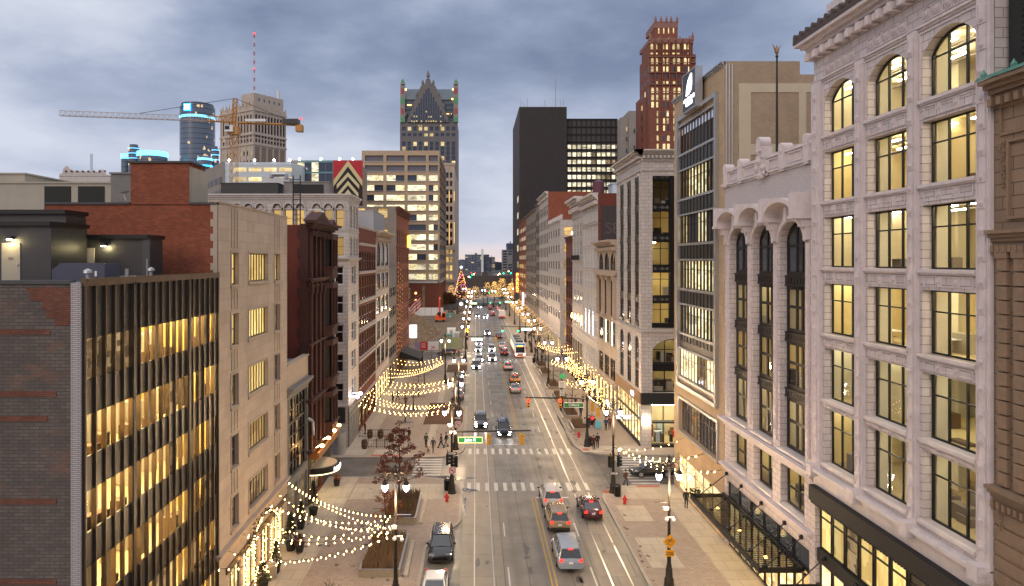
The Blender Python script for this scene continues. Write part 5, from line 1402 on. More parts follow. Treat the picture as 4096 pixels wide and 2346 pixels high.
for x,z in ((1022,262),(1110,262),(1195,460),(935,460),(975,360),(1155,360),(880,530),(1250,530)): m.lathe([(1.2,0),(1.2,2),(.1,4.4)],(gx(x),Y-1,gz(z)-3),6)
m.lathe([(1.7,0),(1.2,3),(.2,6)],(gx(1067),Y-1,gz(228)),6)
m.build('gable', plain('grey_granite_gable', (.155,.14,.14), .6, var=.12, vs=.2), t)
m = MB(); 
for i in range(15):
    a = 925+i*20; c = a+9; h = 300+abs(c-1067)*1.85
    if h < 585: m.fb(F,gx(a),gx(a+14),gz(600),gz(h+10),1.6,1.75)
o = m.build('gable_glass', M['glass_blue'], t)
m = MB()
for i in range(26): 
    a = rr.randint(0,12); z = rr.choice([512,552,555,590,592,594,628]); 
    if 300+abs(925+a*20+9-1067)*1.85 < z-20: m.fb(F,gx(927+a*20),gx(937+a*20),gz(z+12),gz(z),1.75,1.85)
m.build('lit_pane', M['lit_far'], o)
for x in (gx(855),gx(1297)):
    m = MB(); m.box(x-2.1,x+2.1,Y-1.5,Y+3,gz(605),gz(300)); m.lathe([(2.3,0),(1.9,2),(.2,6)],(x,Y,gz(292)),8); o = m.build('corner_turret', M['far_stone'], t)
    for z0,z1,c in ((605,560,'green_light'),(535,490,'red_light'),(452,402,'green_light'),(368,325,'red_light'),(282,258,'green_light')):
        m = MB(); m.box(x-1.3,x+1.3,Y-1.7,Y-1.45,gz(z0),gz(z1)); m.build('colour_light', glow('turret_'+c, (.05,.5,.15) if c[0]=='g' else (.6,.05,.08), .3), o)

# charcoal slab tower on the right
t = thing('charcoal_tower', 'charcoal black slab tower with antennas and a lower wing of lit windows', 'tower', (32,333,0))
F = ('N',333); K = 333/2800
m = MB(); m.box(XR,43.3,333,391,0,96.6); m.box(43.3,68,336,391,0,91.5)
for k in range(60): m.fb(F,XR+.2+k*.375,XR+.35+k*.375,14,96.4,0,.25)
m.build('wall', M['dark_tower'], t)
F2 = ('N',336)
hs = [(44.2+k*2.35,46.3+k*2.35,79.0-r*3.62-2.3,79.0-r*3.62) for r in range(9) for k in range(10)]
rr = random.Random(12)
m = MB()
for r in range(26): m.fb(F2,43.3,68,91-r*3.62,91.5-r*3.62,0,.5)
for k in range(11): m.fb(F2,43.4+k*2.35,43.8+k*2.35,0,91.3,0,.35)
m.build('mullion', M['black_matte'], t)
for h in hs: win(t, F2, h, -.06, 1, (), None, M['lit_white'] if rr.random() < .9 else M['lit_dim'])
hl = [(340+k*6,343+k*6,20+r*8,23+r*8) for r in range(6) for k in range(2)]
for h in hl[:10]: win(t, FR, h, -.05, 1, (), None, M['lit_far'])
for x,h in ((22,4),(23.5,3.5),(25,6),(33.5,5),(38.7,20),(41,5),(42.6,5),(31.5,2)):
    m = MB(); m.tube((x,340,96.5),(x,340,96.5+h),.14 if h < 15 else .22,6); 
    if h == 5: m.ball((x,339.8,97.8),.8,8,4)
    m.build('antenna', M['steel'], t)

# red stepped skyscraper
t = thing('stepped_red_skyscraper', 'tall stepped red brick skyscraper with lit arched windows and pinnacled crown', 'tower', (86,313,0))
K = 313/2800
def sx(p): return (2000+p/2.08-1903)*K
def sz(p): return EYE+(1043-p/2.08)*K
Fs = ('N',313)
W_ = bricks('warm_red_brick', (.25,.085,.052), (.21,.068,.042), (.2,.06,.04), 2, 1, .02, .8, .35, .05)
tiers = [(1245,1640,0,sz(745),313),(1160,1632,sz(745),sz(450),313.6),(1250,1612,sz(450),sz(315),314.4),(1310,1505,sz(315),sz(150),318)]
m = MB()
for i,(a,b,z0,z1,y) in enumerate(tiers): m.box(sx(a) if i != 1 else sx(1245),sx(b),y,(340,332,329,326)[i],z0,z1)
m.box(sx(1245)-.3,sx(1300),312.2,316,0,sz(900)); m.box(sx(1245),sx(1640),312.4,313,0,sz(1100))
m.box(sx(1245)-.5,sx(1245),318,322,0,sz(800)); m.box(sx(1245)-.5,sx(1245),328,333,0,sz(800))
for i in range(7): m.fb(Fs,sx(1235)+i*3.1-.25,sx(1235)+i*3.1+.25,0,sz(330),-2,.5) if i not in (0,) else None
m.build('wall', W_, t)
m = MB(); z = sz(312)
m.box(sx(1248),sx(1614),314,333,sz(352),sz(316)); m.box(sx(1308),sx(1507),317.8,334,sz(205),sz(150))
for i in range(14): m.box(sx(1255)+i*1.45,sx(1255)+i*1.45+.5,313.9,314.2,sz(365),sz(312)+(.8 if i%3==0 else 0))
for x in (1255,1610): m.lathe([(.7,0),(.6,2),(.05,4)],(sx(x),314.3,sz(330)),6)
for x in (1318,1365,1410,1450,1500): m.lathe([(.6,0),(.55,1.5),(.05,3)],(sx(x),318,sz(155)),6)
for p in (470,520,600,700,760,840,930,1100): m.fb(Fs,sx(1245),sx(1632),sz(p+6),sz(p),-.65,.06)
m.build('pale_brick_band', plain('pinkish_brick', (.30,.15,.12), .8, var=.2, vs=1), t)
rr = random.Random(14)
cols = [1270,1305,1362,1398,1453,1490,1545,1580]
def stott(y0, y1, n, arch, lit, dy=0, cs=cols):
    for c in cs:
        h = (sx(c-11),sx(c+11),sz(y1),sz(y0)); F = ('N',313-.62-dy if y0 > 1100 else 313-dy)
        if arch: h = (*h, sz(y0)-.9, True)
        win(t, F, h, -.05, 1, (), None, (M['lit_far'] if rr.random() < lit else M['glass_grey']))
stott(357,405,1,True,.95,-1.4); stott(433,447,1,False,.9,-1.4)
stott(480,532,1,True,.85,-.6); stott(553,595,1,False,.85,-.6); stott(614,650,1,False,0,-.6); stott(675,703,1,False,.7,-.6)
for y0 in (730,790,850,925,985,1045,1130,1200): stott(y0,y0+45,1,y0 in (730,1130),.85,0)
for c in (1345,1387,1428,1470): win(t, ('N',318), (sx(c-5),sx(c+5),sz(250),sz(200)), -.05, 1, (), None, M['lit_far']); win(t, ('N',318), (sx(c-5),sx(c+5),sz(305),sz(290)), -.05, 1, (), None, M['lit_far'])

FW = ('R',sx(1245))
for k in range(8):
    for q in range(3): win(t, FW, (314.6+q*6,316.2+q*6,sz(1230)+k*4.9,sz(1230)+k*4.9+2.3), -.05, 1, (), None, M['lit_far'] if rr.random() < .22 else M['glass_dark'])
# grey towers beside it
t = thing('stepped_grey_tower', 'pale grey stepped stone tower partly hidden behind the red skyscraper', 'tower', (88,420,0))
m = MB(); K = 420/2800
def bx_(p0,p1,y0,d0=0,d1=30): return ((p0-1903)*K,(p1-1903)*K,420+d0,420+d1,0,EYE+(1043-y0)*K)
m.box(*bx_(2481,2545,700)); m.box(*bx_(2485,2545,468,2)); m.box(*bx_(2517,2560,443,1)); m.build('wall', M['far_stone'], t)
hs = [((2503-1903)*K,(2509-1903)*K,z,z+2.6) for z in (40,50,60,70,80,88,95,101)]+[((2534-1903)*K,(2539-1903)*K,z,z+2.6) for z in (40,52,64,78,90,100)]
for i,h in enumerate(hs): win(t, ('N',419.6 if h[0] < 92 else 419.6), h, -.8 if 0 else -.1, 1, (), None, M['lit_far'] if i in (7,10) else M['glass_dark'])

# tower with the tall mast, turned to the street
rz = math.atan2(.832,.555)
t = thing('mast_tower', 'pale stone skyscraper with dark tall top windows carrying a red and white radio mast', 'tower', (-152.4,480,0), rz, local=True)
zt = 130
hl = [(2+k*3.3,3.6+k*3.3,112,124) for k in range(10)] + [(2+k*3.3,3.6+k*3.3,105+q*3.4,107.4+q*3.4) for k in range(10) for q in range(2)] + [(2.2+k*3.6,3.6+k*3.6,96-q*6.4,99-q*6.4) for k in range(9) for q in range(10)]
hr = [(1.5+k*2.7,3.2+k*2.7,112,124) for k in range(10)] + [(1.5+k*2.7,3.2+k*2.7,105+q*3.4,107.4+q*3.4) for k in range(10) for q in range(2)] + [(22,24,45+q*7,48+q*7) for q in range(7)]
m = MB(); wall(m, ('R',0), 0, 36, 0, zt, hl, .7); wall(m, ('N',0), 0, 28.6, 0, zt, hr, .7); shell(m, 0, 28.6, 0, 36, 0, zt, 'RN')
m.box(1,27,1,14,zt,zt+9); m.box(6,22,14,30,zt,zt+3)
for k in range(6): m.box(-.4,.2,k*7,k*7+.8,0,zt+1.5); m.box(k*5.5,k*5.5+.8,-.4,.2,0,zt+1.5)
for z in (110,103,126.5): m.box(-.6,28.9,-.6,36.4,z,z+1.1)
for k in range(10): m.lathe([(.7,0),(.5,2),(.1,4)],(.3,2+k*3.5,zt),6)
m.build('wall', plain('weathered_white_stone', (.52,.44,.37), .8, var=.15, vs=.1), t)
m = MB()
for k in range(5): m.box(k*5.5+1.3,k*5.5+5,-.1,0.05,30,102)
m.build('tan_brick_panel', plain('tan_panel_brick', (.25,.185,.145), .85, var=.1, vs=.1), t)
rr = random.Random(2)
panes(t, ('R',0), hl, lambda h: M['lit_far'] if (abs(h[2]-96) < .5 and rr.random() < .6) or rr.random() < .03 else M['glass_dark'], .6); panes(t, ('N',0), hr, lambda h: M['glass_dark'], .6)
for q in range(5): win(t, ('N',1), (5+q*4.4,6+q*4.4,zt+4,zt+6), -.05, 1, (), None, M['glass_dark'])
t = thing('radio_mast', 'tall slim red and white lattice radio mast with red lamps on the pale skyscraper', 'mast', at(1017,380,492))
bz = at(1017,380,492); m = MB(); m2 = MB()
for k in range(14):
    z0 = bz[2]+k*3.05; mm = m if k%2 else m2; r = .5
    for a in range(3):
        x = bz[0]+r*math.cos(a*2.09); y = bz[1]+r*math.sin(a*2.09); mm.tube((x,y,z0),(x,y,z0+3.05),.1,4)
        x2 = bz[0]+r*math.cos(a*2.09+2.09); y2 = bz[1]+r*math.sin(a*2.09+2.09); mm.tube((x,y,z0),(x2,y2,z0+3.05),.09,4)
m.build('red_section', flat('mast_red', (.45,.06,.06), .6), t); m2.build('white_section', M['sign_white'], t)
m = MB(); m.ball((bz[0],bz[1],bz[2]+43),.7); m.ball((bz[0],bz[1]-.9,bz[2]+18),.45); m.build('warning_lamp', M['red_light'], t)
m = MB(); m.tube((bz[0],bz[1],bz[2]+42),(bz[0],bz[1],bz[2]+46),.1,4); m.build('tip', M['steel'], t)
for i,(px,h) in enumerate(((1040,9),(1058,12),(1073,9),(1090,11),(1110,8),(1114,7))):
    p = at(px,400-i*1.2+10,500); t = thing('roof_antenna', ['short whip antenna nearest the tall mast','tallest thin whip antenna right of the mast','thin lattice antenna in the middle of the roof row','slim antenna second from the end of the roof','striped antenna drum at the roof end','last short antenna at the roof end'][i], 'antenna', p, group='antennas on the pale skyscraper roof')
    m = MB(); m.tube(p,(p[0],p[1],p[2]+h),.16 if i < 4 else .6,5); m.build('whip', M['steel'], t)

# cylinder tower and its lower neighbours by the river
def cyl(name, label, px, Y, r, ztop, grid=True, band=None):
    cx_ = (px-1903)*Y/2800
    t = thing(name, label, 'tower', (cx_,Y,0))
    m = MB(); m.lathe([(r,0),(r,ztop-4),(r-2,ztop-3.8),(r-2,ztop),(.5,ztop)],(cx_,Y,0),40)
    m.build('glass_wall', M['cyl_glass'], t, True)
    if band:
        for z0,z1,mt in band:
            m = MB(); m.lathe([(r+.5,z0),(r+.5,z1)],(cx_,Y,0),40); m.build('light_band', M[mt], t)
    return t, cx_
m_, nt_, out_ = _nt('curtain_wall_glass'); uv = pos_(nt_)
s_ = nt_.nodes.new('ShaderNodeSeparateXYZ'); L(nt_, uv, s_.inputs[0])
ln = math_(nt_,'LESS_THAN', math_(nt_,'FRACT', math_(nt_,'DIVIDE', s_.outputs[2], 7.5)), .14)
v_ = nt_.nodes.new('ShaderNodeTexVoronoi'); v_.inputs['Scale'].default_value = 1; L(nt_, scale_vec(nt_, uv, (.3,.3,.2)), v_.inputs['Vector'])
sc_ = nt_.nodes.new('ShaderNodeSeparateColor'); L(nt_, v_.outputs['Color'], sc_.inputs[0])
bsdf(nt_, out_, mix_(nt_, ln, (.10,.13,.18), (.03,.035,.045)), .25, 0, .8, emit=(1,.65,.3), es=math_(nt_,'MULTIPLY', math_(nt_,'GREATER_THAN', sc_.outputs[0], .965), .7))
M['cyl_glass'] = m_
t, cx_ = cyl('cylinder_tower', 'tall round glass tower with blue light ring and glowing square emblem', 790, 1050, 25, 257, band=[(234.5,238,'cyan_neon')])
m = MB(); m.box(cx_-9.5,cx_+.5,1022.8,1024.2,243,253); m.build('square_emblem', M['blue_neon'], t)
m = MB(); m.box(cx_-8,cx_-1,1022.4,1022.9,244.5,251.5); m.build('emblem_core', glow('white_blue_emblem', (.75,.95,1), 4), t)
m = MB(); m.tube((cx_+4,1050,257),(cx_+4,1050,272),.4,5); m.build('antenna', M['steel'], t)
t, cx_ = cyl('river_office_tower', 'lower round glass tower topped with a broad cyan light band', 610, 1000, 20, 178, band=[(171,178,'cyan_neon')])
t, cx_ = cyl('river_office_tower', 'low glass tower with short cyan band left of the lift shaft', 503, 1010, 6, 176, band=[(170,177,'cyan_neon')])
t, cx_ = cyl('lift_shaft_tower', 'slim grey lift shaft tower with thin blue stripes beside the cyan banded towers', 536, 995, 7.5, 188, band=[(182,182.6,'cyan_neon'),(175,175.6,'cyan_neon'),(168,168.6,'cyan_neon')])
t, cx_ = cyl('river_office_tower', 'small dark blue glass tower at the foot of the tall round tower', 820, 1000, 10, 172, band=[(166,169,'cyan_neon'),(157,159,'blue_neon')])
t, cx_ = cyl('lift_shaft_tower', 'slim grey striped shaft right of the tall round tower', 862, 1010, 5, 188, band=[(182,182.6,'cyan_neon'),(175,175.6,'cyan_neon'),(168,168.6,'cyan_neon')])

# pale blue metal clad parking building, glass building with mural
t = thing('metal_clad_building', 'pale blue metal clad parking building with concrete flank and lit slots', 'building', (-80,250,0))
m = MB(); m.prism([(-90,250),(-66,250),(-60,285),(-106,275)],0,58.6); m.build('wall', M['pale_blue'], t)
m = MB(); 
for k in range(12): m.fb(('N',250),-90,-66,57.5-k*2.1,57.58-k*2.1,0,.06)
m.build('panel_joint', M['steel'], t)
m = MB(); m.prism([(-90.15,249.8),(-89.6,249.8),(-105.7,275.2),(-106.3,275)],0,58.8); m.build('concrete_flank', M['far_stone'], t)
for r in range(5):
    for k in range(4):
        z = 51.5-r*4.6; a = k*.24+.05; m = MB()
        p = lambda f: (-90.3-16.1*f, 249.8+25.2*f)
        q0,q1 = p(a),p(a+.17); m.add([(q0[0],q0[1],z),(q1[0],q1[1],z),(q1[0],q1[1],z+2.2),(q0[0],q0[1],z+2.2)],[(0,1,2,3)]); m.build('window', M['louvre'], t)
for r,(z0) in enumerate((55.2,51.8,47.5)):
    for k in range(4): win(t, ('N',250), (-86.5+k*5.4,-81.9+k*5.4,z0,z0+1.5), -.08, 1, (), None, M['lit_far'])
m = MB()
for x in (-88,-79,-72,-66.5): m.ball((x,250,59.3),.42)
m.build('roof_floodlight', M['flood'], t)
t = thing('glass_mural_building', 'glazed office building with lit floors beside a red cream and black painted wall', 'building', (-57,262,0))
m = MB(); m.box(-70,-45,262,290,0,61); m.build('wall', M['far_stone'], t)
rr = random.Random(31)
for r in range(5):
    for k in range(5): win(t, ('N',262), (-66.7+k*2.65,-64.15+k*2.65,56.6-r*4.1,60.2-r*4.1), -.05, 1, (), None, rr.choice([M['lit_white'],M['lit_teal'] if 'lit_teal' in M else M['glass_blue'],M['lit_white'],M['glass_blue']]))
m = MB(); 
for r in range(6): m.fb(('N',262),-67,-53.4,60.2-r*4.1,60.8-r*4.1,0,.15)
m.build('teal_floor_band', plain('teal_glass_band', (.12,.30,.33), .3), t)
m = MB(); m.add([(-70.2,264,44),(-67,261.9,44),(-67,261.9,60.5),(-70.2,264,59)],[(0,1,2,3)]); m.build('red_screen', litpane('red_lit_screen', (1,.15,.12), (.7,.3,.2), .7, .7, .6, .6), t)
mu = MB(); mu.fb(('N',262),-53.3,-42.3,44,61,0,.1); mu.build('painted_wall', flat('mural_red', (.42,.02,.03), .7), t)
def dia(c,z,w_,h_): return [(c-w_,z-h_),(c,z),(c+w_,z-h_),(c+w_,z-h_*1.35),(c,z-h_*.35),(c-w_,z-h_*1.35)]
cM = -47.8; Fm = ('N',262)
m = MB(); m.fpoly(Fm,[(-53.2,53.5),(cM,60.9),(-42.4,53.5),(-42.4,46),(-53.2,46)],.1,.14); m.build('cream_chevron', flat('mural_cream', (.6,.5,.26), .7), t)
m = MB(); m.fpoly(Fm,[(-53.2,51.2),(cM,58.7),(-42.4,51.2),(-42.4,44),(-53.2,44)],.14,.18); m.build('black_chevron', M['black_matte'], t)
m = MB()
for k in range(3): m.fpoly(Fm,dia(cM,56.5-k*3.2,4.2-k*.3,4.6),.18,.22)
fdisc(m,Fm,cM,45.8,1.5,.18,.22,14)
m.build('cream_stripe', flat('mural_cream_stripe', (.62,.54,.32), .7), t)
m = MB()
for x in (-66,-58,-51,-46): m.ball((x,262,61.5),.4)
m.build('roof_floodlight', M['flood'], t)

# small white gabled building and lattice mast far left
t = thing('white_gabled_building', 'white building with curved ornamental gables and a few lit windows at far left', 'building', (-112,200,0))
m = MB(); F = ('N',200); m.box(-119,-104.5,200,215,0,47.6)
m.fpoly(F,[(-119,47.5),(-119,48.2),(-118.2,48.4),(-117.8,49.8),(-117,50.6),(-116.2,49.7),(-115,49.2),(-108,48.9),(-107.5,49.5),(-106.5,49.4),(-106,48.3),(-104.5,47.9),(-104.5,47.5)],-.8,0)
m.fb(F,-119,-104.5,40.2,40.9,0,.5); m.build('wall', M['white2_plain'], t)
rr = random.Random(1)
for z in (44,38.4,35.2):
    for k in range(7): win(t, F, (-117.6+k*1.9,-116.7+k*1.9,z,z+1.6), -.05, 1, (), None, M['lit_far'] if rr.random() < .25 else M['glass_dark'])
m = MB()
for k in range(8): m.ball((-117+k*1.6,199.8,49.0),.28)
m.build('roof_ornament', flat('maroon_ornament', (.15,.03,.04)), t)
p = at(366,700,215); t = thing('lattice_mast', 'thin grey lattice mast behind the white gabled building', 'mast', p)
m = MB()
for a in range(3): m.tube((p[0]+.5*math.cos(a*2.09),p[1]+.5*math.sin(a*2.09),p[2]-8),(p[0]+.3*math.cos(a*2.09),p[1]+.3*math.sin(a*2.09),p[2]+6.5),.07,4)
for k in range(10): m.tube((p[0]-.45,p[1],p[2]-2+k*.85),(p[0]+.45,p[1],p[2]-1.2+k*.85),.05,4)
m.build('lattice', M['steel'], t)

# tower crane
t = thing('tower_crane', 'yellow and white tower crane with long pale lattice jib over the left rooftops', 'crane', (-76,220,0))
def lattice(m, a, b, w_, n, up=(0,0,1), tri=False, r=.09, zig=.06):
    a = Vector(a); b = Vector(b); d = (b-a).normalized(); u = Vector(up); s_ = d.cross(u).normalized(); u = s_.cross(d)
    offs = [s_*w_/2, -s_*w_/2, u*w_] if tri else [s_*w_/2+u*w_/2, -s_*w_/2+u*w_/2, -s_*w_/2-u*w_/2, s_*w_/2-u*w_/2]
    for o in offs: m.tube(a+o,b+o,r,5)
    L_ = (b-a)/n; k = len(offs)
    for i in range(n):
        for j in range(k):
            p_,q_ = offs[j],offs[(j+1)%k]
            m.tube(a+L_*i+p_, a+L_*(i+.5)+q_, zig, 4); m.tube(a+L_*(i+.5)+q_, a+L_*(i+1)+p_, zig, 4)
m = MB(); lattice(m,(-76,220,0),(-76,220,63),1.9,24,(0,1,0),r=.1,zig=.06); m.box(-77.6,-74.4,218.4,221.6,63,65.5); m.build('mast', M['crane'], t)
m = MB(); lattice(m,(-77,219.8,67.0),(-125,210,67.0),1.5,30,tri=True,r=.08,zig=.05); m.build('jib', M['crane_pale'], t)
m = MB(); lattice(m,(-84,218.3,67),(-76,220,67),1.6,5,tri=True,r=.13,zig=.08); m.tube((-75,220.2,66.9),(-56,224,66.9),(.26),6); m.tube((-75,221.2,66.9),(-56,225,66.9),.26,6); m.box(-57.5,-55.5,223,226,64.8,66.9); m.build('counter_jib', M['crane'], t)
m = MB(); lattice(m,(-76.2,220,65.5),(-75.6,220.1,74.5),1.1,6,(0,1,0),r=.13,zig=.08); m.build('apex_frame', M['crane'], t)
m = MB(); m.tube((-75.6,220.1,74.5),(-103,214.5,68.6),.08,5); m.tube((-75.6,220.1,74.5),(-58,223.6,67.4),.07,5); m.build('pendant_tie', M['black_metal'], t)
m = MB(); m.box(-61.5,-56.5,222.5,225.5,67,68.6); m.build('counterweight', M['spandrel'], t)
m = MB(); m.box(-78.2,-75.6,217.6,219.2,63.6,65.6); o = m.build('cab', M['sign_white'], t)
m = MB(); m.box(-78.0,-76.6,217.5,217.62,64.3,65.4); m.build('cab_window', M['glass_dark'], o)
m = MB(); m.box(-72.5,-66,219.8,220.2,67.2,68.0); m.build('name_board', M['sign_white'], t)
m = MB(); m.ball((-56,224.5,69),.35); m.build('warning_lamp', M['red_light'], t)

# far bank of the river and the square at the street's end
m = MB(); rect(m,-2500,2500,760,1250,-.05); structure('river_water', m, flat('river_water', (.03,.04,.05), .12))
m = MB(); rr = random.Random(77)
pts = [(-900+i*30, 14+6*math.sin(i*.7)+rr.uniform(0,6)) for i in range(61)]
m.add([(x,1700,-2) for x,z in pts]+[(x,1700,z+2) for x,z in pts]+[(x,2100,-2) for x,z in pts],[(i,i+1,i+62,i+61) for i in range(60)]+[(i+61,i+62,i+123,i+122) for i in range(60)])
structure('hills', m, plain('far_wooded_bank', (.035,.045,.06), .95, var=.3, vs=.02))
def slab(label, px0, px1, py, Y, mat, dep=30, wr=0, nm='apartment_slab'):
    K = Y/2800; t = thing(nm, label, 'building', ((px0+px1)/2*K-1903*K,Y,0))
    x0,x1,z1 = (px0-1903)*K,(px1-1903)*K,EYE+(1043-py)*K
    m = MB(); m.box(x0,x1,Y,Y+dep,0,z1)
    m.box((x0*.6+x1*.4),(x0*.5+x1*.5),Y+5,Y+12,z1,z1+3); m.build('wall', mat, t)
    rr = random.Random(int(px0))
    if wr:
        n = max(2,int((x1-x0)/6)); r = max(2,int(z1/3.6))
        for j in range(r):
            for k in range(n):
                q = rr.random()
                if q < .75: win(t, ('N',Y), (x0+(x1-x0)*(k+.12)/n,x0+(x1-x0)*(k+.88)/n,z1-2.8-j*3.5,z1-1.0-j*3.5), -.2, 1, (), None, M['lit_far'] if q < .1 else M['glass_blue'])
    return t
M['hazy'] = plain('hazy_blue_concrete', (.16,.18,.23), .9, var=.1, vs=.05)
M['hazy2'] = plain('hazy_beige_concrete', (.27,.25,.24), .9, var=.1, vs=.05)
slab('wide blue grey apartment slab across the river at the street end',1860,1957,1019,1400,M['hazy'],wr=1)
slab('lower grey block attached right of the wide riverside slab',1957,1980,1029,1410,M['hazy2'],wr=1)
slab('tall blank pale stair tower across the river at the street end',1925,1934,998,1380,M['sign_white'],nm='stair_tower')
slab('low dark block left of the riverside slab',1830,1858,1042,1450,M['hazy'])
slab('beige stepped apartment tower right of the street end',2010,2050,1000,900,M['hazy2'],wr=1)
slab('dark blue tower behind the beige apartment tower',2028,2060,974,1000,plain('hazy_dark_tower',(.06,.07,.12),.8))
slab('long low brown hall closing the street end',1830,2075,1103,640,plain('dark_brown_hall',(.10,.075,.065),.8),dep=20,nm='low_hall')
# ------------------------------------------------------------------ street lamps
POST = plain('dark_bronze_post', (.028,.022,.018), .45, .3, var=.3, vs=5)
def lathe_mesh(name, prof, n=12, c=(0,0,0), smooth=True):
    m = MB(); m.lathe(prof, c, n); return m.mesh(name, smooth)
def lamp_meshes():
    d = {}
    d['base'] = lathe_mesh('base', [(.44,0),(.44,.18),(.36,.26),(.34,.8),(.26,.95),(.24,1.5),(.19,1.62),(.2,1.75),(.15,1.85)], 10)
    d['pole'] = lathe_mesh('pole', [(.15,1.8),(.13,3.1),(.16,3.15),(.16,3.3),(.12,3.35),(.10,5.6),(.13,5.65),(.13,5.75),(.10,5.8),(.085,8.7),(.16,8.75),(.12,8.95),(.17,9.02),(.10,9.15),(.05,9.3),(.10,9.38),(.02,9.6)], 10)
    m = MB()
    pts = [(.05,0,8.45),(.15,0,8.85),(.32,0,9.06),(.52,0,9.04),(.66,0,8.88),(.72,0,8.66)]
    m.path(pts,.045,6); m.path([(.08,0,8.5),(.3,0,8.55),(.42,0,8.75),(.36,0,8.95),(.22,0,8.9)],.025,5); m.path([(.1,0,8.95),(.2,0,9.3),(.12,0,9.45),(0,0,9.2)],.022,5)
    d['arm'] = m.mesh('arm', True)
    d['cap'] = lathe_mesh('cap', [(.03,.42),(.06,.36),(.07,.2),(.15,.14),(.2,.02),(.23,-.02),(.23,-.07)], 12)
    d['globe'] = lathe_mesh('globe', [(.21,-.07),(.215,-.2),(.17,-.38),(.09,-.5),(.02,-.54)], 12)
    return d
LM = lamp_meshes()
def street_lamp(label, x, y, light=210, group='double lantern street lamps'):
    t = thing('street_lamp', label, 'street lamp', (x,y,.15), 0, group, local=True)
    part('base', LM['base'], POST, t); part('pole', LM['pole'], POST, t)
    for s_ in (0, PI):
        part('arm', LM['arm'], POST, t, rz=s_)
        c = part('lantern_cap', LM['cap'], POST, t, (.72*math.cos(s_),0,8.3)); part('globe', LM['globe'], M['lamp'], c)
    if light:
        l = bpy.data.lights.new('lantern_light','POINT'); l.energy = light*6.2; l.color = (1,.68,.37); l.shadow_soft_size = .5
        o = bpy.data.objects.new('lantern_light', l); COL.objects.link(o); o.location = (x,y-.45,7.4)
    return t
LAMPS = [(-5.4,47.2,'nearest left street lamp standing beside the dry planter beds'),(-2.4,70.3,'left lamp post carrying the lit street name sign arm over the road'),(-2.5,86.5,'lamp post just behind the left signal arm at the brown mulch bed'),
 (-2.6,107,'left lamp post beside the row of parked cars'),(-5.8,133,'tall left lamp post where the far bulb strings end'),(-2.4,161.7,'left lamp post with signal arm at the streetcar crossing'),
 (13.7,49.6,'nearest right street lamp bearing the yellow bicycle warning sign'),(13.85,70.5,'right corner lamp post with black signal heads and one way sign'),(14.0,88,'right lamp post holding the red signal arm and green Clifford sign'),
 (13.4,108.7,'right lamp post with the white speed limit sign'),(13.5,130,'right lamp post among the bulb strings beyond the speed limit sign'),(13.9,157.5,'right lamp post by the planters near the streetcar')]
for x,y,l in LAMPS: street_lamp(l, x, y)
far = []
for i,y in enumerate((184,206,232,262,300,336)):
    for sx_,sd_ in ((-2.5,'left'),(14.2,'right')):
        far.append((sx_,y+(0 if sx_<0 else -6),'distant street lamp on the %s kerb, %s beyond the streetcar crossing' % (sd_,('first','second','third','fourth','fifth','sixth')[i])))
for x,y,l in far: street_lamp(l, x, y, 200)
for i,(x,y) in enumerate(((-1,352),(4,358),(9,350),(15,372),(21,380),(-6,380))):
    street_lamp('lamp in the square at the street end, %s' % ('left of the hedge','behind the hedge centre','right of the hedge','near the golden trees','farthest right by the golden trees','beside the Christmas tree')[i], x, y, 0)

# ------------------------------------------------------------------ mast arms, signals, signs
def mast(label, x, y, z, x1, y1=None, name='signal_arm'):
    y1 = y if y1 is None else y1
    t = thing(name, label, 'signal arm', (x,y,z))
    m = MB(); m.tube((x,y,z),(x1,y1,z+.12),.11,8,.07); m.build('arm_tube', POST, t, True)
    m = MB(); m.lathe([(.2,-.25),(.2,.25)],(x,y,z),10); m.build('clamp', POST, t)
    return t
def sig_mesh():
    m = MB(); m.box(-.19,.19,-.12,.12,-.56,.56)
    for k in (-.36,0,.36): m.tube((0,-.12,k+.02),(0,-.34,k-.02),.15,10,.13,False)
    m.tube((0,0,.56),(0,0,.95),.03,6)
    m2 = MB(); m2.tube((0,-.13,0),(0,-.16,0),.125,12)
    return m.mesh('housing'), m2.mesh('lens')
SG = sig_mesh()
def signal(label, x, y, z, rz=0, on=None, body='signal', group='hanging traffic signals'):
    t = thing('traffic_signal', label, 'traffic signal', (x,y,z), rz, group, local=True)
    h = part('housing', SG[0], M[body], t)
    for k,c in ((.36,'red_light'),(0,'amber_light'),(-.36,'green_light')):
        o = part('lens', SG[1], M[c] if on == c else M['black_matte'], h, (0,-.05,k))
        if on == c: o.scale = (1.35,1,1.35); o.location = (0,-.18,k)
    return t
def sign(name, label, cat, x, y, z, w_, h_, mat, rim=None, text=None, ts=.3, tm='sign_white', side=-1, rz=0):
    t = thing(name, label, cat, (x,y,z), rz, local=True)
    m = MB(); m.box(-w_/2,w_/2,-.03,.03,-h_/2,h_/2); m.build('panel', mat, t)
    if rim:
        m = MB(); outline(m, ('N',-.03), -w_/2-.05, w_/2+.05, -h_/2-.05, h_/2+.05, .05, -.06, .04); m.build('frame', rim, t)
    for i,tx in enumerate(text or ()): 
        lettering(tx, ts, M[tm], t, (0,-.05,(len(text)-1)*ts*.55-i*ts*1.1))
    return t
mast('signal arm from the near left lamp post reaching over the oncoming lanes',-2.4,70.3,6.3,5.5)
signal('yellow backed signal hanging on the left arm nearer the lamp post',1.2,70.3,5.55,R(90))
signal('yellow backed signal hanging at the outer end of the left arm',4.55,70.3,5.55,R(90))
t = sign('street_name_sign','bright green lit John R street name sign hung under the left arm','street sign',-.55,70.2,5.5,2.35,.5,M['green_sign'],glow('lit_sign_rim',(1,.85,.3),2),['John R'],.42,'white_sign')
m = MB()
for u in (-.8,.8): m.tube((u,0,.25),(u,0,.85),.03,6)
m.build('hanger', POST, t)
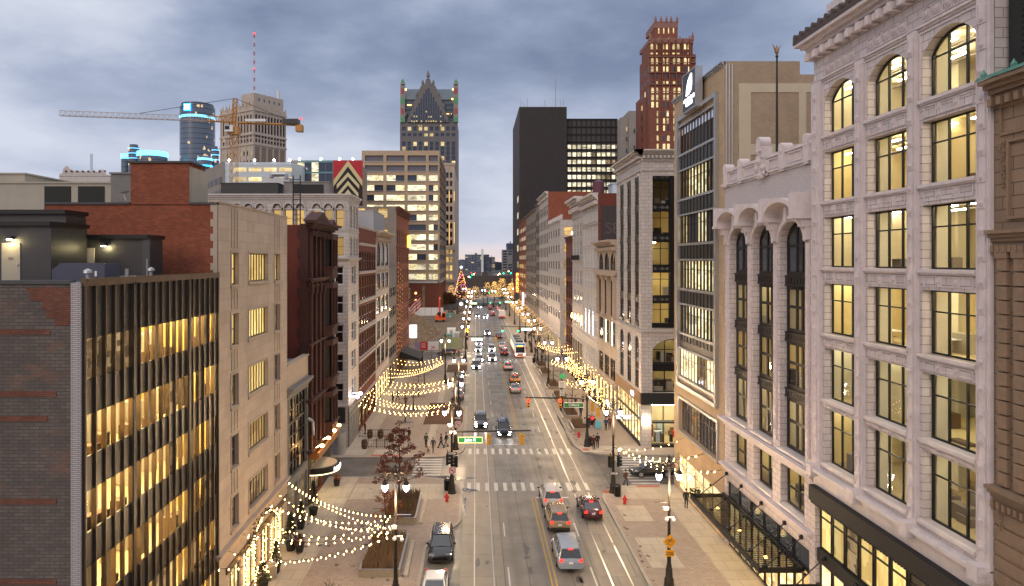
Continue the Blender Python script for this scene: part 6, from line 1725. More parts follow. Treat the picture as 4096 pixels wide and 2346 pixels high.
mast('signal arm with two red lights reaching from the Clifford corner',14,88,6.15,6.3)
signal('red lit signal hanging at the outer end of the Clifford arm',6.6,87.9,5.6,0,'red_light')
signal('red lit signal hanging above the kerb on the Clifford arm',10.6,87.9,5.6,0,'red_light')
t = sign('street_name_sign','green Clifford street name sign hung beside the lamp post','street sign',12.3,87.9,5.35,2.4,.52,flat('sign_green',(.01,.16,.05),.5),M['sign_white'],['Clifford'],.42,'sign_white')
m = MB()
for u in (-.8,.8): m.tube((u,0,.26),(u,0,.8),.03,6)
m.build('hanger', POST, t)
mast('second pale signal arm on the Clifford post reaching over the side street',14,88,6.5,14.45,80.3)
signal('yellow signal on the side street arm nearer the Clifford post',14.15,85,5.75,R(180)); signal('yellow signal at the outer end of the side street arm',14.35,82,5.75,R(180))
signal('black pedestrian signal with red hand on the Clifford lamp post',14.6,87.9,3.4,0,'red_light','black_metal','pedestrian signals')
signal('black signal head on the near left lamp post above the no left turn sign',-2.85,70.1,3.6,R(90),None,'black_metal','pedestrian signals')
signal('black signal head facing the street on the near left lamp post',-2.0,70.1,3.4,R(-60),None,'black_metal','pedestrian signals')
signal('black signal head left of the right corner lamp post',13.5,70.3,3.3,R(120),None,'black_metal','pedestrian signals')
signal('black signal head right of the right corner lamp post',14.35,70.3,3.4,R(60),None,'black_metal','pedestrian signals')
mast('signal arm on the left lamp post at the streetcar crossing',-2.4,161.7,5.9,5)
signal('yellow signal back on the far left arm',4.6,161.7,5.3,R(90)); signal('yellow signal mounted on the left post at the streetcar crossing',-1.9,161.5,7.5,R(90))
sign('street_name_sign','pale glowing street sign under the far left arm','street sign',.3,161.6,5.3,2.6,.55,glow('pale_lit_sign',(.6,1,.75),2.2))
mast('signal arm with two green lights beyond the streetcar crossing',15,175,6.9,6.4)
signal('green lit signal at the outer end of the far right arm',6.75,174.9,6.3,0,'green_light'); signal('green lit signal nearer the post on the far right arm',10.6,174.9,6.3,0,'green_light')
sign('street_name_sign','white glowing street sign beside the green lights','street sign',12.7,174.9,6.3,2.5,.6,glow('pale_lit_sign2',(.75,1,.85),2.6))
mast('distant signal arm over the road before the square',15,300,6.5,6)
signal('distant green signal over the middle lane',6.3,299.9,5.8,0,'green_light'); signal('distant green signal beside the right kerb',10.4,299.9,5.8,0,'green_light')
sign('street_name_sign','distant green lit sign on the right before the square','street sign',14,299.8,5.8,3,.7,glow('pale_lit_sign3',(.4,1,.5),2))
mast('distant signal arm on the left before the square',-2.6,297,6.2,4)
sign('street_name_sign','distant pale green sign on the left before the square','street sign',-1,296.8,5.3,3,.7,glow('pale_lit_sign4',(.7,1,.5),2))
signal('farthest green signal by the square on the left',7.4,385,6.2,0,'green_light'); signal('farthest green signal by the square on the right',11,385,6.2,0,'green_light')
def arrow_sign(label, x, y, z):
    t = thing('one_way_sign', label, 'one way sign', (x,y,z), 0, local=True)
    m = MB(); m.box(-.46,.46,-.02,.02,-.15,.15); m.build('panel', M['black_matte'], t)
    m = MB(); m.fpoly(('N',-.02),[(-.4,-.09),(.2,-.09),(.2,-.14),(.43,0),(.2,.14),(.2,.09),(-.4,.09)],0,.012); m.build('arrow', M['sign_white'], t)
    lettering('ONE WAY', .15, M['black_matte'], t, (-.08,-.04,0), sx=.9)
arrow_sign('one way arrow sign on the near left lamp post',-2.35,70.05,4.2); arrow_sign('one way arrow sign on the right corner lamp post',13.9,70.2,2.15); arrow_sign('small one way sign behind the left signal arm',-2.2,86.2,4.1)
def round_sign(label, x, y, z):
    t = thing('no_turn_sign', label, 'traffic sign', (x,y,z), 0, local=True)
    m = MB(); m.box(-.36,.36,-.02,.02,-.36,.36); m.build('panel', M['sign_white'], t)
    m = MB(); F = ('N',-.02)
    for i in range(20):
        a,b = 2*PI*i/20, 2*PI*(i+1)/20
        m.fpoly(F,[(.33*math.cos(a),.33*math.sin(a)),(.33*math.cos(b),.33*math.sin(b)),(.26*math.cos(b),.26*math.sin(b)),(.26*math.cos(a),.26*math.sin(a))],0,.012)
    m.fpoly(F,[(-.22,.17),(-.17,.22),(.22,-.17),(.17,-.22)],.012,.018); m.build('red_ring', M['red_paint'], t)
    m = MB(); m.fpoly(F,[(.06,-.18),(.12,-.18),(.12,.08),(-.05,.08),(-.05,.15),(-.18,.05),(-.05,-.05),(-.05,.02),(.06,.02)],0,.009); m.build('turn_arrow', M['black_matte'], t)
round_sign('no left turn sign low on the near left lamp post',-2.35,70.0,2.5); round_sign('no left turn sign under the left signal arm farther back',-2.2,86.2,3.3)
t = sign('speed_limit_sign','white speed limit 25 sign on the right lamp post','traffic sign',13.4,108.5,3.0,.75,.95,M['sign_white'],None,None)
lettering('25', .5, M['black_matte'], t, (0,-.05,-.2)); lettering('SPEED\nLIMIT', .17, M['black_matte'], t, (0,-.05,.27))
t = sign('parking_sign','white parking rules sign above the speed limit sign','traffic sign',13.4,108.5,4.3,1.05,1.0,M['sign_white'])
m = MB(); 
for k in range(4): m.fb(('N',-.03),-.4,.4-.1*(k%2),.3-k*.2,.36-k*.2,0,.01)
m.build('printed_lines', M['black_matte'], t)
t = thing('leaf_sign', 'green maple leaf sign topmost on the right lamp post', 'traffic sign', (13.4,108.5,5.5), 0, local=True)
m = MB(); m.fpoly(('N',0),[(0,-.5),(.06,-.25),(.4,-.3),(.32,-.12),(.55,.08),(.42,.14),(.46,.34),(.26,.28),(.22,.38),(.1,.24),(.14,.5),(0,.62),(-.14,.5),(-.1,.24),(-.22,.38),(-.26,.28),(-.46,.34),(-.42,.14),(-.55,.08),(-.32,-.12),(-.4,-.3),(-.06,-.25)],0,.03); m.build('panel', flat('leaf_sign_green',(.02,.3,.12)), t)
t = thing('bicycle_warning_sign', 'yellow diamond sign with a slipping bicycle on the nearest right lamp', 'traffic sign', (13.7,49.4,3.66), 0, local=True)
m = MB(); m.fpoly(('N',0),[(0,-.5),(.5,0),(0,.5),(-.5,0)],0,.02); m.build('panel', M['yellow_sign'], t)
m = MB(); F = ('N',-.02)
for cx_ in (-.15,.17):
    for i in range(12):
        a,b = 2*PI*i/12,2*PI*(i+1)/12
        m.fpoly(F,[(cx_+.13*math.cos(a),.02+.13*math.sin(a)),(cx_+.13*math.cos(b),.02+.13*math.sin(b)),(cx_+.105*math.cos(b),.02+.105*math.sin(b)),(cx_+.105*math.cos(a),.02+.105*math.sin(a))],0,.01)
for a,b in (((-.15,.02),(-.08,.17)),((-.08,.17),(.1,.17)),((.1,.17),(0,.02)),((0,.02),(-.08,.17)),((.17,.02),(.1,.22)),((.1,.22),(.16,.24)),((-.15,.02),(0,.02)),((-.3,-.2),(-.1,-.16)),((-.1,-.16),(0,-.24)),((0,-.24),(.2,-.2))):
    m.tube((a[0],-.03,a[1]),(b[0],-.03,b[1]),.013,4)
m.build('bicycle_symbol', M['black_matte'], t)
t = sign('warning_plate','yellow TRACKS IN STREET plate below the bicycle diamond','traffic sign',13.7,49.4,2.84,.62,.44,M['yellow_sign'],None,['TRACKS','IN STREET'],.12,'black_matte')
def camera_cluster(label,x,y,z):
    t = thing('camera_cluster', label, 'camera', (x,y,z), 0, local=True)
    m = MB(); m.box(-.45,-.1,-.12,.12,-.1,.1); m.ball((-.25,-.1,-.75),.14); m.ball((.25,-.1,-.8),.14); m.box(-.3,.3,-.05,.05,-.66,-.58); m.build('camera_body', M['sign_white'], t)
camera_cluster('white security cameras on the nearest right lamp pole',13.7,49.4,6.0); camera_cluster('white security cameras on the nearest left lamp pole',-5.2,47.0,5.6); camera_cluster('white cameras on the near left signal post',-2.3,70.1,7.0)
def banner_bar(label,x,y,z):
    t = thing('banner_bar', label, 'bracket', (x,y,z)); m = MB(); m.tube((x,y,z),(x-.95 if x>0 else x+.95,y,z),.03,6); m.build('bar', M['chrome'], t)
banner_bar('thin banner bracket on the nearest right lamp pole',13.6,49.5,6.4); banner_bar('thin banner bracket on the nearest left lamp pole',-5.3,47.1,6.4); banner_bar('thin banner bracket on the right corner lamp pole',13.8,70.4,4.4)

# ------------------------------------------------------------------ hydrants, bins, planters, barrels, railings
HY = lathe_mesh('hydrant_body',[(.2,0),(.2,.06),(.14,.08),(.14,.5),(.18,.52),(.18,.58),(.15,.62),(.1,.74),(.04,.8),(.04,.86),(.01,.88)],10)
m = MB(); m.tube((-.26,0,.42),(.26,0,.42),.075,8); m.tube((0,-.24,.4),(0,0,.4),.1,8); HC = m.mesh('outlet_cap')
for x,y,l in ((-2.8,67.8,'red fire hydrant on the left pavement by the near lamp post'),(14.3,67.2,'red fire hydrant on the right pavement before the pale slabs'),(13.6,92.4,'red fire hydrant in front of the Clifford lamp post'),(13.2,184,'distant red fire hydrant beyond the streetcar crossing')):
    t = thing('fire_hydrant', l, 'hydrant', (x,y,.15), 0, 'red fire hydrants', local=True); part('body', HY, M['red_paint'], t); part('outlet_cap', HC, M['red_paint'], t)
BN = lathe_mesh('bin_body',[(.3,0),(.33,.05),(.36,.95),(.38,.98),(.38,1.05),(.3,1.1)],14)
for x,y,l,c in ((14.05,69.4,'black litter bin beside the right corner lamp post','black_metal'),(-2.9,71.2,'black litter bin behind the near left lamp post','black_metal'),(13.3,160,'black litter bin by the streetcar crossing','black_metal'),(-14.95,51.4,'pale cylindrical litter bin by the cream storefront','beige_metal'),(14.4,88.3,'dark litter bin hidden behind the Clifford lamp post','black_metal')):
    t = thing('litter_bin', l, 'bin', (x,y,.15), 0, None, local=True); part('bin_body', BN, M[c], t)
    m = MB(); m.lathe([(.31,1.1),(.2,1.2),(.02,1.22)],(0,0,0),14); m.build('lid', M[c], t)
t = thing('steel_drum_column', 'wide brushed steel column at the white corner building', 'column', (-16.6,84.9,.15)); m = MB(); m.lathe([(.85,0),(.85,2.5),(.9,2.52),(.9,2.6)],(-16.6,84.9,.15),20); m.build('drum', M['steel'], t, True)

def blades(m, x0, x1, y0, y1, z, n, hmin, hmax, sd, lean=.25, w_=.03):
    r = random.Random(sd)
    for i in range(n):
        x,y = r.uniform(x0,x1),r.uniform(y0,y1); h = r.uniform(hmin,hmax); a = r.uniform(0,6.28); l = r.uniform(0,lean)*h
        dx,dy = w_*math.cos(a),w_*math.sin(a); tx,ty = x+l*math.cos(a+1.3),y+l*math.sin(a+1.3)
        m.add([(x-dx,y-dy,z),(x+dx,y+dy,z),(tx+dx*.3,ty+dy*.3,z+h),(tx-dx*.3,ty-dy*.3,z+h)],[(0,1,2,3)])
M['planter'] = plain('pale_planter_panel', (.40,.345,.26), .7, var=.2, vs=4)
def planter(label, x0, x1, y0, y1, h, n, gh, sd, mat='dry_grass'):
    t = thing('planter_bed', label, 'planter', ((x0+x1)/2,(y0+y1)/2,.15), 0, 'raised planter beds')
    m = MB(); m.box(x0,x1,y0,y0+.12,.15,h); m.box(x0,x1,y1-.12,y1,.15,h); m.box(x0,x0+.12,y0+.12,y1-.12,.15,h); m.box(x1-.12,x1,y0+.12,y1-.12,.15,h)
    k = x0+.12
    while k < x1-.5:
        outline(m, ('N',y0), k, min(x1-.1,k+.95), .22, h-.08, .035, 0, .03)
        for q in range(5): fdisc(m, ('N',y0), k+.14+q*.17, (.15+h)/2, .06, 0, .03, 8)
        k += 1.05
    m.build('stone_panel', M['planter'], t)
    m = MB(); outline(m,('N',0),0,0,0,0,0,0,0) if 0 else m.box(x0-.03,x1+.03,y0-.04,y0+.14,h,h+.04); m.box(x0-.03,x1+.03,y1-.14,y1+.04,h,h+.04); m.box(x0-.03,x0+.14,y0+.14,y1-.14,h,h+.04); m.box(x1-.14,x1+.03,y0+.14,y1-.14,h,h+.04); m.build('rim', M['steel'], t)
    m = MB(); rect(m,x0+.12,x1-.12,y0+.12,y1-.12,h-.12); m.build('soil', M['mulch'], t)
    m = MB(); blades(m,x0+.15,x1-.15,y0+.15,y1-.15,h-.12,n,gh*.5,gh,sd); m.build('dry_grass', M[mat], t, kind='stuff')
    m = MB(); xs = x1+.28 if x0 < 0 else x0-.55
    m.box(xs,xs+.3,y0,y1-.3,.15,.34); m.build('bench_kerb', M['concrete'], t)
planter('near planter bed of dry grass beside the nearest left lamp',-8.6,-5.6,51.6,58.3,.7,2600,.75,1)
planter('second planter bed of dry grass where the red leaved tree stands',-8.2,-5.3,62,68.7,.7,2300,.75,2)
for i,(y0,y1) in enumerate(((95,100.3),(103.3,109.5),(115.6,121.5),(126.8,132.6),(141,147),(151.5,157))):
    planter('right kerb planter of dry grass, %s from the Clifford lamp post' % ('first','second','third','fourth','fifth','sixth')[i],13.3,15.3,y0,y1,.65,700,.75,10+i)
g = MB(); g.prism([(-7.5,99.8),(-2.2,99.8),(-1.9,101),(-1.9,109),(-2.6,112.5),(-4.4,114.8),(-7.5,114.8)],.1,.17); structure('mulch_bed_ground', g, M['mulch'])
g = MB(); g.prism([(-6.2,146),(-2.2,146),(-1.9,148),(-1.9,157),(-6.2,157)],.1,.17); structure('mulch_bed_ground', g, M['mulch'])
BR = lathe_mesh('barrel_body',[(.26,0),(.32,.22),(.35,.45),(.32,.68),(.26,.9),(.02,.9)],14)
m = MB()
for z,r in ((.08,.29),(.28,.345),(.62,.345),(.82,.29)): m.lathe([(r,z),(r+.004,z+.07)],(0,0,0),14)
BH = m.mesh('hoop')
for x,y,l in ((-13.9,92.0,'wooden barrel at the back railing nearer the white building'),(-12.5,92.0,'wooden barrel in the middle of the back railing'),(-13.8,86.9,'wooden barrel at the end of the front railing'),(-10.9,90.2,'wooden barrel at the street side corner of the railings')):
    t = thing('wooden_barrel', l, 'barrel', (x,y,.15), 0, 'barrels along the cafe railings', local=True); part('barrel_body', BR, M['wood'], t); part('hoops', BH, M['black_metal'], t); t.scale = (1.15,1.15,1.25)
def railing(label, x0, x1, y, h=1.0):
    t = thing('cafe_railing', label, 'railing', ((x0+x1)/2,y,.15)); m = MB(); m.tube((x0,y,.15+h),(x1,y,.15+h),.03,6); m.tube((x0,y,.3),(x1,y,.3),.02,6)
    k = x0
    while k <= x1: m.tube((k,y,.3),(k,y,.15+h),.016,4); k += .22
    m.build('bars', M['black_metal'], t)
    m = MB()
    for k in range(4): u = x0+(x1-x0)*k/3; m.tube((u,y,.15),(u,y,.35+h),.035,6)
    m.build('posts', M['black_metal'], t)
railing('black cafe railing farther from the side street',-15.4,-10.9,92.4); railing('black cafe railing nearer the side street',-13.4,-10.3,87.2)

# ------------------------------------------------------------------ trees and plants
def leafcloud(m, c, r, n, size, rnd, flatz=.6):
    for i in range(n):
        while True:
            v = Vector((rnd.uniform(-1,1),rnd.uniform(-1,1),rnd.uniform(-1,1)))
            if v.length < 1: break
        p = Vector(c)+Vector((v.x*r,v.y*r,v.z*r*flatz)); a = Vector((rnd.gauss(0,1),rnd.gauss(0,1),rnd.gauss(0,.6))).normalized(); b = a.orthogonal().normalized(); b = (b*math.cos(i)+a.cross(b)*math.sin(i))
        s_ = size*rnd.uniform(.6,1.3)
        m.add([tuple(p-a*s_),tuple(p+b*s_*.55),tuple(p+a*s_),tuple(p-b*s_*.55)],[(0,1,2,3)])
def tree_limbs(m, x, y, z, h, layers, rnd, r0=.11):
    tips = []; pts = [(x+.05*math.sin(k*1.7),y+.05*math.cos(k*2.1),z+h*k/8) for k in range(9)]
    for k in range(8): m.tube(pts[k],pts[k+1],r0*(1-k/9),7,r0*(1-(k+1)/9))
    for zf,rad,n in layers:
        for i in range(n):
            a = 2*PI*i/n+rnd.uniform(-.4,.4); rr_ = rad*rnd.uniform(.6,1.1); b = Vector((x,y,z+h*zf)); mid = b+Vector((math.cos(a)*rr_*.5,math.sin(a)*rr_*.5,rr_*.12)); e = b+Vector((math.cos(a)*rr_,math.sin(a)*rr_,rr_*rnd.uniform(.05,.4)))
            m.tube(b,mid,r0*.35*(1.1-zf),5,r0*.22); m.tube(mid,e,r0*.2,4,.012); tips += [mid,e,(mid+e)/2]
            for q in range(2):
                a2 = a+rnd.uniform(-.9,.9); e2 = mid+Vector((math.cos(a2)*rr_*.45,math.sin(a2)*rr_*.45,rr_*rnd.uniform(.1,.35))); m.tube(mid,e2,r0*.13,4,.01); tips.append(e2)
    return tips
def oak(name, label, x, y, z, h, layers, leafmat, sd, n, size, cl=.45, keep=1):
    rnd = random.Random(sd); t = thing(name, label, 'tree', (x,y,z))
    m = MB(); tips = tree_limbs(m,x,y,z,h,layers,rnd); m.build('trunk', M['bark'], t)
    if n:
        m = MB()
        for p in tips:
            if rnd.random() < keep: leafcloud(m, p, cl*rnd.uniform(.6,1.2), n, size, rnd, .55)
        leafcloud(m,(x,y,z+h*.97),.35,n,size,rnd,1.2); m.build('crown', M[leafmat], t)
oak('red_oak_tree','tall narrow oak with dark maroon autumn leaves in the second planter',-7.1,65,.5,8.1,[(.3,2.3,5),(.41,2.6,5),(.53,2.2,5),(.65,1.6,4),(.77,1.1,4),(.87,.6,3)],'leaf_red',5,24,.115,.42,.85)
oak('young_oak_tree','small sparse tree with a few orange leaves in the near planter',-7.3,56.3,.5,4.6,[(.5,1.5,4),(.65,1.4,4),(.8,1.0,4),(.92,.6,3)],'leaf_orange',8,13,.11,.4,.5)
for i,(x,y,l) in enumerate(((-10.2,101,'bare sapling in a dark grate nearest the red oak, left pavement'),(-9.7,109,'bare sapling second along the left pavement'),(-9.8,120,'bare sapling third along the left pavement'),(-9.6,131,'bare sapling fourth along the left pavement'),(-9.4,148,'bare sapling near the slate awning'),(-7.6,158,'bare sapling by the far left crossing'))):
    oak('sapling',l,x,y,.15,4.8,[(.4,.8,3),(.55,.9,4),(.7,.7,4),(.85,.5,3)],'leaf_orange',40+i,2 if i < 4 else 0,.07,.3,.5)
    g = MB(); rect(g,x-1.2,x+1.2,y-.6,y+.6,.162); structure('tree_pit_ground', g, M['asphalt_dark'])
for i,(x,y) in enumerate(((14.3,118),(14.3,129),(14.3,144),(14.4,154),(14.6,106))):
    oak('bare_tree','bare thin tree in the right kerb planters, %s' % ('behind the speed limit sign','between the third and fifth planters','in the fifth planter','in the sixth planter','in the second planter')[i],x,y,.5,5.6,[(.45,1.3,4),(.6,1.4,4),(.75,1.0,4),(.88,.6,3)],'leaf_orange',60+i,0,.07)
oak('bare_tree','leafless twiggy bush tree at the bottom edge of the left pavement',-9.2,44,.15,3.4,[(.3,1.3,5),(.45,1.4,6),(.6,1.2,6),(.8,.8,5)],'leaf_orange',71,0,.07)

def conifer(name, label, x, y, h, w_, sd, pot=True, lights=0, mat='leaf_green', z=.15):
    rnd = random.Random(sd); t = thing(name, label, 'potted tree', (x,y,z), 0, None)
    zb = z
    if pot:
        m = MB(); m.lathe([(.32,0),(.42,.6),(.45,.62),(.45,.68),(.38,.66)],(x,y,z),4 if sd%2 else 12,.78); m.build('pot', M['black_matte'], t); zb = z+.55
    m = MB(); m.tube((x,y,zb),(x,y,zb+h*.8),.05,6); m.build('trunk', M['bark'], t)
    m = MB(); n = int(420*h*w_)
    for i in range(n):
        f = rnd.random()**.8; r = w_*(1-f)*(.55+.5*rnd.random())+.04; a = rnd.uniform(0,6.28); p = Vector((x+r*math.cos(a),y+r*math.sin(a),zb+.1+f*h)); d = Vector((math.cos(a),math.sin(a),rnd.uniform(-.5,.3)))*.17; e = Vector((-math.sin(a),math.cos(a),rnd.uniform(-.3,.3)))*.06
        m.add([tuple(p-d*.5-e),tuple(p+d),tuple(p-d*.5+e)],[(0,1,2)])
    m.build('crown', M[mat], t)
    if lights:
        m = MB()
        for i in range(lights):
            f = rnd.random(); r = w_*(1-f)+.06; a = rnd.uniform(0,6.28); m.lathe([(.001,-.03),(.03,0),(.001,.03)],(x+r*math.cos(a),y+r*math.sin(a),zb+.15+f*h),5)
        m.build('fairy_lights', M['bulb'], t, kind='stuff')
for i,a in enumerate(((-14.9,64.2,2.5,.65,'bushy potted evergreen by the low gridded building'),(-15.2,60.9,1.8,.5,'narrow potted evergreen before the low gridded building'),(-14.9,56.4,2.4,.75,'largest potted evergreen beside the cream storefront'),(-14.95,52.4,1.7,.45,'small potted evergreen next to the pale litter bin'),(-15.1,49.6,1.6,.55,'potted evergreen with lights at the storefront door'))):
    conifer('potted_evergreen',a[4],a[0],a[1],a[2],a[3],80+i,True,30 if i == 4 else 8)
conifer('potted_shrub','dark purple potted shrub beside the largest evergreen',-14.1,56.1,.8,.5,91,True,0,'leaf_red')
conifer('potted_shrub','orange dry shrub in a black cube pot at the round marquee',-14.4,72.6,.6,.6,93,True,0,'leaf_orange')
for i in range(9): conifer('lit_potted_tree','fairy lit potted tree along the right shopfronts, %s from the corner shop' % ('first','second','third','fourth','fifth','sixth','seventh','eighth','ninth')[i],19.6,105+i*5.2,2.6,.6,100+i,True,60)
m = MB(); rr = random.Random(3); t = thing('arch_garland','green garland with warm lights arched over the cream storefront door','garland',(-15.6,51.5,4.0))
gp = [(47.5+k*.22, 3.4+2.1*math.sin(PI*k/36)**.7 if 0<k<36 else 3.4) for k in range(37)]
lm = MB()
for (u,z) in gp:
    for q in range(7):
        p = Vector((XL+.25+rr.uniform(-.15,.2),u+rr.uniform(-.15,.15),z-.6+rr.uniform(-.15,.15))); d = Vector((rr.gauss(0,1),rr.gauss(0,1),rr.gauss(0,1))).normalized()*.2; m.add([tuple(p),tuple(p+d),tuple(p+Vector((d.y,d.z,d.x))*.6)],[(0,1,2)])
    if rr.random() < .8: lm.ball((XL+.42,u,z-.62),.035,5,3)
for u in (47.5,49.4,51.4,53.4,55.5):
    for z in range(14): lm.ball((XL+.3+rr.uniform(-.06,.06),u+rr.uniform(-.12,.12),.4+z*.23),.035,5,3)
m.build('sprigs', M['leaf_green'], t); lm.build('fairy_lights', M['bulb'], t, kind='stuff')

# golden wrapped trees and the Christmas tree in the far square
def lit_tree(label, x, y, h, r, sd, n=420, mat='bulb_far'):
    rnd = random.Random(sd); t = thing('lit_tree', label, 'tree', (x,y,0), 0, 'trees wrapped in golden lights')
    m = MB(); tree_limbs(m,x,y,0,h,[(.3,r,6),(.45,r,7),(.6,r*.8,7),(.75,r*.6,6),(.9,r*.35,5)],rnd,.25); m.build('trunk', M['bark'], t)
    m = MB()
    for i in range(n):
        a = rnd.uniform(0,6.28); f = rnd.random(); q = r*math.sqrt(rnd.random())*(1.05-f*.75); m.lathe([(.001,-.06),(.055,0),(.001,.06)],(x+q*math.cos(a),y+q*math.sin(a),h*(.22+.8*f)),4)
    m.build('light_garland', M[mat], t, kind='stuff')
for i,(x,y,h,r,l) in enumerate(((0,388,9,4.5,'golden lit tree right of the Christmas tree'),(6.5,392,11,4.5,'golden lit tree in the middle of the square'),(-4,384,8,4,'golden lit tree in front of the Christmas tree'),(-13,372,10,3.5,'golden lit tree beside the tan block'),(15,400,13,5,'tall golden tree at the right of the square'),(22,396,13,5,'golden tree crowding the charcoal tower'),(19,378,11,4.5,'brightest golden tree at the right edge'),(25,385,12,4,'golden tree half hidden by the charcoal tower'),(11,408,11,4,'small golden tree behind the right group'))):
    lit_tree(l,x,y,h,r,200+i,(300 if i < 4 else 620))
t = thing('christmas_tree','tall Christmas tree with red, purple and gold lights and a white star','tree',(-8.3,400,0)); rnd = random.Random(6)
m = MB()
for i in range(1500):
    f = rnd.random()**.75; r = 4.6*(1-f)*(.7+.35*rnd.random()); a = rnd.uniform(0,6.28); p = Vector((-8.3+r*math.cos(a),400+r*math.sin(a),1.5+f*17.5)); d = Vector((math.cos(a),math.sin(a),-.4))*.8; e = Vector((-math.sin(a),math.cos(a),0))*.35
    m.add([tuple(p-d*.5-e),tuple(p+d),tuple(p-d*.5+e)],[(0,1,2)])
m.build('crown', M['leaf_green'], t)
for c,nm in (((1,.12,.04),'red'),((.5,.08,.8),'purple'),((1,.55,.15),'gold')):
    m = MB()
    for i in range({'red':150,'purple':60,'gold':260}[nm]):
        f = rnd.random()**.8; r = 4.7*(1-f)+.1; a = rnd.uniform(0,6.28); m.lathe([(.001,-.1),(.09,0),(.001,.1)],(-8.3+r*math.cos(a),400+r*math.sin(a),1.5+f*17.5),4)
    m.build(nm+'_lights', glow('tree_'+nm, c, 9), t, kind='stuff')
m = MB()
for k in range(4): a = PI*k/4; m.tube((-8.3-.9*math.cos(a),400,19.6-.9*math.sin(a)),(-8.3+.9*math.cos(a),400,19.6+.9*math.sin(a)),.1,4)
m.build('star', M['white_sign'], t)
t = thing('hedge','low dark hedge across the street end before the square','hedge',(2,362,0)); m = MB(); rnd = random.Random(9)
for i in range(1600):
    p = Vector((rnd.uniform(-6,13),rnd.uniform(360,363),rnd.uniform(0,1.6))); d = Vector((rnd.gauss(0,1),rnd.gauss(0,1),rnd.gauss(0,1))).normalized()*.3; m.add([tuple(p),tuple(p+d),tuple(p+Vector((d.z,d.x,d.y)))],[(0,1,2)])
m.build('foliage', M['leaf_green'], t)
t = thing('street_clock','round white clock on a dark brick kiosk at the square','clock',(-6.7,320,0)); m = MB(); m.box(-7.9,-5.5,319.6,322,0,2.6); m.box(-7.0,-6.4,320,321,2.6,3.2); m.build('kiosk', M['brown_grey'], t)
m = MB(); fdisc(m,('N',319.9),-6.7,3.7,1.0,-.4,.2,18); m.build('clock_rim', M['steel'], t); m = MB(); fdisc(m,('N',319.7),-6.7,3.7,.86,0,.05,18); f_ = m.build('clock_face', glow('clock_face',(1,.95,.9),1.4), t); m = MB(); m.tube((-6.7,319.6,3.7),(-7.2,319.6,4.2),.06,4); m.tube((-6.7,319.6,3.7),(-6.3,319.6,3.3),.06,4); m.build('hands', M['black_metal'], f_)
# round bushy bare tree behind the excavator
oak('bare_round_tree','wide bare brown tree at the corner of the building site',-13.5,340,0,8,[(.3,4,8),(.42,4.5,9),(.55,4.2,9),(.68,3.5,8),(.82,2.4,7)],'mulch',77,26,.3,1.3,.8)

# ------------------------------------------------------------------ string lights
m = MB(); m.lathe([(.011,.055),(.016,.03),(.023,.01),(.029,-.018),(.022,-.035),(.001,-.045)],(0,0,0),8); BULB = m.mesh('bulb', True)
def bulbs(label, a, b, sag, pitch=.72, single=True, group='strings of warm bulbs over the pavement', size=1):
    a = Vector(a); b = Vector(b); t = thing('bulb_string', label, 'string light', tuple((a+b)/2), 0, group)
    n = max(4,int((b-a).length/pitch)); P = []
    for i in range(n+1):
        f = i/n; p = a.lerp(b,f); p.z -= sag*4*f*(1-f); P.append(p)
    m = MB(); m.path(P,.012,4); m.build('cable', M['black_matte'], t)
    o = Vector(ORG[t.name])
    if single:
        for p in P[1:-1]: part('bulb', BULB, M['bulb'], t, p-o-Vector((0,0,.08)))
    else:
        m = MB()
        for p in P[1:-1]: m.lathe([(.001,.06*size),(.052*size,0),(.001,-.06*size)],(p.x,p.y,p.z),5)
        m.build('bulbs', M['bulb_far'], t, kind='stuff')
ORD = ('nearest','second nearest','third nearest','fourth nearest','fifth nearest','sixth nearest','seventh nearest','eighth nearest','ninth nearest','tenth nearest','eleventh nearest','twelfth nearest','thirteenth nearest','fourteenth nearest','fifteenth nearest','sixteenth nearest','seventeenth nearest')
for i,(y,z1,sg) in enumerate(sorted(((44.2,5.2,1.2),(50,5.4,1.0),(55.5,5.7,1.25),(41.5,5.0,.5),(46.8,5.3,.7),(47.1,6.2,.9),(52.7,5.2,.5),(52.9,6.2,.8),(58.2,5.4,.6),(58.4,6.3,.8)))):
    bulbs('bulb string from the cream limestone facade to the nearest left lamp, %s' % ORD[i],(XL+.08,y,5.2),(-5.45,47.2,z1),sg,.55)
left = [(92,86.5,-2.7,5.0),(97,86.5,-2.7,5.9),(101.5,107,-2.8,4.6),(109,107,-2.8,5.7),(90.9,86.5,-2.7,5.3),(93.0,86.5,-2.7,5.5),(95,86.5,-2.7,5.8),(99.4,86.5,-2.7,6.1),(99.6,107,-2.8,4.9),(103,107,-2.8,5.2),(106,107,-2.8,5.5),(112,107,-2.8,5.8),(112.2,133,-5.9,4.2),(117,133,-5.9,4.5),(122,133,-5.9,4.8),(129,133,-5.9,5.2),(134,133,-5.9,5.6)]
for i,(y,yp,xp,zp) in enumerate(sorted(left)): bulbs('bulb string over the left pavement beyond the side street, %s' % ORD[i],(XL+.08,y,4.9),(xp,yp,zp),1.0+.1*(i%3))
for i,(y,z,sg) in enumerate(((58.7,5.9,.8),(58.9,5.9,1.3),(63.3,6.0,.7),(63.6,6.0,1.1),(69.2,6.0,.6))): bulbs('bulb string between the tan building and the right corner lamp, %s' % ORD[i],(XR-.05,y,z),(13.9,70.5,4.7+.3*(i%2)),sg)
right = [(103.4,108.7),(107,108.7),(111,108.7),(114.6,108.7),(117.5,130),(121,130),(124.6,130),(129,130),(134,130),(140,157.5),(146,157.5),(152,157.5)]
for i,(y,yp) in enumerate(right): bulbs('bulb string over the right pavement beyond the corner shop, %s' % ORD[i],(XR-.05,y,5.3),(13.6,yp,4.6+.35*(i%3)),.9)
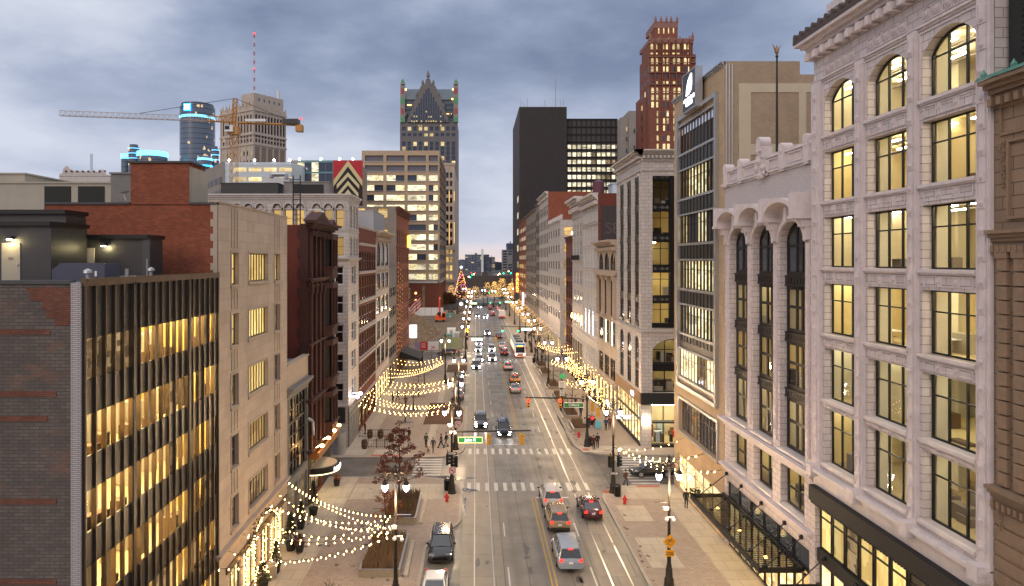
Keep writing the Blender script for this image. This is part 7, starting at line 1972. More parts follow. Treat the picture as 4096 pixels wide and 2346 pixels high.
for i in range(34):
    y = 186+i*4.3; bulbs('far bulb string over the right pavement, one of the dense row before the neon sign',(XR-.05,y,5.6),(14.2,y+(-6,4,9)[i%3],4.8),.9,.55,False,'dense far bulb strings on the right',1.15 if i < 18 else 1.5)
for i in range(3): bulbs('bulb string standing in for red uplight on the brick corner, left edge of the site',(XL+.1,141+i*4,3.5+.6*(i%2)),(XL+.1,143+i*4,24-1.5*(i%3)),.1,.9,False,'bulb strings standing in for uplight on the red brick corner',.8)  # bulb strings added in place of the red uplights along this corner

rnd = random.Random(91)
for i in range(26):
    x,y,z = rnd.uniform(-38,48),rnd.uniform(560,900),rnd.uniform(2,11)
    t = thing('distant_light','tiny distant street light glinting beyond the square','street light',(x,y,0),0,'distant lights beyond the square')
    m = MB(); m.tube((x,y,0),(x,y,z),.12,5); m.build('pole', POST, t); m = MB(); m.ball((x,y-.2,z),.5,6,4); m.build('lens', M[rnd.choice(('lamp','bulb','bulb','green_light','red_light'))], t)
t = thing('flag','large striped flag on a pole before the riverside towers','flag',(36,520,0)); m = MB(); m.tube((36,520,0),(36,520,19),.2,6); m.build('pole', M['steel'], t)
for k in range(7):
    m = MB(); m.add([(35.8,520,18.5-k*.75),(28.5,519.5,17.6-k*.75),(28.5,519.5,16.85-k*.75),(35.8,520,17.75-k*.75)],[(0,1,2,3)]); m.build('stripe', M['red_paint'] if k%2==0 else M['sign_white'], t)
# ------------------------------------------------------------------ vehicles
def car_meshes(kind):
    Lh, Wh, roof, belt, hood = {'sedan':(2.4,.92,1.44,.92,.86),'suv':(2.4,.97,1.72,1.06,1.02),'van':(2.55,1.0,1.76,1.02,.92)}[kind]
    st = {'sedan':[(-Lh,.38,.72,.80),(-Lh+.08,.25,.86,.88),(-Lh+.5,.22,.95,.93),(-1.2,.2,.94,.98),(0,.2,.93,1.0),(1.0,.2,.92,.99),(1.6,.22,.86,.96),(2.1,.25,.76,.9),(Lh,.36,.6,.74)],
          'suv':[(-Lh,.45,.9,.86),(-Lh+.06,.3,1.05,.93),(-1.9,.28,1.07,.97),(-1.0,.27,1.07,1.0),(0,.27,1.06,1.0),(1.0,.27,1.06,1.0),(1.6,.28,1.0,.98),(2.15,.3,.92,.92),(Lh,.42,.74,.78)],
          'van':[(-Lh,.42,.88,.88),(-Lh+.06,.28,1.02,.94),(-2.0,.24,1.03,.98),(-1,.24,1.03,1.0),(0,.24,1.02,1.0),(1.2,.24,1.0,1.0),(1.8,.26,.92,.96),(2.3,.28,.8,.88),(Lh,.38,.62,.72)]}[kind]
    gh = {'sedan':((-1.95,-1.0),(.35,1.25)),'suv':((-2.32,-2.0),(.45,1.3)),'van':((-2.46,-2.2),(.7,1.65))}[kind]
    d = {}
    m = MB(); rings = []
    for y,zb,zt,w_ in st:
        w_ *= Wh; zm = zb+(zt-zb)*.55
        rings.append([(-w_*.86,y,zb),(w_*.86,y,zb),(w_*.98,y,zb+.12),(w_,y,zm),(w_*.95,y,zt-.05),(w_*.84,y,zt+.01),(0,y,zt+.045),(-w_*.84,y,zt+.01),(-w_*.95,y,zt-.05),(-w_,y,zm),(-w_*.98,y,zb+.12)])
    m.loft(rings); d['body'] = m.mesh('body', True, angle=50)
    (rb,rt),(ft,fb) = gh; wb, wt = Wh*.86, Wh*.69; zb = belt+.0; zt = roof-.07
    B = [(-wb,rb,zb),(wb,rb,zb),(wb,fb,zb-.02),(-wb,fb,zb-.02)]; T = [(-wt,rt,zt),(wt,rt,zt),(wt,ft,zt),(-wt,ft,zt)]
    m = MB(); m.loft([B,T],False); d['glass'] = m.mesh('window_glass')
    m = MB(); 
    rr_ = []
    for f in (0,.12,.5,.88,1):
        y = rt-.06+(ft-rt+.1)*f; e = .05*(1-abs(2*f-1)**2)
        rr_.append([(-wt-.03,y,zt-.02),(wt+.03,y,zt-.02),(wt-.02,y,zt+.045+e*.5),(wt*.5,y,zt+.06+e),(0,y,zt+.065+e),(-wt*.5,y,zt+.06+e),(-wt+.02,y,zt+.045+e*.5)])
    m.loft(rr_)
    for a,b in ((0,0),(1,1),(2,2),(3,3)): m.tube(B[a],T[b],.055,6)
    for s_ in (-1,1):
        for y in ((-.35,) if kind == 'sedan' else (-.35,-1.35)): m.tube((s_*wb,y,zb),(s_*wt,y,zt),.05,6)
    d['roof'] = m.mesh('roof', True, angle=45)
    m = MB()
    for s_ in (-1,1): m.tube((s_*(wt-.05),rt+.1,roof+.06),(s_*(wt-.05),ft-.2,roof+.06),.025,6)
    d['rails'] = m.mesh('roof_rails')
    m = MB(); m.tube((-.11,0,0),(.11,0,0),.345,18); d['tyre'] = m.mesh('tyre', True, angle=40)
    m = MB(); m.tube((-.118,0,0),(.118,0,0),.22,10)
    for k in range(5):
        a = k*1.257; m.box(-.122,.122,.12*math.cos(a)-.03,.12*math.cos(a)+.03,.12*math.sin(a)-.03,.12*math.sin(a)+.03)
    d['rim'] = m.mesh('rim')
    m = MB(); m.ball((0,0,0),.13,8,5,.7); d['mirror'] = m.mesh('wing_mirror', True)
    hz_ = hood*.76; tz = belt*.86
    m = MB(); m.box(-.2,.2,-.05,.03,-.07,.08); d['head'] = m.mesh('headlight')
    m = MB(); m.box(-.13,.14,-.03,.05,-.06,.08); m.box(.0,.14,-.02,.06,.08,.17); d['tail'] = m.mesh('tail_light')
    m = MB(); m.box(-.17,.17,-.02,.02,-.03,.03); d['stop'] = m.mesh('brake_lamp')
    m = MB(); m.box(-.16,.16,-.015,.015,-.08,.08); d['plate'] = m.mesh('licence_plate')
    m = MB(); m.box(-Wh*.86,Wh*.86,-.04,.06,-.1,.1); d['bumper'] = m.mesh('bumper')
    m = MB(); m.box(-.55,.55,-.03,.03,-.13,.13)
    for k in range(4): m.box(-.52,.52,.03,.04,-.1+k*.06,-.07+k*.06)
    d['grille'] = m.mesh('grille')
    d['dim'] = (Lh,Wh,roof,belt,hz_,tz,rt,rb)
    return d
CM = {k: car_meshes(k) for k in ('sedan','suv','van')}
PAINT = {}
def paint(c, met=.3):
    if c not in PAINT: PAINT[c] = flat('car_paint_%d' % len(PAINT), c, .25, met, coat=.8)
    return PAINT[c]
DIM_TAIL = glow('dim_tail_lamp',(.8,.02,.02),.5); HEAD_OFF = flat('clear_lamp',(.5,.5,.52),.1,.5)
def car(label, cat, kind, col, x, y, rz=0, lights='tail', z=0, rails=True, brake=True, group=None, name=None):
    d = CM[kind]; Lh,Wh,roof,belt,hz_,tz,rt,rb = d['dim']; p = paint(col)
    t = thing(name or {'sedan':'sedan_car','suv':'sport_utility_car','van':'family_van'}[kind], label, cat, (x,y,z), rz, group, local=True)
    b = part('body', d['body'], p, t); part('window_glass', d['glass'], M['glass_grey'] if lights != 'head' else M['glass_dark'], t); r = part('roof', d['roof'], p, t)
    if rails and kind == 'suv': part('roof_rails', d['rails'], M['steel'], r)
    for s_ in (-1,1):
        for yy in (-1.42,1.42):
            w_ = part('wheel', d['tyre'], M['tyre'], t, (s_*(Wh-.09),yy,.345)); part('rim', d['rim'], M['steel'], w_)
        part('wing_mirror', d['mirror'], p if kind != 'suv' else M['black_metal'], t, (s_*(Wh+.1),.85,belt+.05))
        part('headlight', d['head'], M['head'] if lights == 'head' else HEAD_OFF, t, (s_*Wh*.68,Lh-.1,hz_))
        part('tail_light', d['tail'], M['tail'] if lights == 'tail' else DIM_TAIL, t, (s_*Wh*.74,-Lh-.0,tz))
        if lights == 'head': part('fog_lamp', d['stop'], M['head'], t, (s_*Wh*.66,Lh-.0,.45))
    if lights == 'tail' and brake: part('brake_lamp', d['stop'], M['red_light'], t, (0,rt-.1,roof-.08))
    part('licence_plate', d['plate'], M['plate'], t, (0,-Lh-.04,.75 if kind != 'sedan' else .7))
    part('bumper', d['bumper'], M['black_matte'] if kind == 'suv' else p, t, (0,-Lh-.02,.42)); part('bumper', d['bumper'], M['black_matte'], t, (0,Lh-.06,.38))
    part('grille', d['grille'], M['black_metal'], t, (0,Lh-.03,.6))
    return t
SIL,WHT,BLK,GLD,DRED,GRY,NVY = (.32,.36,.43),(.72,.72,.7),(.012,.013,.016),(.35,.26,.16),(.07,.008,.01),(.13,.13,.14),(.02,.027,.05)
UP,DN = 0,PI
car('silver blue family van waiting nearest the camera with lit tail lamps','car','van',SIL,7.17,55.2,UP)
car('gold estate car with roof rails directly ahead of the silver van','car','suv',GLD,7.25,62.6,UP)
car('white sport utility car with dark roof first at the stop line','car','suv',(.62,.6,.58),7.27,68.2,UP)
car('dark red sedan stopped on the right tram track','car','sedan',DRED,10.6,65.4,UP)
car('black sport utility car parked at the left kerb behind the white sedan','car','suv',(.02,.022,.028),-2.75,56.3,DN,'off')
car('white sedan parked at the left kerb cut by the bottom edge','car','sedan',WHT,-2.85,48.9,DN,'off')
car('dark grey oncoming sport utility car with four bright lamps beyond the left arm','car','suv',(.05,.05,.055),.68,99.6,DN,'head')
car('black oncoming sport utility car nearest the far crosswalk','car','suv',NVY,3.8,95.1,DN,'head')
car('silver sedan driving away past the red signals','car','sedan',(.42,.4,.38),7.05,125.8,UP,brake=False)
car('golden taxi hatch driving ahead of the silver sedan','car','suv',(.5,.3,.06),7.5,135.4,UP)
car('white crossover driving away short of the streetcar crossing','car','suv',WHT,6.9,151.4,UP)
car('brown red crossover stopped on the streetcar crossing','car','suv',(.12,.035,.025),7.1,174.4,UP)
car('white sedan beyond the streetcar crossing in the near side lane','car','sedan',WHT,7.1,189,UP,brake=False)
car('grey oncoming crossover waiting on the left track before the crossing','car','suv',(.1,.09,.08),.1,152.4,DN,'head')
car('silver oncoming crossover entering the crosswalk in the middle lane','car','suv',(.3,.3,.3),3.85,164.5,DN,'head')
car('silver oncoming sedan on the left track at the crosswalk','car','sedan',(.4,.4,.42),.85,163.4,DN,'head')
car('white oncoming sedan on the left track behind the crossing','car','sedan',WHT,.6,181.4,DN,'head')
car('white oncoming crossover in the middle lane behind the crossing','car','suv',WHT,4.1,181.2,DN,'head')
car('pale oncoming car third in the left track queue','car','sedan',(.5,.5,.5),.86,194.4,DN,'head')
car('dark oncoming car alone in the middle lane farther up','car','suv',GRY,3.57,221,DN,'head')
car('dark sedan driving away beside the streetcar roof','car','sedan',BLK,7.1,212.4,UP,brake=False)
car('dark grey car first in the row parked by the brown mulch bed','car','sedan',GRY,-2.95,119.4,UP,'off'); car('silver car second in the parked row','car','sedan',(.35,.35,.37),-2.95,126,UP,'off'); car('white car third in the parked row','car','suv',WHT,-2.95,132.5,UP,'off'); car('dark blue car last in the parked row','car','sedan',NVY,-2.95,139,UP,'off')
car('brown crossover crossing the side street by the red hoarding','car','suv',(.11,.075,.065),-7.2,173.5,R(90),'tail')
car('black sedan waiting on the right side street under the bulb strings','car','sedan',BLK,19.3,76.6,R(90),'off')
for x,y,dr,c,k,l in ((7.2,297,UP,DRED,'suv','distant dark red car beside the shuttle bus'),(7.3,306,UP,WHT,'sedan','distant white car ahead of the dark red car'),(.7,290,DN,GRY,'sedan','distant oncoming car on the left track at the stop line'),(3.9,284,DN,WHT,'suv','distant white oncoming car at the stop line'),(4.2,294,DN,GRY,'sedan','distant oncoming car second in the middle lane'),(6.9,335,UP,DRED,'suv','farthest red car at the square'),(10.4,340,UP,GRY,'sedan','farthest grey car on the right track'),(1.9,345,DN,SIL,'sedan','farthest oncoming silver car by the square'),(10.6,326,UP,WHT,'sedan','distant white car with brake lamps on the right track'),(7.1,350,UP,SIL,'suv','silver car turning into the square')):
    car(l,'car',k,c,x,y,dr,'head' if dr else 'tail')
# shuttle bus
t = thing('shuttle_bus','white shuttle bus with red rear skirt on the right track','bus',(10.7,286,0))
m = MB(); m.loft([[(9.5,283,.45),(11.9,283,.45),(11.95,283,2.6),(11.7,283,3.0),(9.7,283,3.0),(9.45,283,2.6)],[(9.5,291,.45),(11.9,291,.45),(11.95,291,2.6),(11.7,291,3.0),(9.7,291,3.0),(9.45,291,2.6)]]); m.build('body', M['white_paint'], t)
m = MB(); m.box(9.6,11.8,282.93,282.99,.5,.95); m.build('rear_skirt', M['red_paint'], t)
m = MB(); m.box(9.43,9.44,283.5,290.5,1.5,2.5); m.build('side_window', M['glass_dark'], t)
for xx in (9.75,11.65): m = MB(); m.box(xx-.12,xx+.12,282.9,282.96,1.0,1.3); m.build('tail_light', M['tail'], t)
for xx in (9.65,11.75):
    for yy in (284.4,289.6): m = MB(); m.tube((xx-.12,yy,.45),(xx+.12,yy,.45),.45,14); m.build('wheel', M['tyre'], t)

# streetcar
t = thing('streetcar','white streetcar with blue front band and orange skirt on the right tracks','streetcar',(10.68,177,0))
def tram(m, y0, y1, z0, z1, w0, w1, nose=0): m.loft([[(10.68-w0,y0,z0),(10.68+w0,y0,z0),(10.68+w1,y0+nose,z1),(10.68-w1,y0+nose,z1)],[(10.68-w0,y1,z0),(10.68+w0,y1,z0),(10.68+w1,y1,z1),(10.68-w1,y1,z1)]])
m = MB(); tram(m,168.2,188,1.0,3.0,1.28,1.28,.35); tram(m,168.55,188,3.0,3.55,1.28,1.15,.35); m.build('body', M['white_paint'], t)
m = MB(); tram(m,168.1,188,.22,1.0,1.22,1.3); m.build('skirt', M['orange_paint'], t)
m = MB(); m.add([(9.62,168.22,1.35),(11.74,168.22,1.35),(11.7,168.5,2.75),(9.66,168.5,2.75)],[(0,1,2,3)]); m.build('windscreen', M['glass_dark'], t)
m = MB(); m.add([(9.5,168.53,3.05),(11.86,168.53,3.05),(11.75,168.83,3.5),(9.61,168.83,3.5)],[(0,1,2,3)]); m.build('blue_front_band', flat('tram_blue',(.04,.25,.6),.4), t)
m = MB(); m.box(10.1,11.26,168.42,168.5,2.75,2.98); m.build('destination_display', M['amber_light'], t)
for xx in (9.7,11.66): m = MB(); m.box(xx-.14,xx+.14,168.05,168.12,.82,1.0); m.build('headlight', M['head'], t)
for k in range(7):
    m = MB(); m.box(9.385,9.39,170+k*2.6,172.2+k*2.6,1.4,2.7); m.build('side_window', M['lit_office'], t)
m = MB()
for y0,y1 in ((170.5,175),(176,180),(181.5,187)): m.box(9.8,11.56,y0,y1,3.55,3.95)
m.build('roof_equipment', M['spandrel'], t)
m = MB()
for y in (173,178,184): m.box(9.9,11.4,y,y+.3,3.95,4.1)
m.build('roof_vent', M['steel'], t)
m = MB(); m.path([(10.68,182,4.1),(10.68,180.5,4.6),(10.68,182,5.0)],.05); m.build('pantograph', M['steel'], t)
M_ = MB(); M_.box(9.6,11.76,168.02,168.08,.35,.6); M_.build('bumper_stripe', M['white_paint'], t)

# ------------------------------------------------------------------ building site
g = MB(); rect(g,-60,-3.5,181,305,.17); structure('site_ground', g, plain('muddy_site_ground',(.20,.155,.11),.95,var=.4,vs=.4,bump=.5,bscale=3))
mb = MB(); rnd = random.Random(15); nx,ny = 44,50
def mound(x,y):
    d = ((x+24)/13)**2+((y-225)/38)**2
    return -.3+max(0,6.2*(1-d))*(.8+.25*math.sin(x*.9+y*.31)+.15*math.sin(x*.37-y*.8))+rnd.uniform(0,.4)*(1 if d < 1 else 0)
vs = [(-40+i*30/nx, 186+j*80/ny, mound(-40+i*30/nx,186+j*80/ny)) for j in range(ny+1) for i in range(nx+1)]
mb.add(vs,[(j*(nx+1)+i,j*(nx+1)+i+1,(j+1)*(nx+1)+i+1,(j+1)*(nx+1)+i) for j in range(ny) for i in range(nx)])
tag(mb.build('dirt_mound', plain('brown_dirt',(.22,.15,.085),.95,var=.45,vs=.7,bump=.8,bscale=2)),'brown heap of excavated dirt and rubble on the building site','dirt heap')
mb = MB()
for i in range(420):
    x,y = rnd.uniform(-37,-12),rnd.uniform(190,262); z = mound(x,y); s_ = rnd.uniform(.12,.4); mb.box(x,x+s_,y,y+s_*1.4,z-.05,z+s_*.6)
tag(mb.build('rubble', plain('pale_rubble',(.42,.38,.33),.9,var=.3,vs=2)),'pale broken concrete rubble strewn over the dirt','rubble',kind='stuff')
t = thing('site_fence','white panel fence along the back of the building site','fence',(-30,296,0))
for k in range(14): m = MB(); m.box(-50+k*2.6,-47.5+k*2.6,296,296.1,.17,3.6); m.build('fence_panel', M['white_paint'], t)
t = thing('site_fence','low concrete barrier fence between road and building site','fence',(-3.2,240,0))
for k in range(22): m = MB(); m.loft([[(-3.6,186+k*5,.15),(-3.0,186+k*5,.15),(-3.2,186+k*5,1.0),(-3.4,186+k*5,1.0)],[(-3.6,190.8+k*5,.15),(-3.0,190.8+k*5,.15),(-3.2,190.8+k*5,1.0),(-3.4,190.8+k*5,1.0)]]); m.build('barrier_block', M['kerb'], t)
t = thing('red_hoarding','red and white site hoarding with double chevron beside the crossing','hoarding',(-13,181,0))
m = MB(); m.box(-15.8,-14.4,181,181.1,.4,2.5); m.build('purple_panel', flat('hoarding_lilac',(.3,.25,.36),.6), t)
m = MB(); m.box(-14.38,-12.4,181,181.1,.4,2.5); m.build('red_panel', M['red_paint'], t)
m = MB(); m.box(-12.38,-9.6,181,181.1,.4,2.5); m.build('white_panel', M['white_paint'], t)
m = MB()
for u in (-11.6,-11.1): m.fpoly(('N',181),[(u,.7),(u+.25,.7),(u+.6,1.05),(u+.25,1.4),(u,1.4),(u+.35,1.05)],0,.03)
m.build('chevron', M['red_paint'], t)
m = MB()
for k in range(4): m.fb(('N',181),-14.1,-13.0+.1*(k%2),1.95-k*.32,2.05-k*.32,0,.02)
m.build('printed_lines', M['sign_white'], t)
t = thing('site_banner','pale yellow green site banner reading SITE 2 on the mesh fence','banner',(-6.2,183,0))
m = MB(); m.box(-9.2,-3.6,183,183.06,.3,3.4); m.build('banner_cloth', plain('banner_cloth',(.42,.45,.28),.7), t); lettering('SITE 2', .9, flat('banner_text',(.5,.6,.05)), t, (.4,-.06,2.6))
t = thing('dark_kiosk','dark brown advertising kiosk on the far left pavement','kiosk',(-13,170,0)); m = MB(); m.box(-13.6,-12.2,162,162.5,.15,2.3); m.box(-13.7,-12.1,161.9,162.6,2.3,2.45); m.build('kiosk_body', M['black_matte'], t)
t = thing('excavator','orange red excavator with raised boom on the building site','excavator',(-13,268,0))
for xx in (-15,-12.2): m = MB(); m.loft([[(xx-.35,265.5,.2),(xx+.35,265.5,.2),(xx+.35,265.2,.8),(xx-.35,265.2,.8)],[(xx-.35,270,.2),(xx+.35,270,.2),(xx+.35,270.3,.8),(xx-.35,270.3,.8)]]); m.build('track', M['black_matte'], t)
m = MB(); m.box(-15.4,-11.6,266,270.5,.9,2.4); m.box(-15.4,-13.8,269,271,1.2,2.8); m.build('body', M['orange_paint'], t)
m = MB(); m.box(-12.9,-11.5,265.8,267.8,1.2,3.6); c = m.build('cab', M['orange_paint'], t); m = MB(); m.box(-12.75,-11.65,265.75,265.8,1.9,3.4); m.build('cab_window', M['glass_dark'], c)
m = MB(); m.loft([[(-14,265.8,1.8),(-13.3,265.8,1.8),(-13.3,266.6,2.4),(-14,266.6,2.4)],[(-13.95,264.5,6.2),(-13.35,264.5,6.2),(-13.35,265.4,6.6),(-13.95,265.4,6.6)],[(-13.9,263,9.6),(-13.4,263,9.6),(-13.4,263.6,9.9),(-13.9,263.6,9.9)]]); m.build('boom', M['red_paint'], t)
m = MB(); m.loft([[(-13.9,263.2,9.7),(-13.4,263.2,9.7),(-13.4,263.8,9.3),(-13.9,263.8,9.3)],[(-13.85,261,4.2),(-13.45,261,4.2),(-13.45,261.4,4.1),(-13.85,261.4,4.1)]]); m.build('arm', M['red_paint'], t)
m = MB(); m.lathe([(.3,0),(.7,.4),(.7,1.2),(.2,1.4)],(-13.65,261,2.9),8); m.build('bucket', M['black_matte'], t)
for i,(x,y,w_,h,c,l) in enumerate(((-7.5,214,2.5,2.6,'white_paint','white site cabin near the lamp posts'),(-8,206,2,1.6,'copper','green equipment box on the building site'),(-5.8,210,1.6,1.8,'pale_blue','blue site container beside the cabin'),(-10.5,285,2.6,1.8,'copper','small green skip by the white fence'))):
    t = thing('site_box', l, 'site cabin', (x,y,.17)); m = MB(); m.box(x-w_/2,x+w_/2,y,y+3,.2,h); m.box(x-w_/2-.08,x+w_/2+.08,y-.08,y+3.08,h,h+.12); m.build('shell', M[c], t); m = MB(); m.fb(('N',y),x-.4,x+.4,.25,min(h-.3,2.2),0,.04); m.build('door', M['steel'], t)
m = MB(); 
def flag(label,x,y,z,dx):
    t = thing('flag', label, 'flag', (x,y,z)); m = MB(); m.tube((XL,y,z-1.2),(x,y,z+.6),.05,6); m.build('pole', M['steel'], t)
    for k in range(7):
        m = MB(); pts = []
        for i in range(6): pts.append((x-.1-i*.28+.05*k, y-.1+.12*math.sin(i*1.3), z+.4-i*.3))
        a = k*.34
        for p,q in zip(pts,pts[1:]): m.add([(p[0],p[1],p[2]-a),(q[0],q[1],q[2]-a),(q[0],q[1],q[2]-a-.34),(p[0],p[1],p[2]-a-.34)],[(0,1,2,3)])
        m.build('stripe', M['red_paint'] if k%2 == 0 else M['sign_white'], t)
flag('red and white striped flag on an angled pole at the red brick corner',XL+3.2,163,15,1); flag('second striped flag beside the first at the red brick corner',XL+2.6,157,14.4,1)

# ------------------------------------------------------------------ people
def skin_mesh(name, verts, edges, rads, sub=1):
    me = bpy.data.meshes.new(name); me.from_pydata(verts, edges, []); o = bpy.data.objects.new(name, me); COL.objects.link(o)
    o.modifiers.new('skin','SKIN')
    for i,r in enumerate(rads): me.skin_vertices[0].data[i].radius = (r,r) if not isinstance(r,tuple) else r
    me.skin_vertices[0].data[0].use_root = True
    if sub: s_ = o.modifiers.new('sub','SUBSURF'); s_.levels = sub; s_.render_levels = sub
    dg = bpy.context.evaluated_depsgraph_get(); out = bpy.data.meshes.new_from_object(o.evaluated_get(dg)); out.name = name
    bpy.data.objects.remove(o); out.polygons.foreach_set('use_smooth',[True]*len(out.polygons)); return out
def person_meshes(stride, swing, bend=0):
    V = []; E = []; Rr = []
    def ch(base, pts):
        k = base
        for p,r in pts: V.append(p); Rr.append(r); E.append((k,len(V)-1)); k = len(V)-1
        return k
    V.append((0,0,.95)); Rr.append((.15,.11))
    chest = ch(0,[((0,.01,1.12),(.14,.10)),((0,bend*.4,1.32),(.17,.115))])
    neck = ch(chest,[((0,bend*.6,1.47),.06),((0,bend*.8+.02,1.56),.075),((0,bend*.8+.025,1.66),.10),((0,bend*.8+.01,1.74),.06)])
    V.append((0,bend*.8+.125,1.625)); Rr.append(.016); E.append((len(V)-3,len(V)-1))
    hands = []; joints = {}
    for s_ in (-1,1):
        a = swing*s_; e = (s_*.25,a*.16-.03,1.13); h = (s_*.24,a*.33+.04,.90)
        k = ch(chest,[((s_*.185,bend*.45,1.40),.065),(e,.047),(h,.032),((h[0],h[1]+a*.06+.02,h[2]-.09),(.036,.02))])
        joints[s_] = (e,h)
        for f,l in ((-.03,.07),(-.01,.082),(.01,.078),(.03,.062)):
            ch(k,[((h[0]-s_*.01,h[1]+f+a*.07+.02,h[2]-.12),.010),((h[0]-s_*.03,h[1]+f+a*.08+.025,h[2]-.10-l),.008)])
        ch(k,[((h[0]-s_*.045,h[1]+.05+a*.05,h[2]-.08),.010),((h[0]-s_*.05,h[1]+.06+a*.05,h[2]-.115),.009)])
    legs = {}
    for s_ in (-1,1):
        b = stride*s_; kn = (s_*.095,-b*.16+.05,.50); an = (s_*.09,-b*.40,.10 if b <= 0 else .14); 
        ch(0,[((s_*.09,0,.86),.088),(kn,.06),(an,.042),((s_*.09,an[1]+.05,an[2]-.055),.042),((s_*.095,an[1]+.17,an[2]-.06),.03)]); legs[s_] = (kn,an)
    d = {'body': skin_mesh('body',V,E,Rr)}
    V,E,Rr = [(0,0,.96)],[],[(.175,.135)]
    def ch2(base, pts):
        k = base
        for p,r in pts: V.append(p); Rr.append(r); E.append((k,len(V)-1)); k = len(V)-1
        return k
    c = ch2(0,[((0,.01,1.14),(.165,.125)),((0,bend*.4,1.33),(.195,.135)),((0,bend*.55,1.43),(.10,.08))]); c -= 1
    for s_ in (-1,1): e,h = joints[s_]; ch2(c,[((s_*.19,bend*.45,1.40),.085),(e,.066),((h[0],h[1],h[2]+.02),.052)])
    ch2(0,[((0,-.01,.74),(.19,.15))])
    d['coat'] = skin_mesh('coat',V,E,Rr)
    V,E,Rr = [(0,0,.93)],[],[(.15,.115)]
    for s_ in (-1,1): kn,an = legs[s_]; ch2(0,[((s_*.09,0,.85),.098),(kn,.074),((an[0],an[1],an[2]+.03),.06)])
    d['trousers'] = skin_mesh('trousers',V,E,Rr)
    V,E,Rr = [],[],[]
    m = MB()
    for s_ in (-1,1): an = legs[s_][1]; m.loft([[(an[0]-.05,an[1]-.07,an[2]-.1),(an[0]+.05,an[1]-.07,an[2]-.1),(an[0]+.045,an[1]-.06,an[2]+.04),(an[0]-.045,an[1]-.06,an[2]+.04)],[(an[0]-.055,an[1]+.08,an[2]-.1),(an[0]+.055,an[1]+.08,an[2]-.1),(an[0]+.045,an[1]+.07,an[2]+.02),(an[0]-.045,an[1]+.07,an[2]+.02)],[(an[0]-.04,an[1]+.21,an[2]-.1),(an[0]+.04,an[1]+.21,an[2]-.1),(an[0]+.03,an[1]+.2,an[2]-.06),(an[0]-.03,an[1]+.2,an[2]-.06)]])
    d['shoes'] = m.mesh('shoes', True)
    m = MB(); m.ball((0,bend*.8-.005,1.685),.112,10,7,1.05); d['hair'] = m.mesh('hair', True)
    return d
PM = [person_meshes(.9,.8), person_meshes(-.7,-.6,.04), person_meshes(.12,.1), person_meshes(.5,-.3,.06)]
CL = {}
def cloth(c):
    if c not in CL: CL[c] = plain('cloth_%d' % len(CL), c, .85, var=.2, vs=8)
    return CL[c]
BLKC,GRYC,MAR,TANC,BLUC,WHC,REDC = (.014,.014,.017),(.10,.09,.085),(.10,.015,.025),(.40,.24,.10),(.03,.06,.16),(.5,.48,.45),(.4,.03,.03)
PC = [0]
def person(label, x, y, rz, coat, trous=BLKC, hair=(.03,.02,.015), k=None, group=None, z=.15, s=1):
    k = PC[0]%4 if k is None else k; PC[0] += 1
    d = PM[k]; t = thing('person', label, 'person', (x,y,z), rz, group, local=True); t.scale = (s,s,s)
    part('body', d['body'], M['skin'], t); part('coat', d['coat'], cloth(coat), t); part('trousers', d['trousers'], cloth(trous), t); part('shoes', d['shoes'], M['black_matte'], t); part('hair', d['hair'], cloth(hair), t)
    return t
person('person in dark coat walking by the bare saplings ahead of the group of four',-8.6,90.5,2.4,BLKC,k=3)
person('person in green grey jacket at the left of the walking group',-6.2,87.6,2.9,(.07,.08,.05),k=2)
person('person in brown jacket and khaki trousers with a dog on a lead',-5.2,85.4,3.0,GRYC,(.22,.17,.08),(.25,.2,.15),k=0)
person('person in black coat striding with a reddish hat in the group',-4.3,87.2,1.2,BLKC,BLKC,(.25,.02,.03),k=0)
person('person in long dark coat and bare calves at the right of the group',-3.7,87.9,1.3,BLKC,(.3,.2,.15),k=1)
person('person in dark red top leaning by the white corner shop',-14.9,94.2,-1.2,MAR,GRYC,k=2)
person('person standing far under the left bulb strings',-11.2,112,.4,(.2,.09,.06),k=1)
person('person in black sitting group by the cream arched shop',-13.6,115,1,BLKC,k=2); person('second person in black beside the cream arched shop',-13.0,117,2.2,BLKC,k=1)
person('person in tan coat waiting at the right side street crosswalk',15.5,79.4,3.1,TANC,BLKC,k=2)
person('person in brown coat with a bag walking on the right side crosswalk',15.6,72.8,3.3,(.10,.05,.035),(.05,.06,.08),k=0,z=0)
person('person in maroon jacket standing at the right corner lamp',14.6,84.6+2.0,3.0,MAR,k=2); person('person in black jacket close behind the one in maroon',15.25,87.6,3.1,BLKC,k=2)
person('person in pale sweatshirt walking left of the maroon pair',15.0,96.3,3.0,WHC,k=0); person('person in dark maroon coat in the middle of the three walkers',15.8,97.6,3.1,(.06,.015,.03),k=1); person('smaller person in dark top carrying a red bag',16.5,97.8,3.1,BLKC,REDC,k=3,s=.93)
person('person in blue jacket at the glass awning',17.9,96.3,3.0,BLUC,k=2); person('person in rust jacket beside the glass awning',18.6,97.2,2.9,(.2,.05,.03),k=1)
person('person in dark clothes with a white lamp by the second right planter',15.7,104.6,0,(.03,.035,.06),k=2); person('person in black behind the Clifford sign',15.9,111.5,3.1,BLKC,k=2); person('person in black beside the side street signal',17.3,113,3,BLKC,k=2)
person('person in dark coat crossing by the streetcar stop planter',13.9,165,3.1,(.09,.06,.045),k=0,z=0); person('person in dark coat waiting right of the far crosswalk',15.4,163,3,BLKC,k=2,z=0)
rnd = random.Random(44)
where = ('front row left','front row right','second row left','second row right','middle row left','middle row right','fourth row left','fourth row right','back row left','back row right')
for i in range(10):
    person('pedestrian in the dark crowd on the right pavement past the streetcar, %s' % where[i],14.9+(i%2)*1.9+rnd.uniform(-.4,.4),173+(i//2)*4.6+rnd.uniform(-1,1),rnd.choice((0,PI)),rnd.choice((BLKC,BLKC,GRYC,MAR,BLUC)),group='pedestrians past the streetcar')
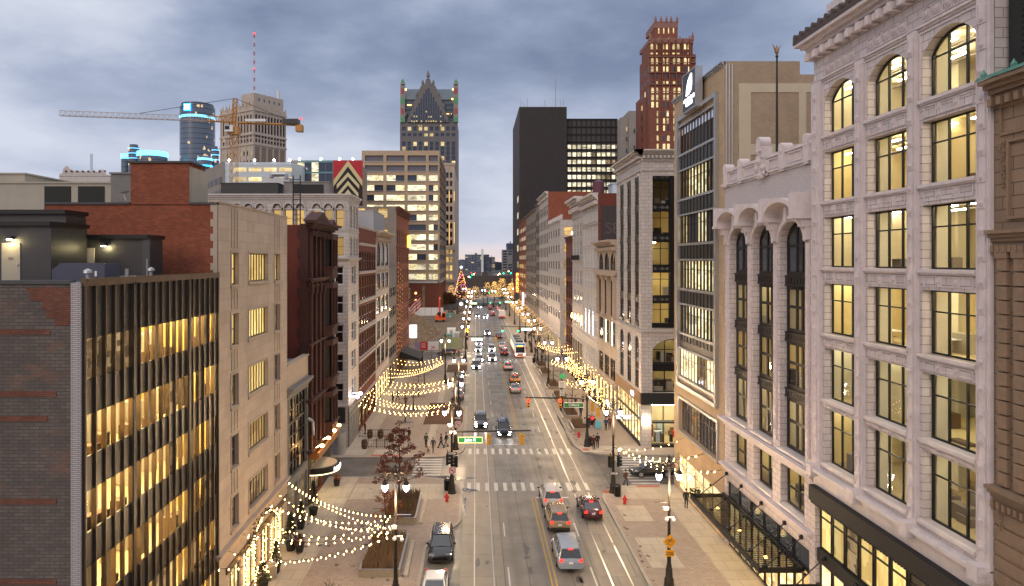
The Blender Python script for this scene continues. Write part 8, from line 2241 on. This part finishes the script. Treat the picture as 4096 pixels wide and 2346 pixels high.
for i in range(14):
    person('pedestrian in the dense group under the far bulb strings on the right',15.2+rnd.uniform(0,4),200+i*1.7,rnd.choice((0,PI)),rnd.choice((BLKC,BLKC,GRYC,MAR,BLUC,(.2,.03,.02))),group='pedestrians under the far bulb strings')
for i in range(22):
    person('pedestrian in the distant crowd behind the white site fence',-13+rnd.uniform(0,6.5),302+rnd.uniform(0,20),rnd.choice((0,PI,1.5)),rnd.choice((BLKC,BLKC,GRYC,MAR,BLUC,(.2,.03,.02),WHC)),group='crowd behind the site fence')
person('person in black standing at the far end of the glass canopy on the right pavement',19.9,66.2,3.0,BLKC,k=2)
# dog on a lead
t = thing('dog','tan dog on a lead beside the person in brown','dog',(-5.75,84.9,.15),.3,local=True)
V = [(0,0,.46)]; E = []; Rr = [(.10,.11)]
def dch(base, pts):
    k = base
    for p,r in pts: V.append(p); Rr.append(r); E.append((k,len(V)-1)); k = len(V)-1
    return k
sh_ = dch(0,[((0,.22,.48),(.11,.13)),((0,.36,.52),.09),((0,.46,.63),.06),((0,.52,.70),.065),((0,.63,.67),.035)]); hp = dch(0,[((0,-.22,.47),(.09,.10)),((0,-.32,.46),.07)])
dch(hp,[((0,-.42,.55),.022),((0,-.5,.66),.012)])
for s_ in (-1,1):
    dch(1,[((s_*.08,.24,.36),.045),((s_*.08,.22+.04*s_,.2),.028),((s_*.08,.24+.06*s_,.03),.024),((s_*.08,.29+.06*s_,.02),.022)])
    dch(hp,[((s_*.08,-.26,.34),.055),((s_*.085,-.22-.04*s_,.25),.038),((s_*.085,-.34-.04*s_,.17),.024),((s_*.085,-.32-.06*s_,.03),.022),((s_*.085,-.27-.06*s_,.02),.02)])
    dch(4,[((s_*.05,.5,.78),.022)])
part('body', skin_mesh('body',V,E,Rr), plain('tan_fur',(.35,.24,.12),.9,var=.3,vs=10), t)
t = thing('blue_bin','small pale blue sign board on the right pavement','sign board',(16.9,96.9,.15)); m = MB(); m.box(16.5,17.3,96.8,96.9,.3,1.3); m.box(16.6,16.65,96.75,97,.15,.3); m.box(17.15,17.2,96.75,97,.15,.3); m.build('board', flat('sky_blue_board',(.12,.45,.6)), t)
finish_windows()
